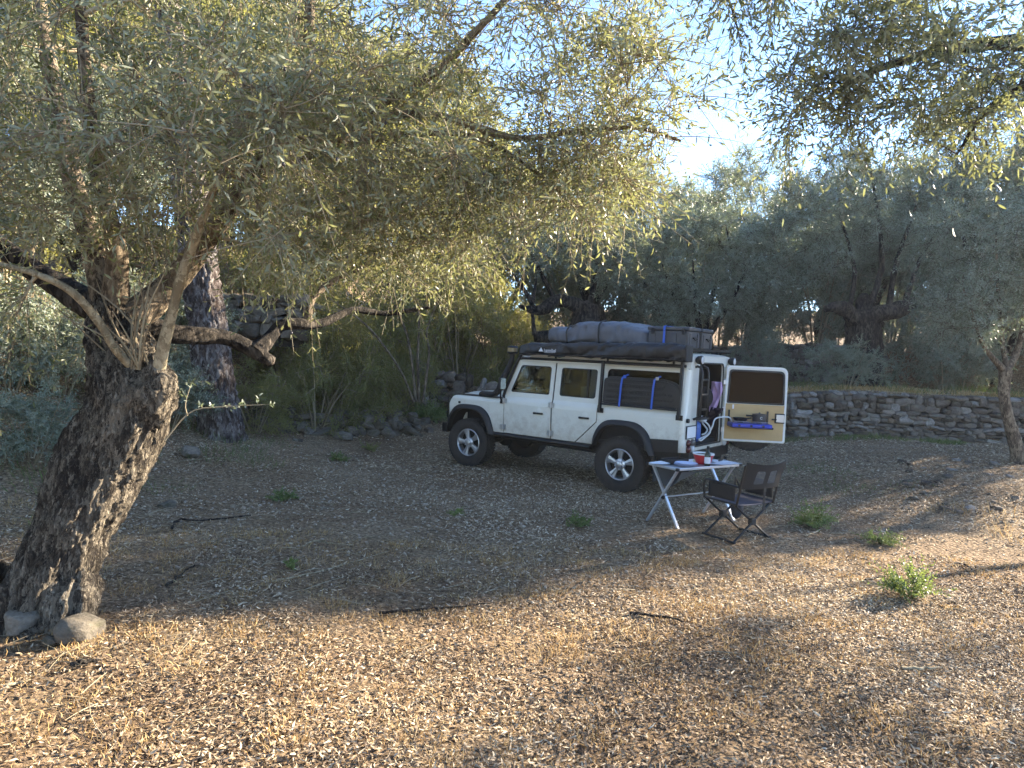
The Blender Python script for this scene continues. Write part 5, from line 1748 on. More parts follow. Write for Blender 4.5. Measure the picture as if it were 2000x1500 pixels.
for s in (1, -1):
    # front wing
    w = MB()
    ar = arch_pts(FA)
    poly = [(2.095, 1.09), (2.095, 0.62)] + [(2.30, 0.62)] + ar[1:-1] + [(3.225, 0.66), (3.235, 1.0), (3.20, 1.07), (3.17, 1.09)]
    w.plate([poly], side_map(s), 0.03)
    zt = [1.09, 1.12, 1.145, 1.155]
    yt = [0.869, 0.862, 0.845, 0.82]
    G = []
    for x, k in ((2.095, 1), (2.6, 1), (3.05, 0.98), (3.14, 0.95), (3.185, 0.88), (3.20, 0.8)):
        dz = (1 - k) * 0.25
        G.append([(x, s * y, z - dz * (1 if z > 1.1 else 0.55)) for y, z in zip(yt, zt)] + [(x, s * 0.56, 1.16 - dz)])
    w.grid(G)
    w.grid([[(3.235, s * 0.868, 0.66), (3.235, s * 0.868, 1.0), (3.20, s * 0.868, 1.06)], [(3.255, s * 0.84, 0.66), (3.255, s * 0.84, 1.0), (3.215, s * 0.82, 1.085)], [(3.262, s * 0.56, 0.66), (3.262, s * 0.56, 1.0), (3.225, s * 0.56, 1.10)]])
    wing = w.build('front_wing', M_PAINT, VEH, 40)
    MB().box(2.99, 3.035, s * 0.868, s * 0.882, 1.015, 1.05).build('side_light', M_BLACKP, wing, bevel=0.006)
    MB().box(2.24, 3.06, s * 0.585, s * 0.835, 1.156, 1.166).build('chequer_plate', M_CHEQ, wing, bevel=0.003)
    # headlamp and lamp guard
    hl = MB().lathe([(0.001, 0.03), (0.07, 0.022), (0.088, 0.0), (0.095, -0.03)], (3.285, s * 0.66, 0.93), 'x', 20).build('headlamp', M_CLEAR, wing, 50)
    g = MB()
    for z in np.linspace(0.80, 1.07, 6):
        g.tube([(3.33, s * 0.54, z), (3.335, s * 0.80, z), (3.30, s * 0.86, z), (3.25, s * 0.874, z)], 0.006, 6)
    for y in (0.56, 0.67, 0.79):
        g.tube([(3.335, s * y, 0.78), (3.335, s * y, 1.09)], 0.006, 6)
    g.bar((3.255, s * 0.878, 0.76), (3.255, s * 0.878, 1.10), 0.02, 0.012)
    g.build('lamp_guard', M_BLACKM, wing, 60)
    # doors
    def upper(mb, outer, hole, rr, off=0.0, t=0.028):
        mb.plate([densify(outer, [1.3, 1.5, 1.7]), rounded(hole, rr, 5)], side_map(s, off), t)
    fd = MB()
    fd.plate([[(2.083, 0.625), (2.083, 1.09), (1.205, 1.09), (1.205, 0.625)][::-1]], side_map(s, 0.002), 0.03)
    shoulder(fd, 2.083, 1.205, s)
    upper(fd, [(2.075, 1.205), (1.87, 1.765), (1.205, 1.765), (1.205, 1.205)][::-1], [(1.985, 1.285), (1.825, 1.70), (1.275, 1.70), (1.275, 1.285)][::-1], [0.03, 0.05, 0.04, 0.04])
    door = fd.build('front_door', M_PAINT, VEH, 35)
    def pane(poly, rr, mat, parent, off=-0.012):
        MB().plate([rounded(poly, rr, 5)], side_map(s, off), 0.005).build('window_pane', mat, parent)
        r2 = rounded(poly, rr, 5)
        c = np.mean(np.array(poly), axis=0)
        inn = [tuple(c + (np.array(p) - c) * np.array([0.965, 0.945])) for p in r2]
        MB().plate([r2, inn], side_map(s, 0.003), 0.012).build('window_seal', M_BLACKP, parent)
    pane([(1.992, 1.278), (1.829, 1.707), (1.268, 1.707), (1.268, 1.278)][::-1], [0.03, 0.05, 0.04, 0.04], M_GLASS, door)
    def handle(x, z, parent):
        h = MB().box(x - 0.085, x + 0.085, s * 0.872, s * 0.892, z - 0.014, z + 0.014)
        h.box(x + 0.05, x + 0.085, s * 0.868, s * 0.9, z - 0.016, z + 0.016)
        h.build('door_handle', M_BLACKM, parent, bevel=0.006)
        MB().lathe([(0.001, 0.004), (0.05, 0.002), (0.058, 0.0)], (x - 0.01, s * 0.8705, z + 0.028), 'y', 20).build('handle_cup', M_PAINT, parent, 60)
    handle(1.42, 0.985, door)
    def hinge(x, z, parent):
        y = vy(z) + 0.003
        h = MB().box(x - 0.05, x + 0.0, s * y, s * (y + 0.012), z - 0.04, z + 0.04)
        h.box(x + 0.014, x + 0.055, s * y, s * (y + 0.012), z - 0.035, z + 0.035)
        h.tube([(x + 0.007, s * (y + 0.01), z - 0.045), (x + 0.007, s * (y + 0.01), z + 0.045)], 0.011, 8)
        for q in (-0.022, 0.022):
            h.lathe([(0.008, 0.0), (0.008, 0.006)], (x - 0.025, s * (y + 0.012) if s > 0 else s * (y + 0.018), z + q), 'y', 8)
        h.build('hinge', M_STEEL, parent, 60)
    hinge(2.09, 0.715, door)
    hinge(2.09, 1.13, door)
    rd = MB()
    rd.plate([[(1.178, 0.625), (1.178, 1.09), (0.412, 1.09), (0.412, 0.955), (0.765, 0.625)][::-1]], side_map(s, 0.002), 0.03)
    shoulder(rd, 1.178, 0.412, s)
    upper(rd, [(1.178, 1.205), (1.178, 1.765), (0.40, 1.765), (0.40, 1.205)][::-1], [(1.075, 1.285), (1.075, 1.695), (0.475, 1.695), (0.475, 1.285)][::-1], 0.045)
    rdoor = rd.build('rear_side_door', M_PAINT, VEH, 35)
    pane([(1.082, 1.278), (1.082, 1.702), (0.468, 1.702), (0.468, 1.278)][::-1], 0.045, M_GLASS, rdoor)
    MB().box(0.60, 0.628, s * 0.785, s * 0.812, 1.28, 1.70).build('window_divider', M_BLACKP, rdoor)
    handle(0.61, 0.99, rdoor)
    hinge(1.192, 0.705, rdoor)
    hinge(1.192, 1.13, rdoor)
    # pillar strips behind the door gaps (dark seals)
    MB().box(1.16, 1.22, s * 0.80, s * 0.825, 0.63, 1.19).box(2.06, 2.12, s * 0.80, s * 0.835, 0.63, 1.19).box(0.37, 0.43, s * 0.80, s * 0.825, 0.9, 1.19).build('door_seal', M_BLACKP, VEH)
    MB().bar((1.19, s * 0.80, 1.19), (1.19, s * 0.745, 1.77), 0.05, 0.04).bar((0.39, s * 0.80, 1.19), (0.39, s * 0.745, 1.77), 0.06, 0.04).build('door_pillar', M_BLACKP, VEH)
    # rear quarter
    q = MB()
    ar = arch_pts(RA)
    q.plate([[(0.398, 1.09), (0.398, 0.948), (0.742, 0.625), (0.44, 0.625)] + ar[::-1][1:-1] + [(-0.43, 0.66), (-0.86, 0.66), (-0.86, 1.09)]], side_map(s), 0.03)
    shoulder(q, 0.398, -0.86, s)
    upper(q, [(0.385, 1.205), (0.385, 1.765), (-0.86, 1.765), (-0.86, 1.205)][::-1], [(0.305, 1.25), (0.305, 1.725), (-0.835, 1.725), (-0.835, 1.25)][::-1], 0.07)
    quarter = q.build('rear_side_panel', M_PAINT, VEH, 35)
    MB().plate([rounded([(0.312, 1.243), (0.312, 1.732), (-0.842, 1.732), (-0.842, 1.243)][::-1], 0.07, 5)], side_map(s, -0.012), 0.005).build('window_pane', M_GLASSD, quarter)
    MB().plate([[(-0.36, 0.63), (-0.36, 0.80), (-0.855, 0.825), (-0.855, 0.66), (-0.47, 0.63)]], side_map(s, 0.006), 0.005).build('corner_protector', M_CHEQ, quarter)
    # flared wheel arches
    for cx, nm in ((FA, 'front'), (RA, 'rear')):
        inn = arch_pts(cx, 0.97)
        out = [(-0.535, 0.575), (-0.475, 0.74), (-0.395, 0.89), (-0.265, 0.985), (-0.12, 1.012), (0.13, 1.012), (0.265, 0.98), (0.365, 0.895), (0.435, 0.76), (0.452, 0.63)]
        out = [(cx + a_, b_) for a_, b_ in out]
        inn = inn[:]
        inn[0] = (cx - 0.46, 0.575)
        inn[-1] = (cx + 0.412, 0.63)
        def rs(p, n=26):
            P, _ = smooth_path([(a_, 0, b_) for a_, b_ in p], [1] * len(p), n)
            return P
        I, O = rs(inn), rs(out)
        rows = []
        for k in range(len(I)):
            i_, o_ = I[k], O[k]
            mid = o_ * 0.72 + i_ * 0.28
            rows.append([(o_[0], s * 0.866, o_[2]), (o_[0], s * 0.885, o_[2]), (mid[0], s * 0.915, mid[2]), (i_[0], s * 0.925, i_[2]), (i_[0], s * 0.915, i_[2] - 0.012), (i_[0], s * 0.82, i_[2] - 0.012)])
        fl = MB().grid(rows)
        fl.build('wheel_arch', M_BLACKP, VEH, 50)
        # dark inner arch
        iw = MB().grid([[(p[0], s * 0.84, p[2] + 0.01), (p[0], s * 0.42, p[2] + 0.01)] for p in I])
        iw.build('arch_liner', M_DUSTY, VEH)
    # rocker bar
    rk = MB()
    rk.tube([(2.28, s * 0.845, 0.585), (1.3, s * 0.85, 0.575), (0.50, s * 0.85, 0.575)], 0.032, 10)
    rk.tube([(2.20, s * 0.75, 0.55), (0.55, s * 0.75, 0.55)], 0.03, 8)
    for x in (2.1, 1.4, 0.7):
        rk.bar((x, s * 0.4, 0.52), (x, s * 0.83, 0.57), 0.05)
    rk.box(0.48, 2.27, s * 0.70, s * 0.835, 0.595, 0.62)
    rk.build('rock_slider', M_BLACKM, VEH, 50)
    # gutter rail and rack legs
    gr = MB()
    gr.tube([(1.90, s * 0.792, 1.80), (1.80, s * 0.80, 1.815), (0, s * 0.80, 1.815), (-0.88, s * 0.80, 1.815)], 0.021, 8)
    gr.build('gutter_rail', M_BLACKM, VEH, 60)
    MB().box(-0.90, 1.875, s * 0.762, s * 0.792, 1.764, 1.785).build('gutter', M_PAINT, VEH, bevel=0.004)

# bonnet, grille, bumper, windscreen
bn = MB()
xs_ = [2.12, 2.45, 2.8, 3.05, 3.16, 3.215, 3.235]
zc = [1.225, 1.225, 1.218, 1.205, 1.185, 1.15, 1.08]
G = []
for x, z in zip(xs_, zc):
    ze = min(1.165, z - 0.012)
    G.append([(x, -0.56, ze - 0.03), (x, -0.55, ze), (x, -0.47, z - 0.012), (x, -0.4, z), (x, 0, z + 0.008), (x, 0.4, z), (x, 0.47, z - 0.012), (x, 0.55, ze), (x, 0.56, ze - 0.03)])
bn.grid(G)
bonnet = bn.build('bonnet', M_PAINT, VEH, 40)
fr = MB().box(3.12, 3.215, -0.56, 0.56, 0.66, 1.08)
front = fr.build('front_panel', M_PAINT, VEH, bevel=0.01)
gl = MB().box(3.216, 3.23, -0.42, 0.42, 0.74, 1.02)
for z in np.linspace(0.77, 1.0, 7):
    gl.box(3.23, 3.245, -0.42, 0.42, z - 0.009, z + 0.009)
gl.build('grille', M_BLACKP, front, bevel=0.003)
bp = MB().box(3.33, 3.45, -0.80, 0.80, 0.50, 0.66).box(3.0, 3.34, 0.35, 0.5, 0.48, 0.6).box(3.0, 3.34, -0.5, -0.35, 0.48, 0.6)
bp.build('front_bumper', M_BLACKM, VEH, bevel=0.015)
def ws_map(off):
    # windscreen plane: v runs up the slope
    n_ = Vector((0.915, 0, 0.403))
    return lambda u, v, w: tuple(Vector((2.105 - 0.225 * v, u * (1 - 0.055 * v), 1.23 + 0.55 * v)) + n_ * (off - w))
wsf = MB().plate([[(-0.83, 0), (0.83, 0), (0.83, 1), (-0.83, 1)], rounded([(-0.76, 0.14), (0.76, 0.14), (0.76, 0.90), (-0.76, 0.90)], 0.06, 4)], ws_map(0.0), 0.05)
wsf = wsf.build('windscreen_frame', M_PAINT, VEH, bevel=0.006)
MB().plate([rounded([(-0.77, 0.13), (0.77, 0.13), (0.77, 0.91), (-0.77, 0.91)], 0.06, 4)], ws_map(-0.02), 0.006).build('windscreen', M_GLASS, wsf)
MB().box(1.78, 2.10, -0.80, 0.80, 0.66, 1.22).build('bulkhead', M_DARK, VEH)

# roof
prof = [(0.788, 1.783), (0.782, 1.83), (0.768, 1.89), (0.735, 1.945), (0.68, 1.978), (0.55, 1.99), (0.3, 1.997)]
prof = prof + [(0, 2.0)] + [(-y, z) for y, z in prof[::-1]]
G = []
for x, k, dz in ((1.90, 0.972, -0.03), (1.86, 0.985, -0.012), (1.78, 1, 0), (1.2, 1, 0.002), (0.3, 1, 0.004), (-0.5, 1, 0.002), (-0.86, 1, 0), (-0.905, 0.99, -0.008), (-0.93, 0.975, -0.03)):
    G.append([(x, y * k, z + (dz if z > 1.8 else 0)) for y, z in prof])
rf = MB().grid(G)
rf.add(G[0] + [], [tuple(range(len(prof)))])
roof = rf.build('roof', M_PAINT, VEH, 40)
rk = MB()
for s in (1, -1):
    rk.tube([(1.72, s * 0.74, 2.045), (-0.92, s * 0.74, 2.045)], 0.02, 8)
    rk.tube([(2.125, s * 0.845, 1.19), (2.085, s * 0.85, 1.30), (1.93, s * 0.815, 1.72), (1.84, s * 0.79, 1.88), (1.72, s * 0.74, 2.045)], 0.023, 8)
    for x in (1.20, 0.31, -0.70):
        rk.bar((x, s * 0.80, 1.80), (x, s * 0.79, 1.95), 0.03, 0.012)
        rk.bar((x, s * 0.79, 1.94), (x, s * 0.74, 2.04), 0.03, 0.014)
for x in np.linspace(-0.90, 1.70, 12):
    rk.bar((x, -0.74, 2.045), (x, 0.74, 2.045), 0.06, 0.022)
rack = rk.build('roof_rack', M_BLACKM, VEH, 50)

# rounded rear corners, rear panel with the door opening
for s in (1, -1):
    G = []
    for z in (0.66, 0.80, 1.0, 1.09, 1.125, 1.165, 1.205, 1.5, 1.775):
        y = vy(z)
        row = []
        for a_ in np.linspace(0, math.pi / 2, 7):
            row.append((-0.86 - 0.07 * math.sin(a_), s * (y - 0.07 * (1 - math.cos(a_))), z))
        row.append((-0.93, s * 0.66, z))
        G.append(row)
    MB().grid(G).build('rear_corner', M_PAINT, VEH, 50)
rp = MB().plate([[(-0.70, 0.66), (0.70, 0.66), (0.70, 1.775), (0.765, 1.785), (0.752, 1.88), (0.71, 1.94), (0.655, 1.965), (-0.655, 1.965), (-0.71, 1.94), (-0.752, 1.88), (-0.765, 1.785), (-0.70, 1.775)],
                 rounded([(-0.455, 0.725), (0.475, 0.725), (0.455, 1.86), (-0.44, 1.86)], [0.02, 0.02, 0.09, 0.09], 5)], lambda u, v, w: (-0.932 + w, u, v), 0.03)
rear = rp.build('rear_panel', M_PAINT, VEH, bevel=0.004)
MB().box(-0.90, -0.86, -0.74, 0.74, 1.86, 1.95).build('roof_header', M_DARK, VEH)
MB().plate([rounded([(-0.47, 0.71), (0.49, 0.71), (0.47, 1.875), (-0.455, 1.875)], [0.02, 0.02, 0.1, 0.1], 5), rounded([(-0.45, 0.73), (0.47, 0.73), (0.45, 1.855), (-0.435, 1.855)], [0.02, 0.02, 0.09, 0.09], 5)], lambda u, v, w: (-0.94 + w, u, v), 0.012).build('door_rubber', M_BLACKP, rear)
cm = MB().box(-0.96, -0.84, -0.74, 0.74, 0.52, 0.655)
cm.box(-1.06, -0.95, -0.2, 0.2, 0.50, 0.53).tube([(-1.0, -0.55, 0.5), (-1.0, -0.55, 0.42)], 0.02)
for y in np.linspace(0.3, 0.68, 6):
    cm.lathe([(0.018, 0.0), (0.018, 0.004)], (-0.964, y, 0.59), 'x', 10)
cm.build('rear_crossmember', M_BLACKM, VEH, bevel=0.008)
for s in (1, -1):
    for y, z, mt, nm in ((0.735, 0.785, M_REDL, 'tail_lamp'), (0.60, 0.785, M_AMBER, 'indicator_lamp'), (0.735, 0.70, M_REDL, 'fog_lamp'), (0.60, 0.70, M_CLEAR, 'reversing_lamp')):
        MB().lathe([(0.046, 0.0), (0.046, -0.022), (0.04, -0.036), (0.02, -0.044), (0.001, -0.046)], (-0.933, s * y, z), 'x', 18).build(nm, mt, rear, 50)
    MB().lathe([(0.03, 0.0), (0.03, -0.03), (0.001, -0.034)], (-0.933, s * 0.80, 1.09), 'x', 14).build('fuel_cap', M_BLACKP, rear, 50)
pb = MB().box(-0.947, -0.934, 0.50, 0.82, 0.84, 1.02).build('plate_surround', M_BLACKP, rear, bevel=0.006)
MB().box(-0.951, -0.946, 0.515, 0.805, 0.853, 1.007).build('number_plate', M_WHITE, pb, bevel=0.004)
# work lamps on the roof corners
for y in (0.60, -0.63):
    wl = MB().lathe([(0.03, 0.06), (0.055, 0.03), (0.062, -0.02), (0.056, -0.035), (0.001, -0.03)], (-0.99, y, 1.905), 'x', 18)
    wl.bar((-0.93, y, 1.90), (-0.97, y, 1.86), 0.02)
    o = wl.build('work_lamp', M_BLACKM, VEH, 50)
    MB().lathe([(0.05, 0.0), (0.03, -0.004), (0.001, -0.006)], (-1.027, y, 1.905), 'x', 18).build('lamp_lens', M_CLEAR, o, 50)
# ladder
ld = MB()
for y in (0.60, 0.38):
    ld.tube([(-0.90, y, 1.80), (-0.96, y, 1.82), (-1.01, y, 1.80), (-1.03, y, 1.73), (-1.03, y, 1.15), (-0.94, y, 1.10)], 0.018, 8)
for z in (1.24, 1.44, 1.64):
    ld.tube([(-1.03, 0.60, z), (-1.03, 0.38, z)], 0.015, 8)
ld.build('ladder', M_BLACKM, VEH, 60)
MB().box(-1.06, -0.96, 0.34, 0.64, 1.10, 1.125).build('ladder_step', M_BLACKP, VEH, bevel=0.006)

# chassis and underbody
ch = MB()
for s in (1, -1):
    ch.box(-0.85, 3.34, s * 0.34, s * 0.46, 0.46, 0.60)
ch.box(0.3, 1.9, -0.3, 0.3, 0.42, 0.58)
ch.tube([(0, -0.7, 0.39), (0, 0.7, 0.39)], 0.055, 10).tube([(FA, -0.7, 0.39), (FA, 0.7, 0.39)], 0.055, 10)
ch.ball((0.0, 0.1, 0.39), 0.15).ball((FA, -0.15, 0.39), 0.14)
ch.tube([(0.1, 0.1, 0.4), (FA, -0.15, 0.4)], 0.03, 8)
ch.tube([(1.2, -0.35, 0.48), (0.3, -0.55, 0.5), (-0.9, -0.55, 0.45)], 0.035, 8)
ch.box(-0.84, -0.45, 0.45, 0.80, 0.45, 0.66).box(-0.84, -0.45, -0.8, -0.45, 0.45, 0.66)
ch.build('chassis', M_DUSTY, VEH, 40)
MB().box(-0.92, 2.0, -0.80, 0.80, 0.655, 0.70).box(2.0, 3.1, -0.55, 0.55, 0.70, 1.05).build('floor_pan', M_DARK, VEH)
for x, y in ((-0.52, 0.72), (-0.52, -0.72)):
    MB().box(x - 0.006, x + 0.006, y - 0.15, y + 0.15, 0.22, 0.58).build('mud_flap', M_BLACKP, VEH)

# wheels
def wheel_meshes():
    t = MB()
    pr = [(0.215, -0.09), (0.245, -0.118), (0.30, -0.132), (0.345, -0.128), (0.372, -0.112), (0.384, -0.09), (0.386, 0.0), (0.384, 0.09), (0.372, 0.112), (0.345, 0.128), (0.30, 0.132), (0.245, 0.118), (0.215, 0.09)]
    t.lathe(pr, (0, 0, 0), 'y', 56, caps=False)
    n = 46
    for k in range(n):
        a_ = 2 * math.pi * k / n
        for row, (y0, y1, off) in enumerate(((-0.118, -0.07, 0.0), (-0.055, -0.005, 0.5), (0.005, 0.055, 0.0), (0.07, 0.118, 0.5))):
            b_ = a_ + off * 2 * math.pi / n
            M = Matrix.Rotation(b_, 4, 'Y')
            hw = 0.019
            r1 = 0.397 if abs(y0 + y1) < 0.12 else 0.394
            t.box(-hw, hw, y0, y1, 0.365, r1, M)
        for sg in (-1, 1):
            M = Matrix.Rotation(a_, 4, 'Y')
            t.box(-0.016, 0.016, sg * 0.11, sg * 0.1255, 0.345, 0.385, M)
    tyre = t
    r = MB()
    r.lathe([(0.222, 0.085), (0.226, 0.102), (0.214, 0.110), (0.204, 0.098), (0.198, 0.05), (0.19, -0.09)], (0, 0, 0), 'y', 48, caps=False)
    for k in range(5):
        a_ = 2 * math.pi * k / 5
        M = Matrix.Rotation(a_, 4, 'Y')
        # broad spoke that forks towards the rim
        sp = [((0.0, 0.058), 0.055), ((0.10, 0.060), 0.036), ((0.15, 0.062), 0.05), ((0.20, 0.066), 0.066)]
        for sg in (-1, 1):
            V, F = [], []
            for (z, y), hw in (((0.04, 0.085), 0.030), ((0.09, 0.088), 0.028), ((0.14, 0.088), 0.038), ((0.203, 0.094), 0.056)):
                w_in = 0.004 if z > 0.1 else 0.0
                for yy in (y, y - 0.035):
                    V.append(M @ Vector((sg * w_in, yy, z)))
                    V.append(M @ Vector((sg * hw, yy - 0.006, z)))
            for i in range(3):
                b0 = i * 4
                F += [(b0, b0 + 1, b0 + 5, b0 + 4), (b0 + 1, b0 + 3, b0 + 7, b0 + 5), (b0 + 3, b0 + 2, b0 + 6, b0 + 7), (b0 + 2, b0, b0 + 4, b0 + 6)]
            F += [(0, 2, 3, 1), (12, 13, 15, 14)]
            r.add(V, F)
    r.lathe([(0.082, 0.05), (0.082, 0.082), (0.07, 0.092), (0.048, 0.094), (0.046, 0.112), (0.03, 0.118), (0.001, 0.119)], (0, 0, 0), 'y', 30)
    for k in range(5):
        a_ = 2 * math.pi * (k + 0.5) / 5
        r.lathe([(0.013, 0.07), (0.013, 0.105), (0.006, 0.11)], (0.066 * math.sin(a_), 0, 0.066 * math.cos(a_)), 'y', 8)
    h = MB()
    h.lathe([(0.195, -0.09), (0.19, 0.01), (0.15, 0.02), (0.001, 0.03)], (0, 0, 0), 'y', 30)
    return tyre, r, h
_t, _r, _h = wheel_meshes()
hub0 = _h.build('wheel', M_DUSTY, VEH, 40)
tyre0 = _t.build('tyre', M_RUBBER, hub0, 35)
rim0 = _r.build('rim', M_ALLOY, hub0, 38, bevel=0.003)
wheels = []
for i, (x, y, st) in enumerate(((RA, 0.775, 0.0), (FA, 0.775, R(4)), (RA, -0.775, math.pi), (FA, -0.775, math.pi + R(4)))):
    o = hub0 if i == 0 else copy_tree(hub0, VEH)
    o.location = (x, y, 0.388)
    o.rotation_euler = (0, 0.3 * i, st)
    wheels.append(o)

# snorkel and mirror
sn = MB()
P_, r_ = smooth_path([(2.66, 0.74, 1.165), (2.60, 0.80, 1.20), (2.45, 0.845, 1.205), (2.30, 0.86, 1.215), (2.21, 0.862, 1.29), (2.16, 0.855, 1.42), (2.05, 0.835, 1.66), (2.0, 0.83, 1.78)], [0.04, 0.045, 0.048, 0.05, 0.052, 0.05, 0.046, 0.042], 30)
sn.tube(P_, r_, 12)
sn.tube([(2.0, 0.83, 1.76), (1.995, 0.83, 1.87)], 0.036, 14)
sno = sn.build('snorkel', M_BLACKP, VEH, 50)
MB().lathe([(0.036, 0.0), (0.075, 0.012), (0.085, 0.03), (0.085, 0.042)], (1.995, 0.83, 1.865), 'z', 24).lathe([(0.085, 0.10), (0.088, 0.108), (0.07, 0.128), (0.001, 0.135)], (1.995, 0.83, 1.865), 'z', 24).build('snorkel_cap', M_BLACKP, sno, 50)
MB().lathe([(0.083, 0.042), (0.083, 0.10)], (1.995, 0.83, 1.865), 'z', 24, caps=False).build('dust_bowl', simple('smoky_bowl', (0.30, 0.22, 0.11), 0.25), sno, 50)
for s in (1, -1):
    mi = MB()
    mi.tube([(2.13, s * 0.855, 1.12), (2.135, s * 0.90, 1.15), (2.13, s * 0.915, 1.25), (2.09, s * 0.94, 1.36)], 0.014, 8)
    mi.box(2.10, 2.16, s * 0.858, s * 0.885, 1.08, 1.13)
    mo = mi.build('mirror_arm', M_BLACKM, VEH, 50)
    mh = MB()
    Mx = Matrix.Translation((2.07, s * 0.97, 1.40)) @ Matrix.Rotation(R(-12) * s, 4, 'Z')
    mh.box(-0.03, 0.03, -0.06, 0.06, -0.10, 0.10, Mx)
    mh.build('mirror_housing', M_BLACKP, mo, bevel=0.025, seg=3)
    MB().box(-0.034, -0.031, -0.05, 0.05, -0.085, 0.085, Mx).build('mirror_glass', simple('mirror', (0.8, 0.8, 0.8), 0.03, metal=1.0), mo)
# black carrier frame over the quarter window
cf = MB()
cf.bar((0.345, 0.905, 1.12), (0.345, 0.86, 1.83), 0.045, 0.035, (1, 0, 0))
cf.bar((-0.855, 0.905, 1.12), (-0.855, 0.86, 1.92), 0.045, 0.035, (1, 0, 0))
cf.tube([(0.345, 0.905, 1.225), (-0.855, 0.905, 1.225)], 0.014, 8)
cf.tube([(0.345, 0.895, 1.25), (-0.855, 0.895, 1.25)], 0.009, 8)
cf.bar((0.345, 0.862, 1.80), (-0.855, 0.862, 1.80), 0.03, 0.02)
carrier = cf.build('board_carrier', M_BLACKM, VEH, 50)
for x in (0.345, -0.855):
    br = MB().box(x - 0.05, x + 0.05, 0.872, 0.884, 1.09, 1.16).box(x - 0.012, x + 0.03, 0.884, 0.91, 1.11, 1.20)
    for dx in (-0.033, 0.033):
        br.lathe([(0.011, 0.0), (0.009, 0.007)], (x + dx, 0.884, 1.105), 'y', 8)
    br.build('carrier_bracket', M_BLACKM, carrier, bevel=0.004)
# slotted panel inside the quarter window
mo_ = MB()
zz = [1.60, 1.64, 1.68, 1.715]
for z in zz + [1.56, 1.52, 1.48]:
    mo_.bar((0.29, 0.755, z), (-0.83, 0.755, z), 0.008, 0.012)
for x in np.linspace(0.29, -0.83, 23):
    mo_.bar((x, 0.755, 1.46), (x, 0.755, 1.73), 0.010, 0.012, (1, 0, 0))
mo_.build('slotted_panel', M_BLACKM, VEH)

# interior
for y in (0.42, -0.42):
    se = MB().box(1.15, 1.62, y - 0.24, y + 0.24, 0.80, 0.98)
    Mx = Matrix.Translation((1.17, y, 0.95)) @ Matrix.Rotation(R(-10), 4, 'Y')
    se.box(-0.07, 0.07, -0.24, 0.24, 0.0, 0.52, Mx)
    st_ = se.build('seat', M_FABRIC, VEH, bevel=0.04, seg=3)
    hd = MB().box(-0.05, 0.05, -0.13, 0.13, 0.56, 0.74, Mx).build('headrest', M_FABRIC, st_, bevel=0.03, seg=3)
sw = MB()
cc = [(1.66 + 0.08 * math.sin(a_), 0.42 + 0.19 * math.cos(a_), 1.20 + 0.17 * math.sin(a_)) for a_ in np.linspace(0, 2 * math.pi, 25)]
sw.tube(cc, 0.012, 6, False)
sw.tube([(1.66, 0.42, 1.20), (1.9, 0.42, 1.05)], 0.02, 8)
sw.build('steering_wheel', M_BLACKP, VEH, 60)
MB().box(0.42, 0.95, -0.55, 0.45, 0.70, 1.42).build('cabinet', M_GREYI, VEH, bevel=0.01)
cu = MB()
cu.grid([[(0.475 + 0.13 * i / 12, 0.775 - 0.02 * (i % 2) - (z - 1.28) * 0.1, z) for i in range(13)] for z in (1.26, 1.5, 1.73)])
cu.build('curtain', M_CURT, VEH, 60)
MB().box(-0.86, 0.40, 0.55, 0.74, 0.70, 1.30).box(-0.86, 0.40, -0.745, -0.50, 0.70, 1.40).box(-0.86, 0.36, -0.745, -0.725, 1.40, 1.90).box(0.38, 0.42, -0.75, 0.74, 0.70, 1.30).build('cargo_lining', M_DARK, VEH)  # tall right-hand board added over the window to keep the interior dark
MB().box(-0.88, 1.85, -0.72, 0.72, 1.90, 1.93).build('headlining', M_DARK, VEH)
MB().box(-0.86, -0.30, -0.48, 0.50, 0.70, 0.78).build('drawer_box', M_DARK, VEH, bevel=0.006)

# open rear door
HX, HY = -0.945, -0.475
U_ = Vector((-0.825, -0.565, 0)).normalized()
IN_ = Vector((-0.565, 0.825, 0)).normalized()
def dmap(off):
    return lambda u, v, w: tuple(Vector((HX, HY, 0)) + U_ * u + IN_ * (off - w) + Vector((0, 0, v)))
dm = MB().plate([rounded([(0.0, 0.735), (0.925, 0.735), (0.915, 1.85), (0.02, 1.85)], [0.02, 0.03, 0.11, 0.05], 6),
                 rounded([(0.07, 1.315), (0.865, 1.315), (0.855, 1.775), (0.085, 1.775)], [0.02, 0.02, 0.07, 0.05], 5)], dmap(0.0), 0.045)
rdoor = dm.build('rear_door', M_PAINT, VEH, bevel=0.006)
MB().plate([rounded([(0.012, 0.747), (0.912, 0.747), (0.902, 1.838), (0.03, 1.838)], [0.02, 0.03, 0.10, 0.05], 6), rounded([(0.028, 0.762), (0.897, 0.762), (0.887, 1.822), (0.046, 1.822)], [0.02, 0.03, 0.09, 0.05], 6)], dmap(0.008), 0.01).build('door_rubber', M_WHITE, rdoor)
MB().plate([rounded([(0.065, 1.31), (0.87, 1.31), (0.86, 1.78), (0.08, 1.78)], [0.02, 0.02, 0.07, 0.05], 5)], dmap(-0.012), 0.006).build('window_pane', M_GLASSD, rdoor)
MB().plate([rounded([(0.05, 1.296), (0.885, 1.296), (0.872, 1.795), (0.066, 1.795)], [0.02, 0.02, 0.08, 0.05], 5), rounded([(0.075, 1.322), (0.86, 1.322), (0.848, 1.768), (0.09, 1.768)], [0.02, 0.02, 0.07, 0.05], 5)], dmap(0.005), 0.006).build('window_seal', M_BLACKP, rdoor)
MB().plate([[(0.035, 0.77), (0.885, 0.77), (0.885, 1.29), (0.035, 1.29)]], dmap(0.010), 0.008).build('plywood_lining', M_PLY, rdoor, bevel=0.002)
lk = MB()
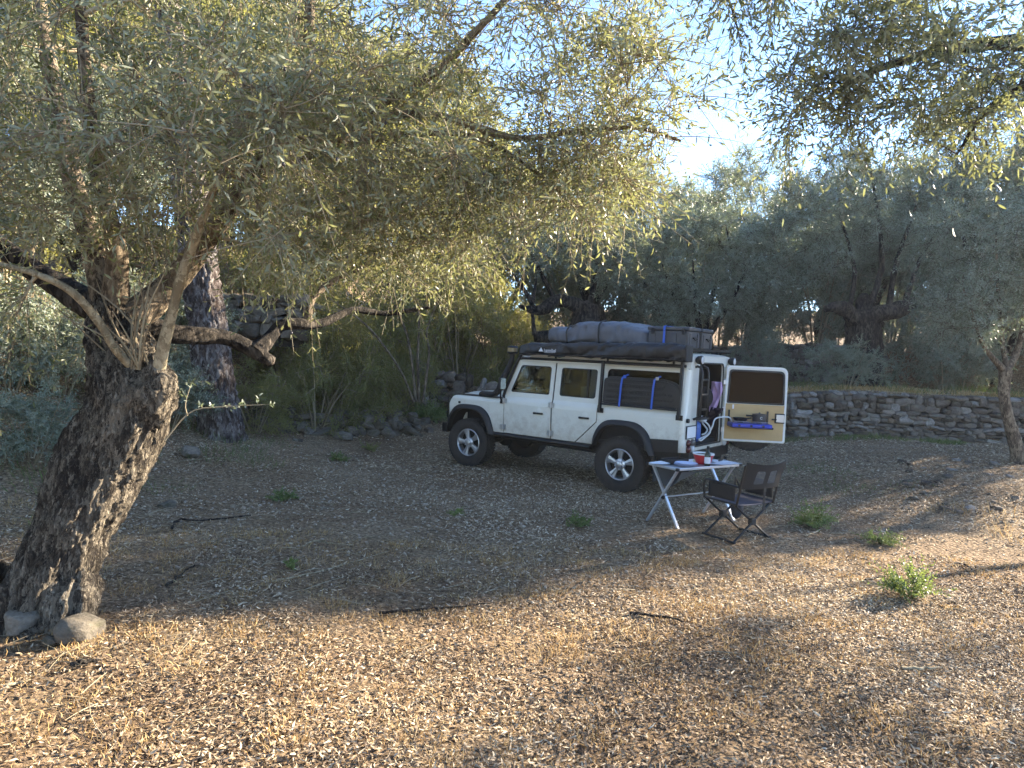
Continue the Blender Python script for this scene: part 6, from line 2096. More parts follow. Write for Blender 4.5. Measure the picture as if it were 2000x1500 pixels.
def dbox(mb, u0, u1, n0, n1, z0, z1):
    V = [dmap(n_)(u, z, 0) for u in (u0, u1) for n_ in (n0, n1) for z in (z0, z1)]
    mb.add(V, [(0, 1, 3, 2), (4, 6, 7, 5), (0, 4, 5, 1), (2, 3, 7, 6), (0, 2, 6, 4), (1, 5, 7, 3)])
    return mb
dbox(MB(), 0.755, 0.895, 0.011, 0.02, 1.03, 1.175).build('lock_plate', M_BLACKM, rdoor)
lk = dbox(MB(), 0.77, 0.885, 0.02, 0.042, 1.045, 1.16)
lk = lk.build('door_lock', M_STEEL, rdoor, bevel=0.006)
dbox(MB(), 0.70, 0.775, 0.04, 0.055, 1.075, 1.098).build('lock_lever', M_BLACKM, lk, bevel=0.006)
dbox(MB(), 0.13, 0.155, 0.011, 0.018, 1.215, 1.28).build('reflector', M_WHITE, rdoor, bevel=0.003)
for z in (0.90, 1.20, 1.60):
    dbox(MB(), -0.03, 0.05, -0.06, 0.006, z - 0.04, z + 0.04).build('hinge', M_STEEL, rdoor, bevel=0.008)
arm = MB()
dbox(arm, 0.075, 0.10, 0.011, 0.03, 0.96, 1.20)
dbox(arm, 0.635, 0.66, 0.011, 0.03, 0.96, 1.20)
dbox(arm, 0.08, 0.655, 0.02, 0.30, 0.958, 0.968)
dbox(arm, 0.635, 0.655, 0.02, 0.30, 0.97, 0.985)
arm.build('folding_shelf', M_BLACKM, rdoor, bevel=0.003)
# spare wheel on the outside of the door
spw = copy_tree(hub0, rdoor)
spw.name = 'spare_wheel'
c_ = Vector(dmap(-0.20)(0.45, 0.985, 0))
spw.location = c_
spw.rotation_euler = (0, 0.4, math.atan2(-IN_.y, -IN_.x) - math.pi / 2)

# ------------------------------------------------------------------ load on the roof and the side
VM = Matrix.Translation(VEH.location) @ Matrix.Rotation(VEH.rotation_euler.z, 4, 'Z')
def vthing(name, label, cat, at, group=None):
    """a thing carried by the vehicle: an Empty placed in the vehicle's own axes"""
    p = VM @ Vector(at)
    return empty(name, p, VEH.rotation_euler.z, label, cat, group)
def lump_box(x0, x1, y0, y1, topf, z0, nx, ny, nz, noise, seed, rnd=0.35):
    """soft cloth-covered load: rounded block with a varying top and creases"""
    G = []
    mb = MB()
    per = []
    # cross-section ring around y-z for each x
    m_ = 40
    rows = []
    for i in range(nx):
        x = x0 + (x1 - x0) * i / (nx - 1)
        e = min(i, nx - 1 - i) / (nx - 1) * 2
        k = min(1, (e / 0.10)) ** 0.5 if e < 0.10 else 1
        zt = topf(x)
        cy_, cz = (y0 + y1) / 2, (z0 + zt) / 2
        hy, hz = (y1 - y0) / 2 * (0.86 + 0.14 * k), (zt - z0) / 2 * (0.82 + 0.18 * k)
        row = []
        for j in range(m_):
            a_ = 2 * math.pi * j / m_
            c, s_ = math.cos(a_), math.sin(a_)
            p = rnd
            yy = math.copysign(abs(c) ** p, c) * hy
            zz_ = math.copysign(abs(s_) ** p, s_) * hz
            row.append((x, cy_ + yy, cz + zz_ - (zt - z0) / 2 * 0.18 * (1 - k)))
        rows.append(row)
    A_ = np.array(rows).reshape(-1, 3)
    nn = fbm(A_ * np.array([3.2, 5.0, 6.0]) + seed, 3, seed) * noise
    W_ = A_.copy()
    W_[:, 2] += 0.35 * A_[:, 0] + 0.05 * vnoise(A_ * 3.0, seed + 4)
    nn = nn - np.exp(-np.abs(vnoise(W_ * np.array([1.6, 3.0, 13.0]) + seed * 2, seed + 9)) * 9) * noise * 1.1 + np.exp(-np.abs(vnoise(W_ * np.array([2.2, 4.0, 9.0]) - seed, seed + 19)) * 8) * noise * 0.7
    ctr = np.array([[r_[0][0], (y0 + y1) / 2, (z0 + topf(r_[0][0])) / 2] for r_ in rows]).repeat(m_, 0)
    d = nrm(A_ - ctr)
    A_ = A_ + d * nn[:, None]
    V = A_.tolist()
    F = []
    for i in range(nx - 1):
        for j in range(m_):
            j2 = (j + 1) % m_
            F.append((i * m_ + j, i * m_ + j2, (i + 1) * m_ + j2, (i + 1) * m_ + j))
    F.append(tuple(reversed(range(m_))))
    F.append(tuple(range((nx - 1) * m_, nx * m_)))
    mb.add(V, F)
    return mb

# awning bag along the left side of the rack
aw = vthing('awning_bag', 'long black awning bag with white lettering along the roof edge', 'awning', (0, 0, 0))
def aw_top(x):
    return float(np.interp(x, [-0.96, -0.9, 0.2, 0.9, 1.5, 1.74], [2.095, 2.11, 2.10, 2.085, 2.055, 2.02]))
bag = lump_box(-0.94, 1.74, 0.79, 1.01, aw_top, 1.868, 120, 8, 8, 0.026, 3, 0.5)
bag = bag.build('bag', M_AWN, aw, 70)
MB().box(-0.965, -0.938, 0.79, 1.01, 1.87, 2.095).build('end_cap', M_BLACKP, aw, bevel=0.012)
wb = MB().tube([(1.68, 1.012, 1.885), (-0.92, 1.012, 1.89)], 0.008, 6).build('zip', M_BLACKM, aw, 60)
for x in (1.2, 0.3, -0.7):
    MB().bar((x, 0.75, 1.90), (x, 0.99, 1.862), 0.04, 0.012).build('bracket', M_BLACKM, aw)
# printed lettering: small peak mark and a word
pm = MB()
px0 = 1.36
pm.plate([[(0, 0), (0.085, 0), (0.045, 0.062)]], lambda u, v, w: (px0 - u, 1.032 + w, 1.928 + v), 0.001)
pm.box(px0 - 0.30, px0 - 0.10, 1.030, 1.0312, 1.918, 1.922)
pm.build('peak_mark', M_PRINT, aw)
tx = bpy.data.curves.new('lettering', 'FONT')
tx.body = 'hannibal'
tx.size = 0.066
tx.extrude = 0.0006
tx.materials.append(M_PRINT)
to = bpy.data.objects.new('lettering', tx)
link(to)
dg = bpy.context.evaluated_depsgraph_get()
tm_ = bpy.data.meshes.new_from_object(to.evaluated_get(dg))
bpy.data.objects.remove(to)
to = bpy.data.objects.new('lettering', tm_)
link(to, aw)
to.rotation_euler = (R(90), 0, R(180))
to.location = (px0 - 0.095, 1.033, 1.928)

# roof-tent cover
tc_ = vthing('roof_tent', 'grey canvas roof tent cover strapped down on the roof rack', 'roof tent', (0, 0, 0))
def tt(x):
    return float(np.interp(x, [-0.24, -0.1, 0.1, 0.25, 0.85, 0.95, 1.1, 1.3, 1.45], [2.30, 2.32, 2.38, 2.415, 2.415, 2.40, 2.305, 2.335, 2.325]))
tb = lump_box(-0.22, 1.46, -0.62, 0.70, tt, 2.058, 110, 8, 8, 0.038, 8, 0.42).build('cover', M_TENT, tc_, 70)
for x in (1.05, 0.50):
    z = tt(x)
    P_, r_ = smooth_path([(x - 0.02, 0.60, z + 0.012), (x, 0.68, z - 0.01), (x + 0.02, 0.725, z - 0.07), (x + 0.02, 0.735, 2.2), (x + 0.01, 0.73, 2.10), (x, 0.71, 2.05)], [1] * 6, 24)
    sm = MB()
    for i in range(23):
        sm.bar(P_[i], P_[i + 1], 0.028, 0.006, tuple(np.cross(P_[i + 1] - P_[i], (1, 0, 0))))
    sm.build('strap', M_BLACKM, tc_)

# two grey cases
def case(label, x0, x1, y0, y1, z0, z1):
    c = vthing('storage_case', label, 'case', ((x0 + x1) / 2, (y0 + y1) / 2, z0), 'grey cases on the roof rack')
    w, d, h = (x1 - x0) / 2, (y1 - y0) / 2, z1 - z0
    zl = h * 0.80
    b = MB()
    b.box(-w + 0.015, w - 0.015, -d + 0.015, d - 0.015, 0.0, zl)
    body = b.build('case_body', M_CASE, c, bevel=0.014, seg=3)
    rb = MB()
    for x in (-w * 0.72, -w * 0.28, w * 0.28, w * 0.72):
        for s in (1, -1):
            rb.box(x - 0.035, x + 0.035, s * (d - 0.016), s * (d - 0.002), 0.01, zl - 0.03)
    for s in (1, -1):
        rb.box(s * (w - 0.016), s * (w - 0.002), -d * 0.8, -d * 0.5, 0.01, zl - 0.03)
        rb.box(s * (w - 0.016), s * (w - 0.002), d * 0.5, d * 0.8, 0.01, zl - 0.03)
    rb.build('case_ribs', M_CASE, body, bevel=0.006)
    lid = MB().box(-w, w, -d, d, zl + 0.004, h).build('lid', M_CASE, c, bevel=0.016, seg=3)
    for x in (-w * 0.72, w * 0.72):
        MB().box(x - 0.022, x + 0.022, d - 0.004, d + 0.012, zl - 0.05, zl + 0.035).build('latch', M_BLACKP, c, bevel=0.004)
    hn = MB()
    hn.box(-w - 0.012, -w + 0.012, -0.055, 0.055, zl - 0.10, zl - 0.08)
    hn.tube([(-w + 0.0, -0.045, zl - 0.085), (-w - 0.022, -0.04, zl - 0.12), (-w - 0.022, 0.04, zl - 0.12), (-w, 0.045, zl - 0.085)], 0.008, 8)
    hn.build('handle', M_BLACKM, c, bevel=0.002)
    return c
case('grey ribbed plastic case with a blue strap, nearest on the roof rack', -0.86, -0.235, 0.31, 0.70, 2.062, 2.345)
case('grey plastic case on the rack beyond the strapped one', -0.87, -0.26, -0.14, 0.26, 2.062, 2.345)
bs = vthing('cargo_strap', 'bright blue strap over the nearest grey case', 'strap', (0, 0, 0))
st_ = MB()
pp = [(-0.50, 0.722, 2.07), (-0.50, 0.716, 2.34), (-0.50, 0.69, 2.355), (-0.50, 0.33, 2.355), (-0.50, 0.295, 2.34), (-0.50, 0.295, 2.07)]
for a_, b_ in zip(pp[:-1], pp[1:]):
    d_ = Vector(b_) - Vector(a_)
    st_.bar(a_, b_, 0.030, 0.004, tuple(d_.cross(Vector((1, 0, 0)))))
st_.build('webbing', M_BLUE, bs)

# traction boards on the side
def board(label, y, dz, dx):
    t = vthing('traction_board', label, 'traction board', (0, 0, 0), 'traction boards')
    b = MB()
    out = rounded([(0.315, 1.235), (0.315, 1.60), (-0.62, 1.60), (-0.83, 1.52), (-0.83, 1.235)], [0.05, 0.06, 0.12, 0.10, 0.05], 5)
    out = [(p[0] + dx, p[1] + dz) for p in out][::-1]
    b.plate([out], lambda u, v, w: (u, y - w - (v - 1.235) * 0.09, v), 0.016)
    body = b.build('board', M_BLACKM, t, bevel=0.004)
    r_ = MB()
    for z in (1.28, 1.36, 1.44, 1.52, 1.575):
        x1 = 0.27 if z < 1.5 else 0.25
        x0 = -0.77 if z < 1.44 else -0.62
        r_.bar((x1 + dx, y + 0.006 - (z - 1.235) * 0.09 + dz * 0, z + dz), (x0 + dx, y + 0.006 - (z - 1.235) * 0.09, z + dz), 0.012, 0.028)
    lug = MB()
    for k in range(22):
        x = 0.24 - k * 0.046
        for z in (1.33, 1.41, 1.49):
            if z > 1.45 and x < -0.6: continue
            lug.box(x - 0.010 + dx, x + 0.010 + dx, y - (z - 1.235) * 0.09 - 0.002, y - (z - 1.235) * 0.09 + 0.012, z - 0.012 + dz, z + 0.012 + dz)
    r_.build('ribs', M_BLACKM, body, bevel=0.004)['kind'] = 'stuff'
    lug.build('lugs', M_BLACKP, body, bevel=0.003)['kind'] = 'stuff'
board('black ribbed traction board strapped outermost over the quarter window', 0.892, 0.0, 0.0)
board('black traction board behind the outer one, its curved end showing', 0.868, 0.025, -0.03)
for x, lab in ((0.015, 'blue strap holding the traction boards, nearer the front'), (-0.475, 'blue strap holding the traction boards, nearer the rear')):
    t = vthing('board_strap', lab, 'strap', (0, 0, 0), 'blue board straps')
    b = MB()
    pp = [(x - 0.05, 0.80, 1.66), (x - 0.035, 0.855, 1.64), (x, 0.885, 1.61), (x + 0.005, 0.905, 1.50), (x + 0.01, 0.915, 1.30), (x + 0.01, 0.925, 1.205)]
    for a_, c_ in zip(pp[:-1], pp[1:]):
        b.bar(a_, c_, 0.026, 0.005, (0, 1, 0.05))
    b.build('webbing', M_BLUE, t)
    kn = MB().box(x - 0.055, x - 0.01, 0.862, 0.885, 1.605, 1.65)
    kn.build('buckle', M_STEEL if x < -0.2 else M_BLUE, t, bevel=0.006)

# ------------------------------------------------------------------ stove, pots, gas bottle, laundry
DM = dmap
st = vthing('camping_stove', 'blue two-burner camping stove on the folding shelf of the rear door', 'stove', (0, 0, 0))
tray = MB()
dbox(tray, 0.06, 0.63, 0.04, 0.33, 0.972, 1.028)
tray.build('tray', M_STOVE, st, bevel=0.012)
for u in (0.16, 0.33, 0.50):
    o_ = Vector(dmap(0.331)(u, 1.0, 0))
    kb = MB().tube([o_, o_ + IN_ * 0.016], 0.017, 12).build('knob', M_BLACKP, st, 50)
gr_ = MB()
for u0, u1 in ((0.09, 0.33), (0.36, 0.60)):
    for n_ in (0.07, 0.30):
        gr_.tube([dmap(n_)(u0, 1.03, 0), dmap(n_)(u0, 1.055, 0), dmap(n_)(u1, 1.055, 0), dmap(n_)(u1, 1.03, 0)], 0.004, 6)
    for u in np.linspace(u0 + 0.04, u1 - 0.04, 4):
        gr_.tube([dmap(0.07)(u, 1.055, 0), dmap(0.30)(u, 1.055, 0)], 0.004, 6)
gr_.build('pan_grate', M_STEEL, st, 60)
for u in (0.21, 0.48):
    p_ = dmap(0.185)(u, 1.03, 0)
    MB().lathe([(0.04, 0), (0.04, 0.014), (0.02, 0.018), (0.001, 0.018)], p_, 'z', 18).build('burner', M_POT, st, 50)
pt = vthing('cooking_pot', 'dark grey lidded pot on the right burner of the blue stove', 'pot', (0, 0, 0))
p_ = dmap(0.185)(0.48, 1.06, 0)
MB().lathe([(0.001, 0.0), (0.09, 0.0), (0.096, 0.01), (0.098, 0.095), (0.102, 0.098)], p_, 'z', 32).build('pot_body', M_POT, pt, 50)
MB().lathe([(0.103, 0.099), (0.103, 0.105), (0.05, 0.113), (0.012, 0.115), (0.012, 0.13), (0.001, 0.132)], p_, 'z', 32).build('lid', M_POT, pt, 50)
em = Vector(p_) + IN_ * 0.0985 + Vector((0, 0, 0.055))
ring_ = [em + U_ * 0.015 * math.cos(a_) + Vector((0, 0, 0.015 * math.sin(a_))) for a_ in np.linspace(0.7, 5.6, 14)]
MB().tube(ring_, 0.004, 5).build('emblem', M_PRINT, pt)
MB().tube([Vector(p_) - U_ * 0.10 + Vector((0, 0, 0.075)), Vector(p_) - U_ * 0.19 + Vector((0, 0, 0.078))], 0.012, 8).build('pot_handle', M_BLACKP, pt, 50)
pn = vthing('frying_pan', 'black low pan on the left burner of the blue stove', 'pan', (0, 0, 0))
p_ = dmap(0.185)(0.21, 1.06, 0)
MB().lathe([(0.001, 0.0), (0.085, 0.0), (0.105, 0.042), (0.108, 0.042), (0.088, 0.004), (0.001, 0.006)], p_, 'z', 30).build('pan_body', M_BLACKM, pn, 50)
MB().tube([Vector(p_) + U_ * 0.10 + Vector((0, 0, 0.035)), Vector(p_) + U_ * 0.16 + Vector((0, 0, 0.045))], 0.01, 8).build('pan_handle', M_BLACKP, pn, 50)

gb = vthing('gas_bottle', 'blue gas bottle standing inside the open rear doorway', 'gas bottle', (-0.83, 0.33, 0.78))
MB().lathe([(0.001, 0.0), (0.09, 0.0), (0.105, 0.02), (0.108, 0.05), (0.108, 0.21), (0.10, 0.25), (0.06, 0.275), (0.03, 0.28)], (0, 0, 0), 'z', 30).build('cylinder', M_GASB, gb, 50)
MB().lathe([(0.022, 0.275), (0.022, 0.31), (0.03, 0.312), (0.03, 0.335), (0.001, 0.34)], (0, 0, 0), 'z', 14).build('valve', M_STEEL, gb, 50)
for z in (0.07, 0.18):
    MB().lathe([(0.1085, z), (0.112, z + 0.004), (0.1085, z + 0.008)], (0, 0, 0), 'z', 30).build('band', M_GASB, gb, 60)
hz = vthing('gas_hose', 'white gas hose looping from the blue bottle to the stove', 'hose', (0, 0, 0))
P_, r_ = smooth_path([(-0.83, 0.33, 1.10), (-0.92, 0.27, 1.08), (-0.99, 0.16, 1.0), (-1.0, 0.13, 0.90), (-0.96, 0.2, 0.83), (-0.97, 0.36, 0.80), (-0.96, 0.42, 0.815), (-0.93, 0.28, 0.82), (-0.96, 0.10, 0.87), (-1.0, 0.05, 0.98), (-1.0, -0.02, 1.07), (-1.02, -0.14, 1.10), dmap(0.2)(0.04, 1.10, 0), dmap(0.15)(0.10, 1.04, 0)], [0.011] * 14, 90)
MB().tube(P_, r_, 8).build('hose_line', M_HOSE, hz, 60)
vb = vthing('water_hose', 'white hose end coiled beside the gas bottle', 'hose', (0, 0, 0))
P_, r_ = smooth_path([(-0.90, 0.17, 0.86), (-0.93, 0.12, 0.88), (-0.94, 0.08, 0.93), (-0.90, 0.06, 0.97), (-0.86, 0.08, 1.02)], [0.012] * 5, 24)
MB().tube(P_, r_, 8).build('hose_line', M_HOSE, vb, 60)

def cloth(name, label, at, w, h, mat, seed, cat='cloth', fold=0.05, sweep=0.10):
    t = vthing(name, label, cat, at)
    t.rotation_euler.z += R(70)
    G = []
    for i in range(26):
        v = i / 25
        row = []
        for j in range(20):
            u = j / 19 - 0.5
            ww = w * (0.75 + 0.35 * math.sin(3.1 * v + seed))
            row.append((fold * math.sin(9 * u + 4 * v + seed) + 0.03 * math.sin(17 * u - 6 * v), u * ww + sweep * math.sin(2.6 * v + seed * 0.7), -v * h))
        G.append(row)
    b = MB().grid(G)
    o = b.build('fabric', mat, t, 70)
    md = o.modifiers.new('thickness', 'SOLIDIFY')
    md.thickness = 0.006
    return t
cloth('hanging_garment', 'lilac garment hanging inside the open rear doorway', (-0.815, -0.43, 1.60), 0.17, 0.45, M_LILAC, 1.0, 'clothing', 0.03, 0.035)
cloth('dark_garment', 'dark purple cloth heaped under the lilac garment', (-0.78, -0.42, 1.22), 0.26, 0.28, M_PURPLE, 2.0, 'clothing', 0.04)
sk = vthing('kit_bag', 'dark round kit bag behind the ladder in the rear doorway', 'bag', (-0.70, -0.34, 1.36))
MB().ball((0, 0, 0.0), 0.13, (1, 1.1, 1.25), 24, 16).build('bag_body', M_FABRIC, sk, 60)
wc = vthing('white_bundle', 'small white cloth bundle low in the rear doorway', 'cloth', (-0.80, -0.05, 1.06))
b_ = MB().ball((0, 0, 0), 0.07, (1, 1.3, 0.7), 20, 14)
A_ = np.array(b_.V)
b_.V = [tuple(v) for v in (A_ * (1 + 0.2 * fbm(A_ * 22, 3, 4))[:, None])]
b_.build('bundle', M_PAPER, wc, 60)

# ------------------------------------------------------------------ camping table
c0, c1, c2, c3 = Vector((1.62, 8.17, 0)), Vector((1.87, 7.80, 0)), Vector((2.76, 8.40, 0)), Vector((2.50, 8.77, 0))
tcen = (c0 + c1 + c2 + c3) / 4
ex = ((c2 - c1) + (c3 - c0)).normalized()
ey = Vector((-ex.y, ex.x, 0))
TL, TW, TH = 1.06, 0.46, 0.675
tz = ground_h(tcen.x, tcen.y)
tab = empty('camping_table', (tcen.x, tcen.y, tz), math.atan2(ex.y, ex.x), 'folding aluminium camping table with crossed legs behind the vehicle', 'table')
a_, b_ = TL / 2, TW / 2
tt_ = MB()
tt_.bar((-a_, -b_, TH), (a_, -b_, TH), 0.022, 0.03).bar((-a_, b_, TH), (a_, b_, TH), 0.022, 0.03)
tt_.bar((-a_ + 0.011, -b_ + 0.011, TH), (-a_ + 0.011, b_ - 0.011, TH), 0.03, 0.028).bar((a_ - 0.011, -b_ + 0.011, TH), (a_ - 0.011, b_ - 0.011, TH), 0.03, 0.028)
tt_.build('table_frame', M_ALU, tab, bevel=0.004)
for k in range(7):
    y0 = -b_ + 0.014 + k * (TW - 0.028) / 7
    MB().box(-a_ + 0.02, a_ - 0.02, y0, y0 + (TW - 0.028) / 7 - 0.004, TH + 0.002, TH + 0.012).build('slat', M_ALU, tab, bevel=0.002)
for sx in (-1, 1):
    for sy in (-1, 1):
        MB().box(sx * a_ - 0.018, sx * a_ + 0.018, sy * b_ - 0.018, sy * b_ + 0.018, TH - 0.018, TH + 0.017).build('corner_cap', M_BLACKP, tab, bevel=0.006)
for sx in (-1, 1):
    for sy in (-1, 1):
        x = sx * (a_ - 0.05) + sy * 0.012
        MB().bar((x, sy * (b_ - 0.03), TH - 0.015), (x, -sy * (b_ + 0.0), 0.0), 0.024, 0.036, (1, 0, 0)).build('leg', M_ALU, tab, bevel=0.004)
    MB().box(sx * (a_ - 0.05) - 0.03, sx * (a_ - 0.05) + 0.03, -0.025, 0.025, TH * 0.48 - 0.02, TH * 0.48 + 0.02).build('leg_joint', M_BLACKP, tab, bevel=0.006)
MB().bar((-a_ + 0.05, 0, TH * 0.48), (a_ - 0.05, 0, TH * 0.48), 0.014, 0.014).build('stretcher', M_ALU, tab)
ZT = tz + TH + 0.0125
def on_table(px, py):
    p = at_z(px, py, ZT)
    return p
def tthing(name, label, cat, px, py, group=None, dz=0.0):
    p = on_table(px, py)
    return empty(name, p + Vector((0, 0, dz)), 0, label, cat, group)
bw = tthing('mixing_bowl', 'large red bowl with white rim on the camping table', 'bowl', 1373, 906)
MB().lathe([(0.001, 0.0), (0.075, 0.0), (0.088, 0.012), (0.115, 0.10), (0.12, 0.112)], (0, 0, 0), 'z', 36).build('bowl_outside', M_RED, bw, 50)
MB().lathe([(0.121, 0.112), (0.126, 0.114), (0.126, 0.128), (0.116, 0.128), (0.11, 0.10), (0.08, 0.015), (0.001, 0.012)], (0, 0, 0), 'z', 36).build('bowl_rim', M_WHITE, bw, 50)
sb = tthing('small_bowl', 'small off-white bowl in front of the red bowl', 'bowl', 1374, 903)
sb.location += Vector((-0.02, -0.12, 0))
MB().lathe([(0.001, 0.0), (0.035, 0.0), (0.066, 0.058), (0.07, 0.06), (0.064, 0.056), (0.032, 0.006), (0.001, 0.006)], (0, 0, 0), 'z', 30).build('bowl_body', simple('cream_ceramic', (0.62, 0.62, 0.52), 0.35), sb, 50)
bo = tthing('wine_bottle', 'dark bottle with a white label on the table', 'bottle', 1381, 910)
MB().lathe([(0.001, 0.0), (0.033, 0.0), (0.035, 0.006), (0.035, 0.125), (0.03, 0.148), (0.015, 0.168), (0.013, 0.215), (0.015, 0.217), (0.015, 0.228), (0.001, 0.229)], (0, 0, 0), 'z', 24).build('bottle_glass', M_BOTTLE, bo, 50)
MB().lathe([(0.0356, 0.03), (0.0356, 0.105)], (0, 0, 0), 'z', 24, caps=False).build('paper_label', M_PAPER, bo, 50)
MB().lathe([(0.0158, 0.186), (0.0158, 0.23), (0.001, 0.231)], (0, 0, 0), 'z', 18, caps=False).build('capsule', M_BLACKP, bo, 50)
pp0 = on_table(1338, 910)
for k in range(3):
    pl = empty('dinner_plate', pp0 + Vector((0.005 * k, -0.004 * k, 0.010 * k)), 0, ['pale blue plate at the bottom of the stack on the table', 'pale blue plate in the middle of the stack on the table', 'pale blue plate on top of the stack on the table'][k], 'plate', 'stacked pale blue plates')
    MB().lathe([(0.001, 0.002), (0.075, 0.002), (0.085, 0.0), (0.125, 0.017), (0.128, 0.020), (0.122, 0.020), (0.083, 0.007), (0.001, 0.008)], (0, 0, 0), 'z', 40).build('plate_body', M_PORC, pl, 50)
bk = tthing('black_tray', 'low black dish at the left end of the table', 'dish', 1318, 907)
bk.rotation_euler = (0, 0, math.atan2(ex.y, ex.x))
bk.location += Vector((0.02, 0.1, 0))
MB().box(-0.15, 0.15, -0.08, 0.08, 0.0, 0.012).box(-0.15, 0.15, -0.08, -0.07, 0.012, 0.055).box(-0.15, 0.15, 0.07, 0.08, 0.012, 0.055).box(-0.15, -0.14, -0.07, 0.07, 0.012, 0.055).box(0.14, 0.15, -0.07, 0.07, 0.012, 0.055).build('dish_body', M_BLACKM, bk, bevel=0.003)
eg = tthing('cup', 'tiny cream cup beside the plates', 'cup', 1357, 905)
MB().lathe([(0.001, 0.0), (0.016, 0.0), (0.021, 0.02), (0.021, 0.045), (0.018, 0.046), (0.017, 0.006), (0.001, 0.006)], (0, 0, 0), 'z', 20).build('cup_body', simple('cream_plastic', (0.7, 0.68, 0.5), 0.4), eg, 50)
for k, (px, py, w, h, rz, lab) in enumerate([(1412, 903, 0.30, 0.21, 0.5, 'white sheet of paper lowest at the right end of the table'), (1424, 906, 0.28, 0.20, 0.75, 'white folded paper on top at the right end of the table'), (1403, 908, 0.22, 0.15, 0.3, 'small white paper near the bottle'), (1288, 907, 0.20, 0.15, 0.6, 'white paper at the left end of the table')]):
    t = tthing('paper_sheet', lab, 'paper', px, py, 'papers on the table', 0.0035 * (k + 1))
    t.rotation_euler = (0, 0, rz)
    G = [[(-w / 2 + w * i / 8, -h / 2 + h * j / 5, 0.006 * math.sin(3 * i / 8 + j * 0.4 + k) + 0.006) for i in range(9)] for j in range(6)]
    MB().grid(G).build('sheet', M_PAPER, t, 60)
kn = tthing('knife', 'black-handled knife lying on the papers', 'knife', 1410, 903, None, 0.022)
kn.rotation_euler = (0, 0, 0.9)
kb_ = MB().box(-0.10, 0.0, -0.009, 0.009, 0, 0.012).build('knife_handle', M_BLACKP, kn, bevel=0.003)
MB().box(0.0, 0.11, -0.008, 0.008, 0.004, 0.006).build('blade', M_STEEL, kn)
# grey net pouch under the table
pc = empty('net_pouch', (tcen.x, tcen.y, tz), math.atan2(ex.y, ex.x), 'grey net pouch sagging under the left end of the table', 'pouch')
G = []
for i in range(15):
    u = i / 14
    x = -a_ + 0.10 + u * 0.34
    row = []
    for j in range(13):
        v = j / 12 * 2 - 1
        sag = (1 - v * v) * 0.20 * (1 - u * 0.75) + 0.02
        row.append((x, v * (b_ - 0.03), TH - 0.02 - sag))
    G.append(row)
MB().grid(G).build('net', M_MESH, pc, 70)

# ------------------------------------------------------------------ camp chair
f0, f1, f2, f3 = Vector((2.20, 7.65, 0)), Vector((2.35, 7.28, 0)), Vector((2.84, 7.57, 0)), Vector((2.69, 7.96, 0))
cc_ = (f0 + f1 + f2 + f3) / 4
cx = ((f3 - f0) + (f2 - f1)).normalized()
chz = ground_h(cc_.x, cc_.y)
chair = empty('camp_chair', (cc_.x, cc_.y, chz), math.atan2(cx.y, cx.x), 'black folding camp chair with mesh back facing the table', 'chair')
hw, hd, sz = 0.285, 0.20, 0.415           # half width, half depth, seat height; front is +y
def tb_(name, pts, r=0.0125, mat=None, sm=True):
    P_ = pts
    return MB().tube(P_, r, 8).build(name, mat or M_BLACKM, chair, 60)
for y in (hd, -hd):
    tb_('leg', [(-hw, y, 0.015), (hw, y * 0.98, sz)])
    tb_('leg', [(hw, y + 0.028, 0.015), (-hw, y * 0.98 + 0.028, sz)])
    MB().box(-0.035, 0.035, y - 0.016, y + 0.044, sz / 2 - 0.03, sz / 2 + 0.04).build('leg_joint', M_BLACKP, chair, bevel=0.01)
for s in (-1, 1):
    tb_('ground_bar', [(s * hw, hd + 0.02, 0.02), (s * hw, hd + 0.03, 0.013), (s * hw, -hd - 0.02, 0.013), (s * hw, -hd, 0.02)], 0.014)
    tb_('seat_rail', [(s * hw, hd + 0.04, sz), (s * hw, -hd - 0.02, sz)], 0.0125)
    P_, r_ = smooth_path([(s * hw, hd + 0.03, sz), (s * (hw + 0.015), hd + 0.035, sz + 0.12), (s * (hw + 0.015), hd + 0.02, sz + 0.185), (s * (hw + 0.015), hd - 0.05, sz + 0.20), (s * (hw + 0.015), -hd - 0.03, sz + 0.19)], [0.0125] * 5, 24)
    tb_('arm_tube', P_)
    tb_('back_post', [(s * hw, -hd - 0.01, sz - 0.02), (s * (hw + 0.005), -hd - 0.05, sz + 0.18), (s * (hw + 0.02), -hd - 0.115, sz + 0.43)])
    G = [[(s * (hw + 0.012), hd - 0.03 - (2 * hd - 0.04) * i / 8, sz + 0.03 + 0.165 * j / 5) for i in range(9)] for j in range(6)]
    o = MB().grid(G).build('arm_panel', M_FABRIC, chair, 60)
    md = o.modifiers.new('thickness', 'SOLIDIFY')
    md.thickness = 0.006
G = [[(-hw + 2 * hw * i / 14, hd + 0.03 - (2 * hd + 0.04) * j / 8, sz - 0.035 * math.sin(math.pi * i / 14) * (0.5 + 0.5 * math.sin(math.pi * j / 8))) for i in range(15)] for j in range(9)]
o = MB().grid(G).build('seat', M_SEATF, chair, 60)
o.modifiers.new('thickness', 'SOLIDIFY').thickness = 0.008
def back_map(off):
    def f(u, v, w):
        k = (v - 0.585) / 0.26
        sag = 0.05 * (1 - (u / hw) ** 2)
        return (u * (1 + 0.03 * k), -hd - 0.055 - 0.075 * k - sag * 0.9 + off - w, v + chair_top(u) * k)
    return f
def chair_top(u):
    return 0.03 * (abs(u) / hw) ** 2
def dens(loop, n=4):
    out = []
    for i in range(len(loop)):
        p, q = np.array(loop[i]), np.array(loop[(i + 1) % len(loop)])
        for t in range(n):
            out.append(tuple(p + (q - p) * t / n))
    return out
win = [rounded([(s * 0.03, 0.64), (s * 0.165, 0.635), (s * 0.15, 0.775), (s * 0.035, 0.775)], 0.02, 3) for s in (-1, 1)]
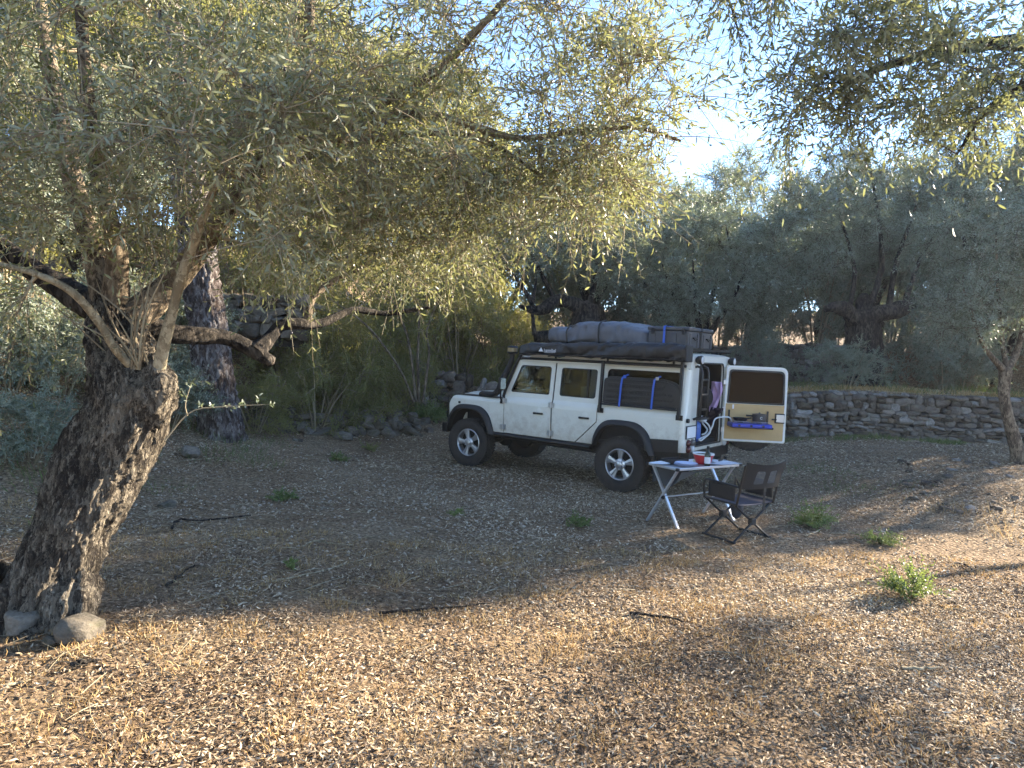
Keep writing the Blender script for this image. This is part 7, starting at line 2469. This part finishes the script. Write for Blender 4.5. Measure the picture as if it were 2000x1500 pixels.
MB().plate([dens([(-hw - 0.01, 0.585), (hw + 0.01, 0.585), (hw + 0.01, 0.845), (-hw - 0.01, 0.845)], 10)] + win, back_map(0.0), 0.006).build('backrest', M_FABRIC, chair)
for w_ in win:
    c_ = np.mean(np.array(w_), axis=0)
    lo = [tuple(c_ + (np.array(p) - c_) * 1.06) for p in w_]
    nb = MB()
    xs0, xs1 = min(p[0] for p in lo), max(p[0] for p in lo)
    for x in np.linspace(xs0, xs1, 16):
        nb.bar(back_map(-0.003)(x, 0.632, 0), back_map(-0.003)(x, 0.782, 0), 0.003, 0.002)
    for z in np.linspace(0.634, 0.780, 16):
        nb.bar(back_map(-0.003)(xs0, z, 0), back_map(-0.003)(xs1, z, 0), 0.003, 0.002)
    nb.build('mesh_window', M_MESH, chair)
sp_ = MB().box(-0.016, 0.016, -hd - 0.125, -hd - 0.119, 0.36, 0.60).build('strap', M_FABRIC, chair)
MB().box(-0.02, 0.02, -hd - 0.13, -hd - 0.112, 0.555, 0.59).build('buckle', M_BLACKP, sp_, bevel=0.003)
# dark bag hanging at the end of the table beyond the chair
hb_p = at_y(1440, 985, 7.98)
hb = empty('hanging_bag', hb_p, 0.5, 'dark cloth bag hanging from the table edge behind the chair', 'bag')
b_ = MB().ball((0, 0, -0.02), 0.10, (0.95, 0.55, 1.35), 26, 18)
A_ = np.array(b_.V)
b_.V = [tuple(v) for v in (A_ * (1 + 0.16 * fbm(A_ * 14, 3, 4))[:, None])]
b_.build('bag_body', simple('dark_bag_cloth', (0.028, 0.03, 0.04), 0.8, var=0.4, vscale=14), hb, 60)
MB().tube([(-0.05, 0, 0.10), (-0.03, 0.02, 0.22), (0.0, 0.05, 0.30)], 0.010, 7).tube([(0.05, 0, 0.10), (0.03, 0.02, 0.22), (0.0, 0.05, 0.30)], 0.010, 7).build('bag_strap', M_FABRIC, hb, 60)

# ------------------------------------------------------------------ thin air volume added as a veil over the background
def build_fill_haze():
    mt, nt, out = new_mat('fill_haze_air')
    v = N(nt, 'ShaderNodeVolumePrincipled')
    v.inputs['Color'].default_value = (0.95, 0.96, 1.0, 1)
    v.inputs['Density'].default_value = 0.0006
    v.inputs['Anisotropy'].default_value = 0.35
    nt.links.new(v.outputs[0], out.inputs['Volume'])
    o = MB().box(-32, 40, -12, 46, -1.5, 13.0).build('fill_haze', mt, None)  # volume added to veil the dark background, standing in for lens flare
    o['kind'] = 'stuff'
    tag(o, 'thin veil of air added to lift the dark background like lens flare', 'fill_haze')
build_fill_haze()
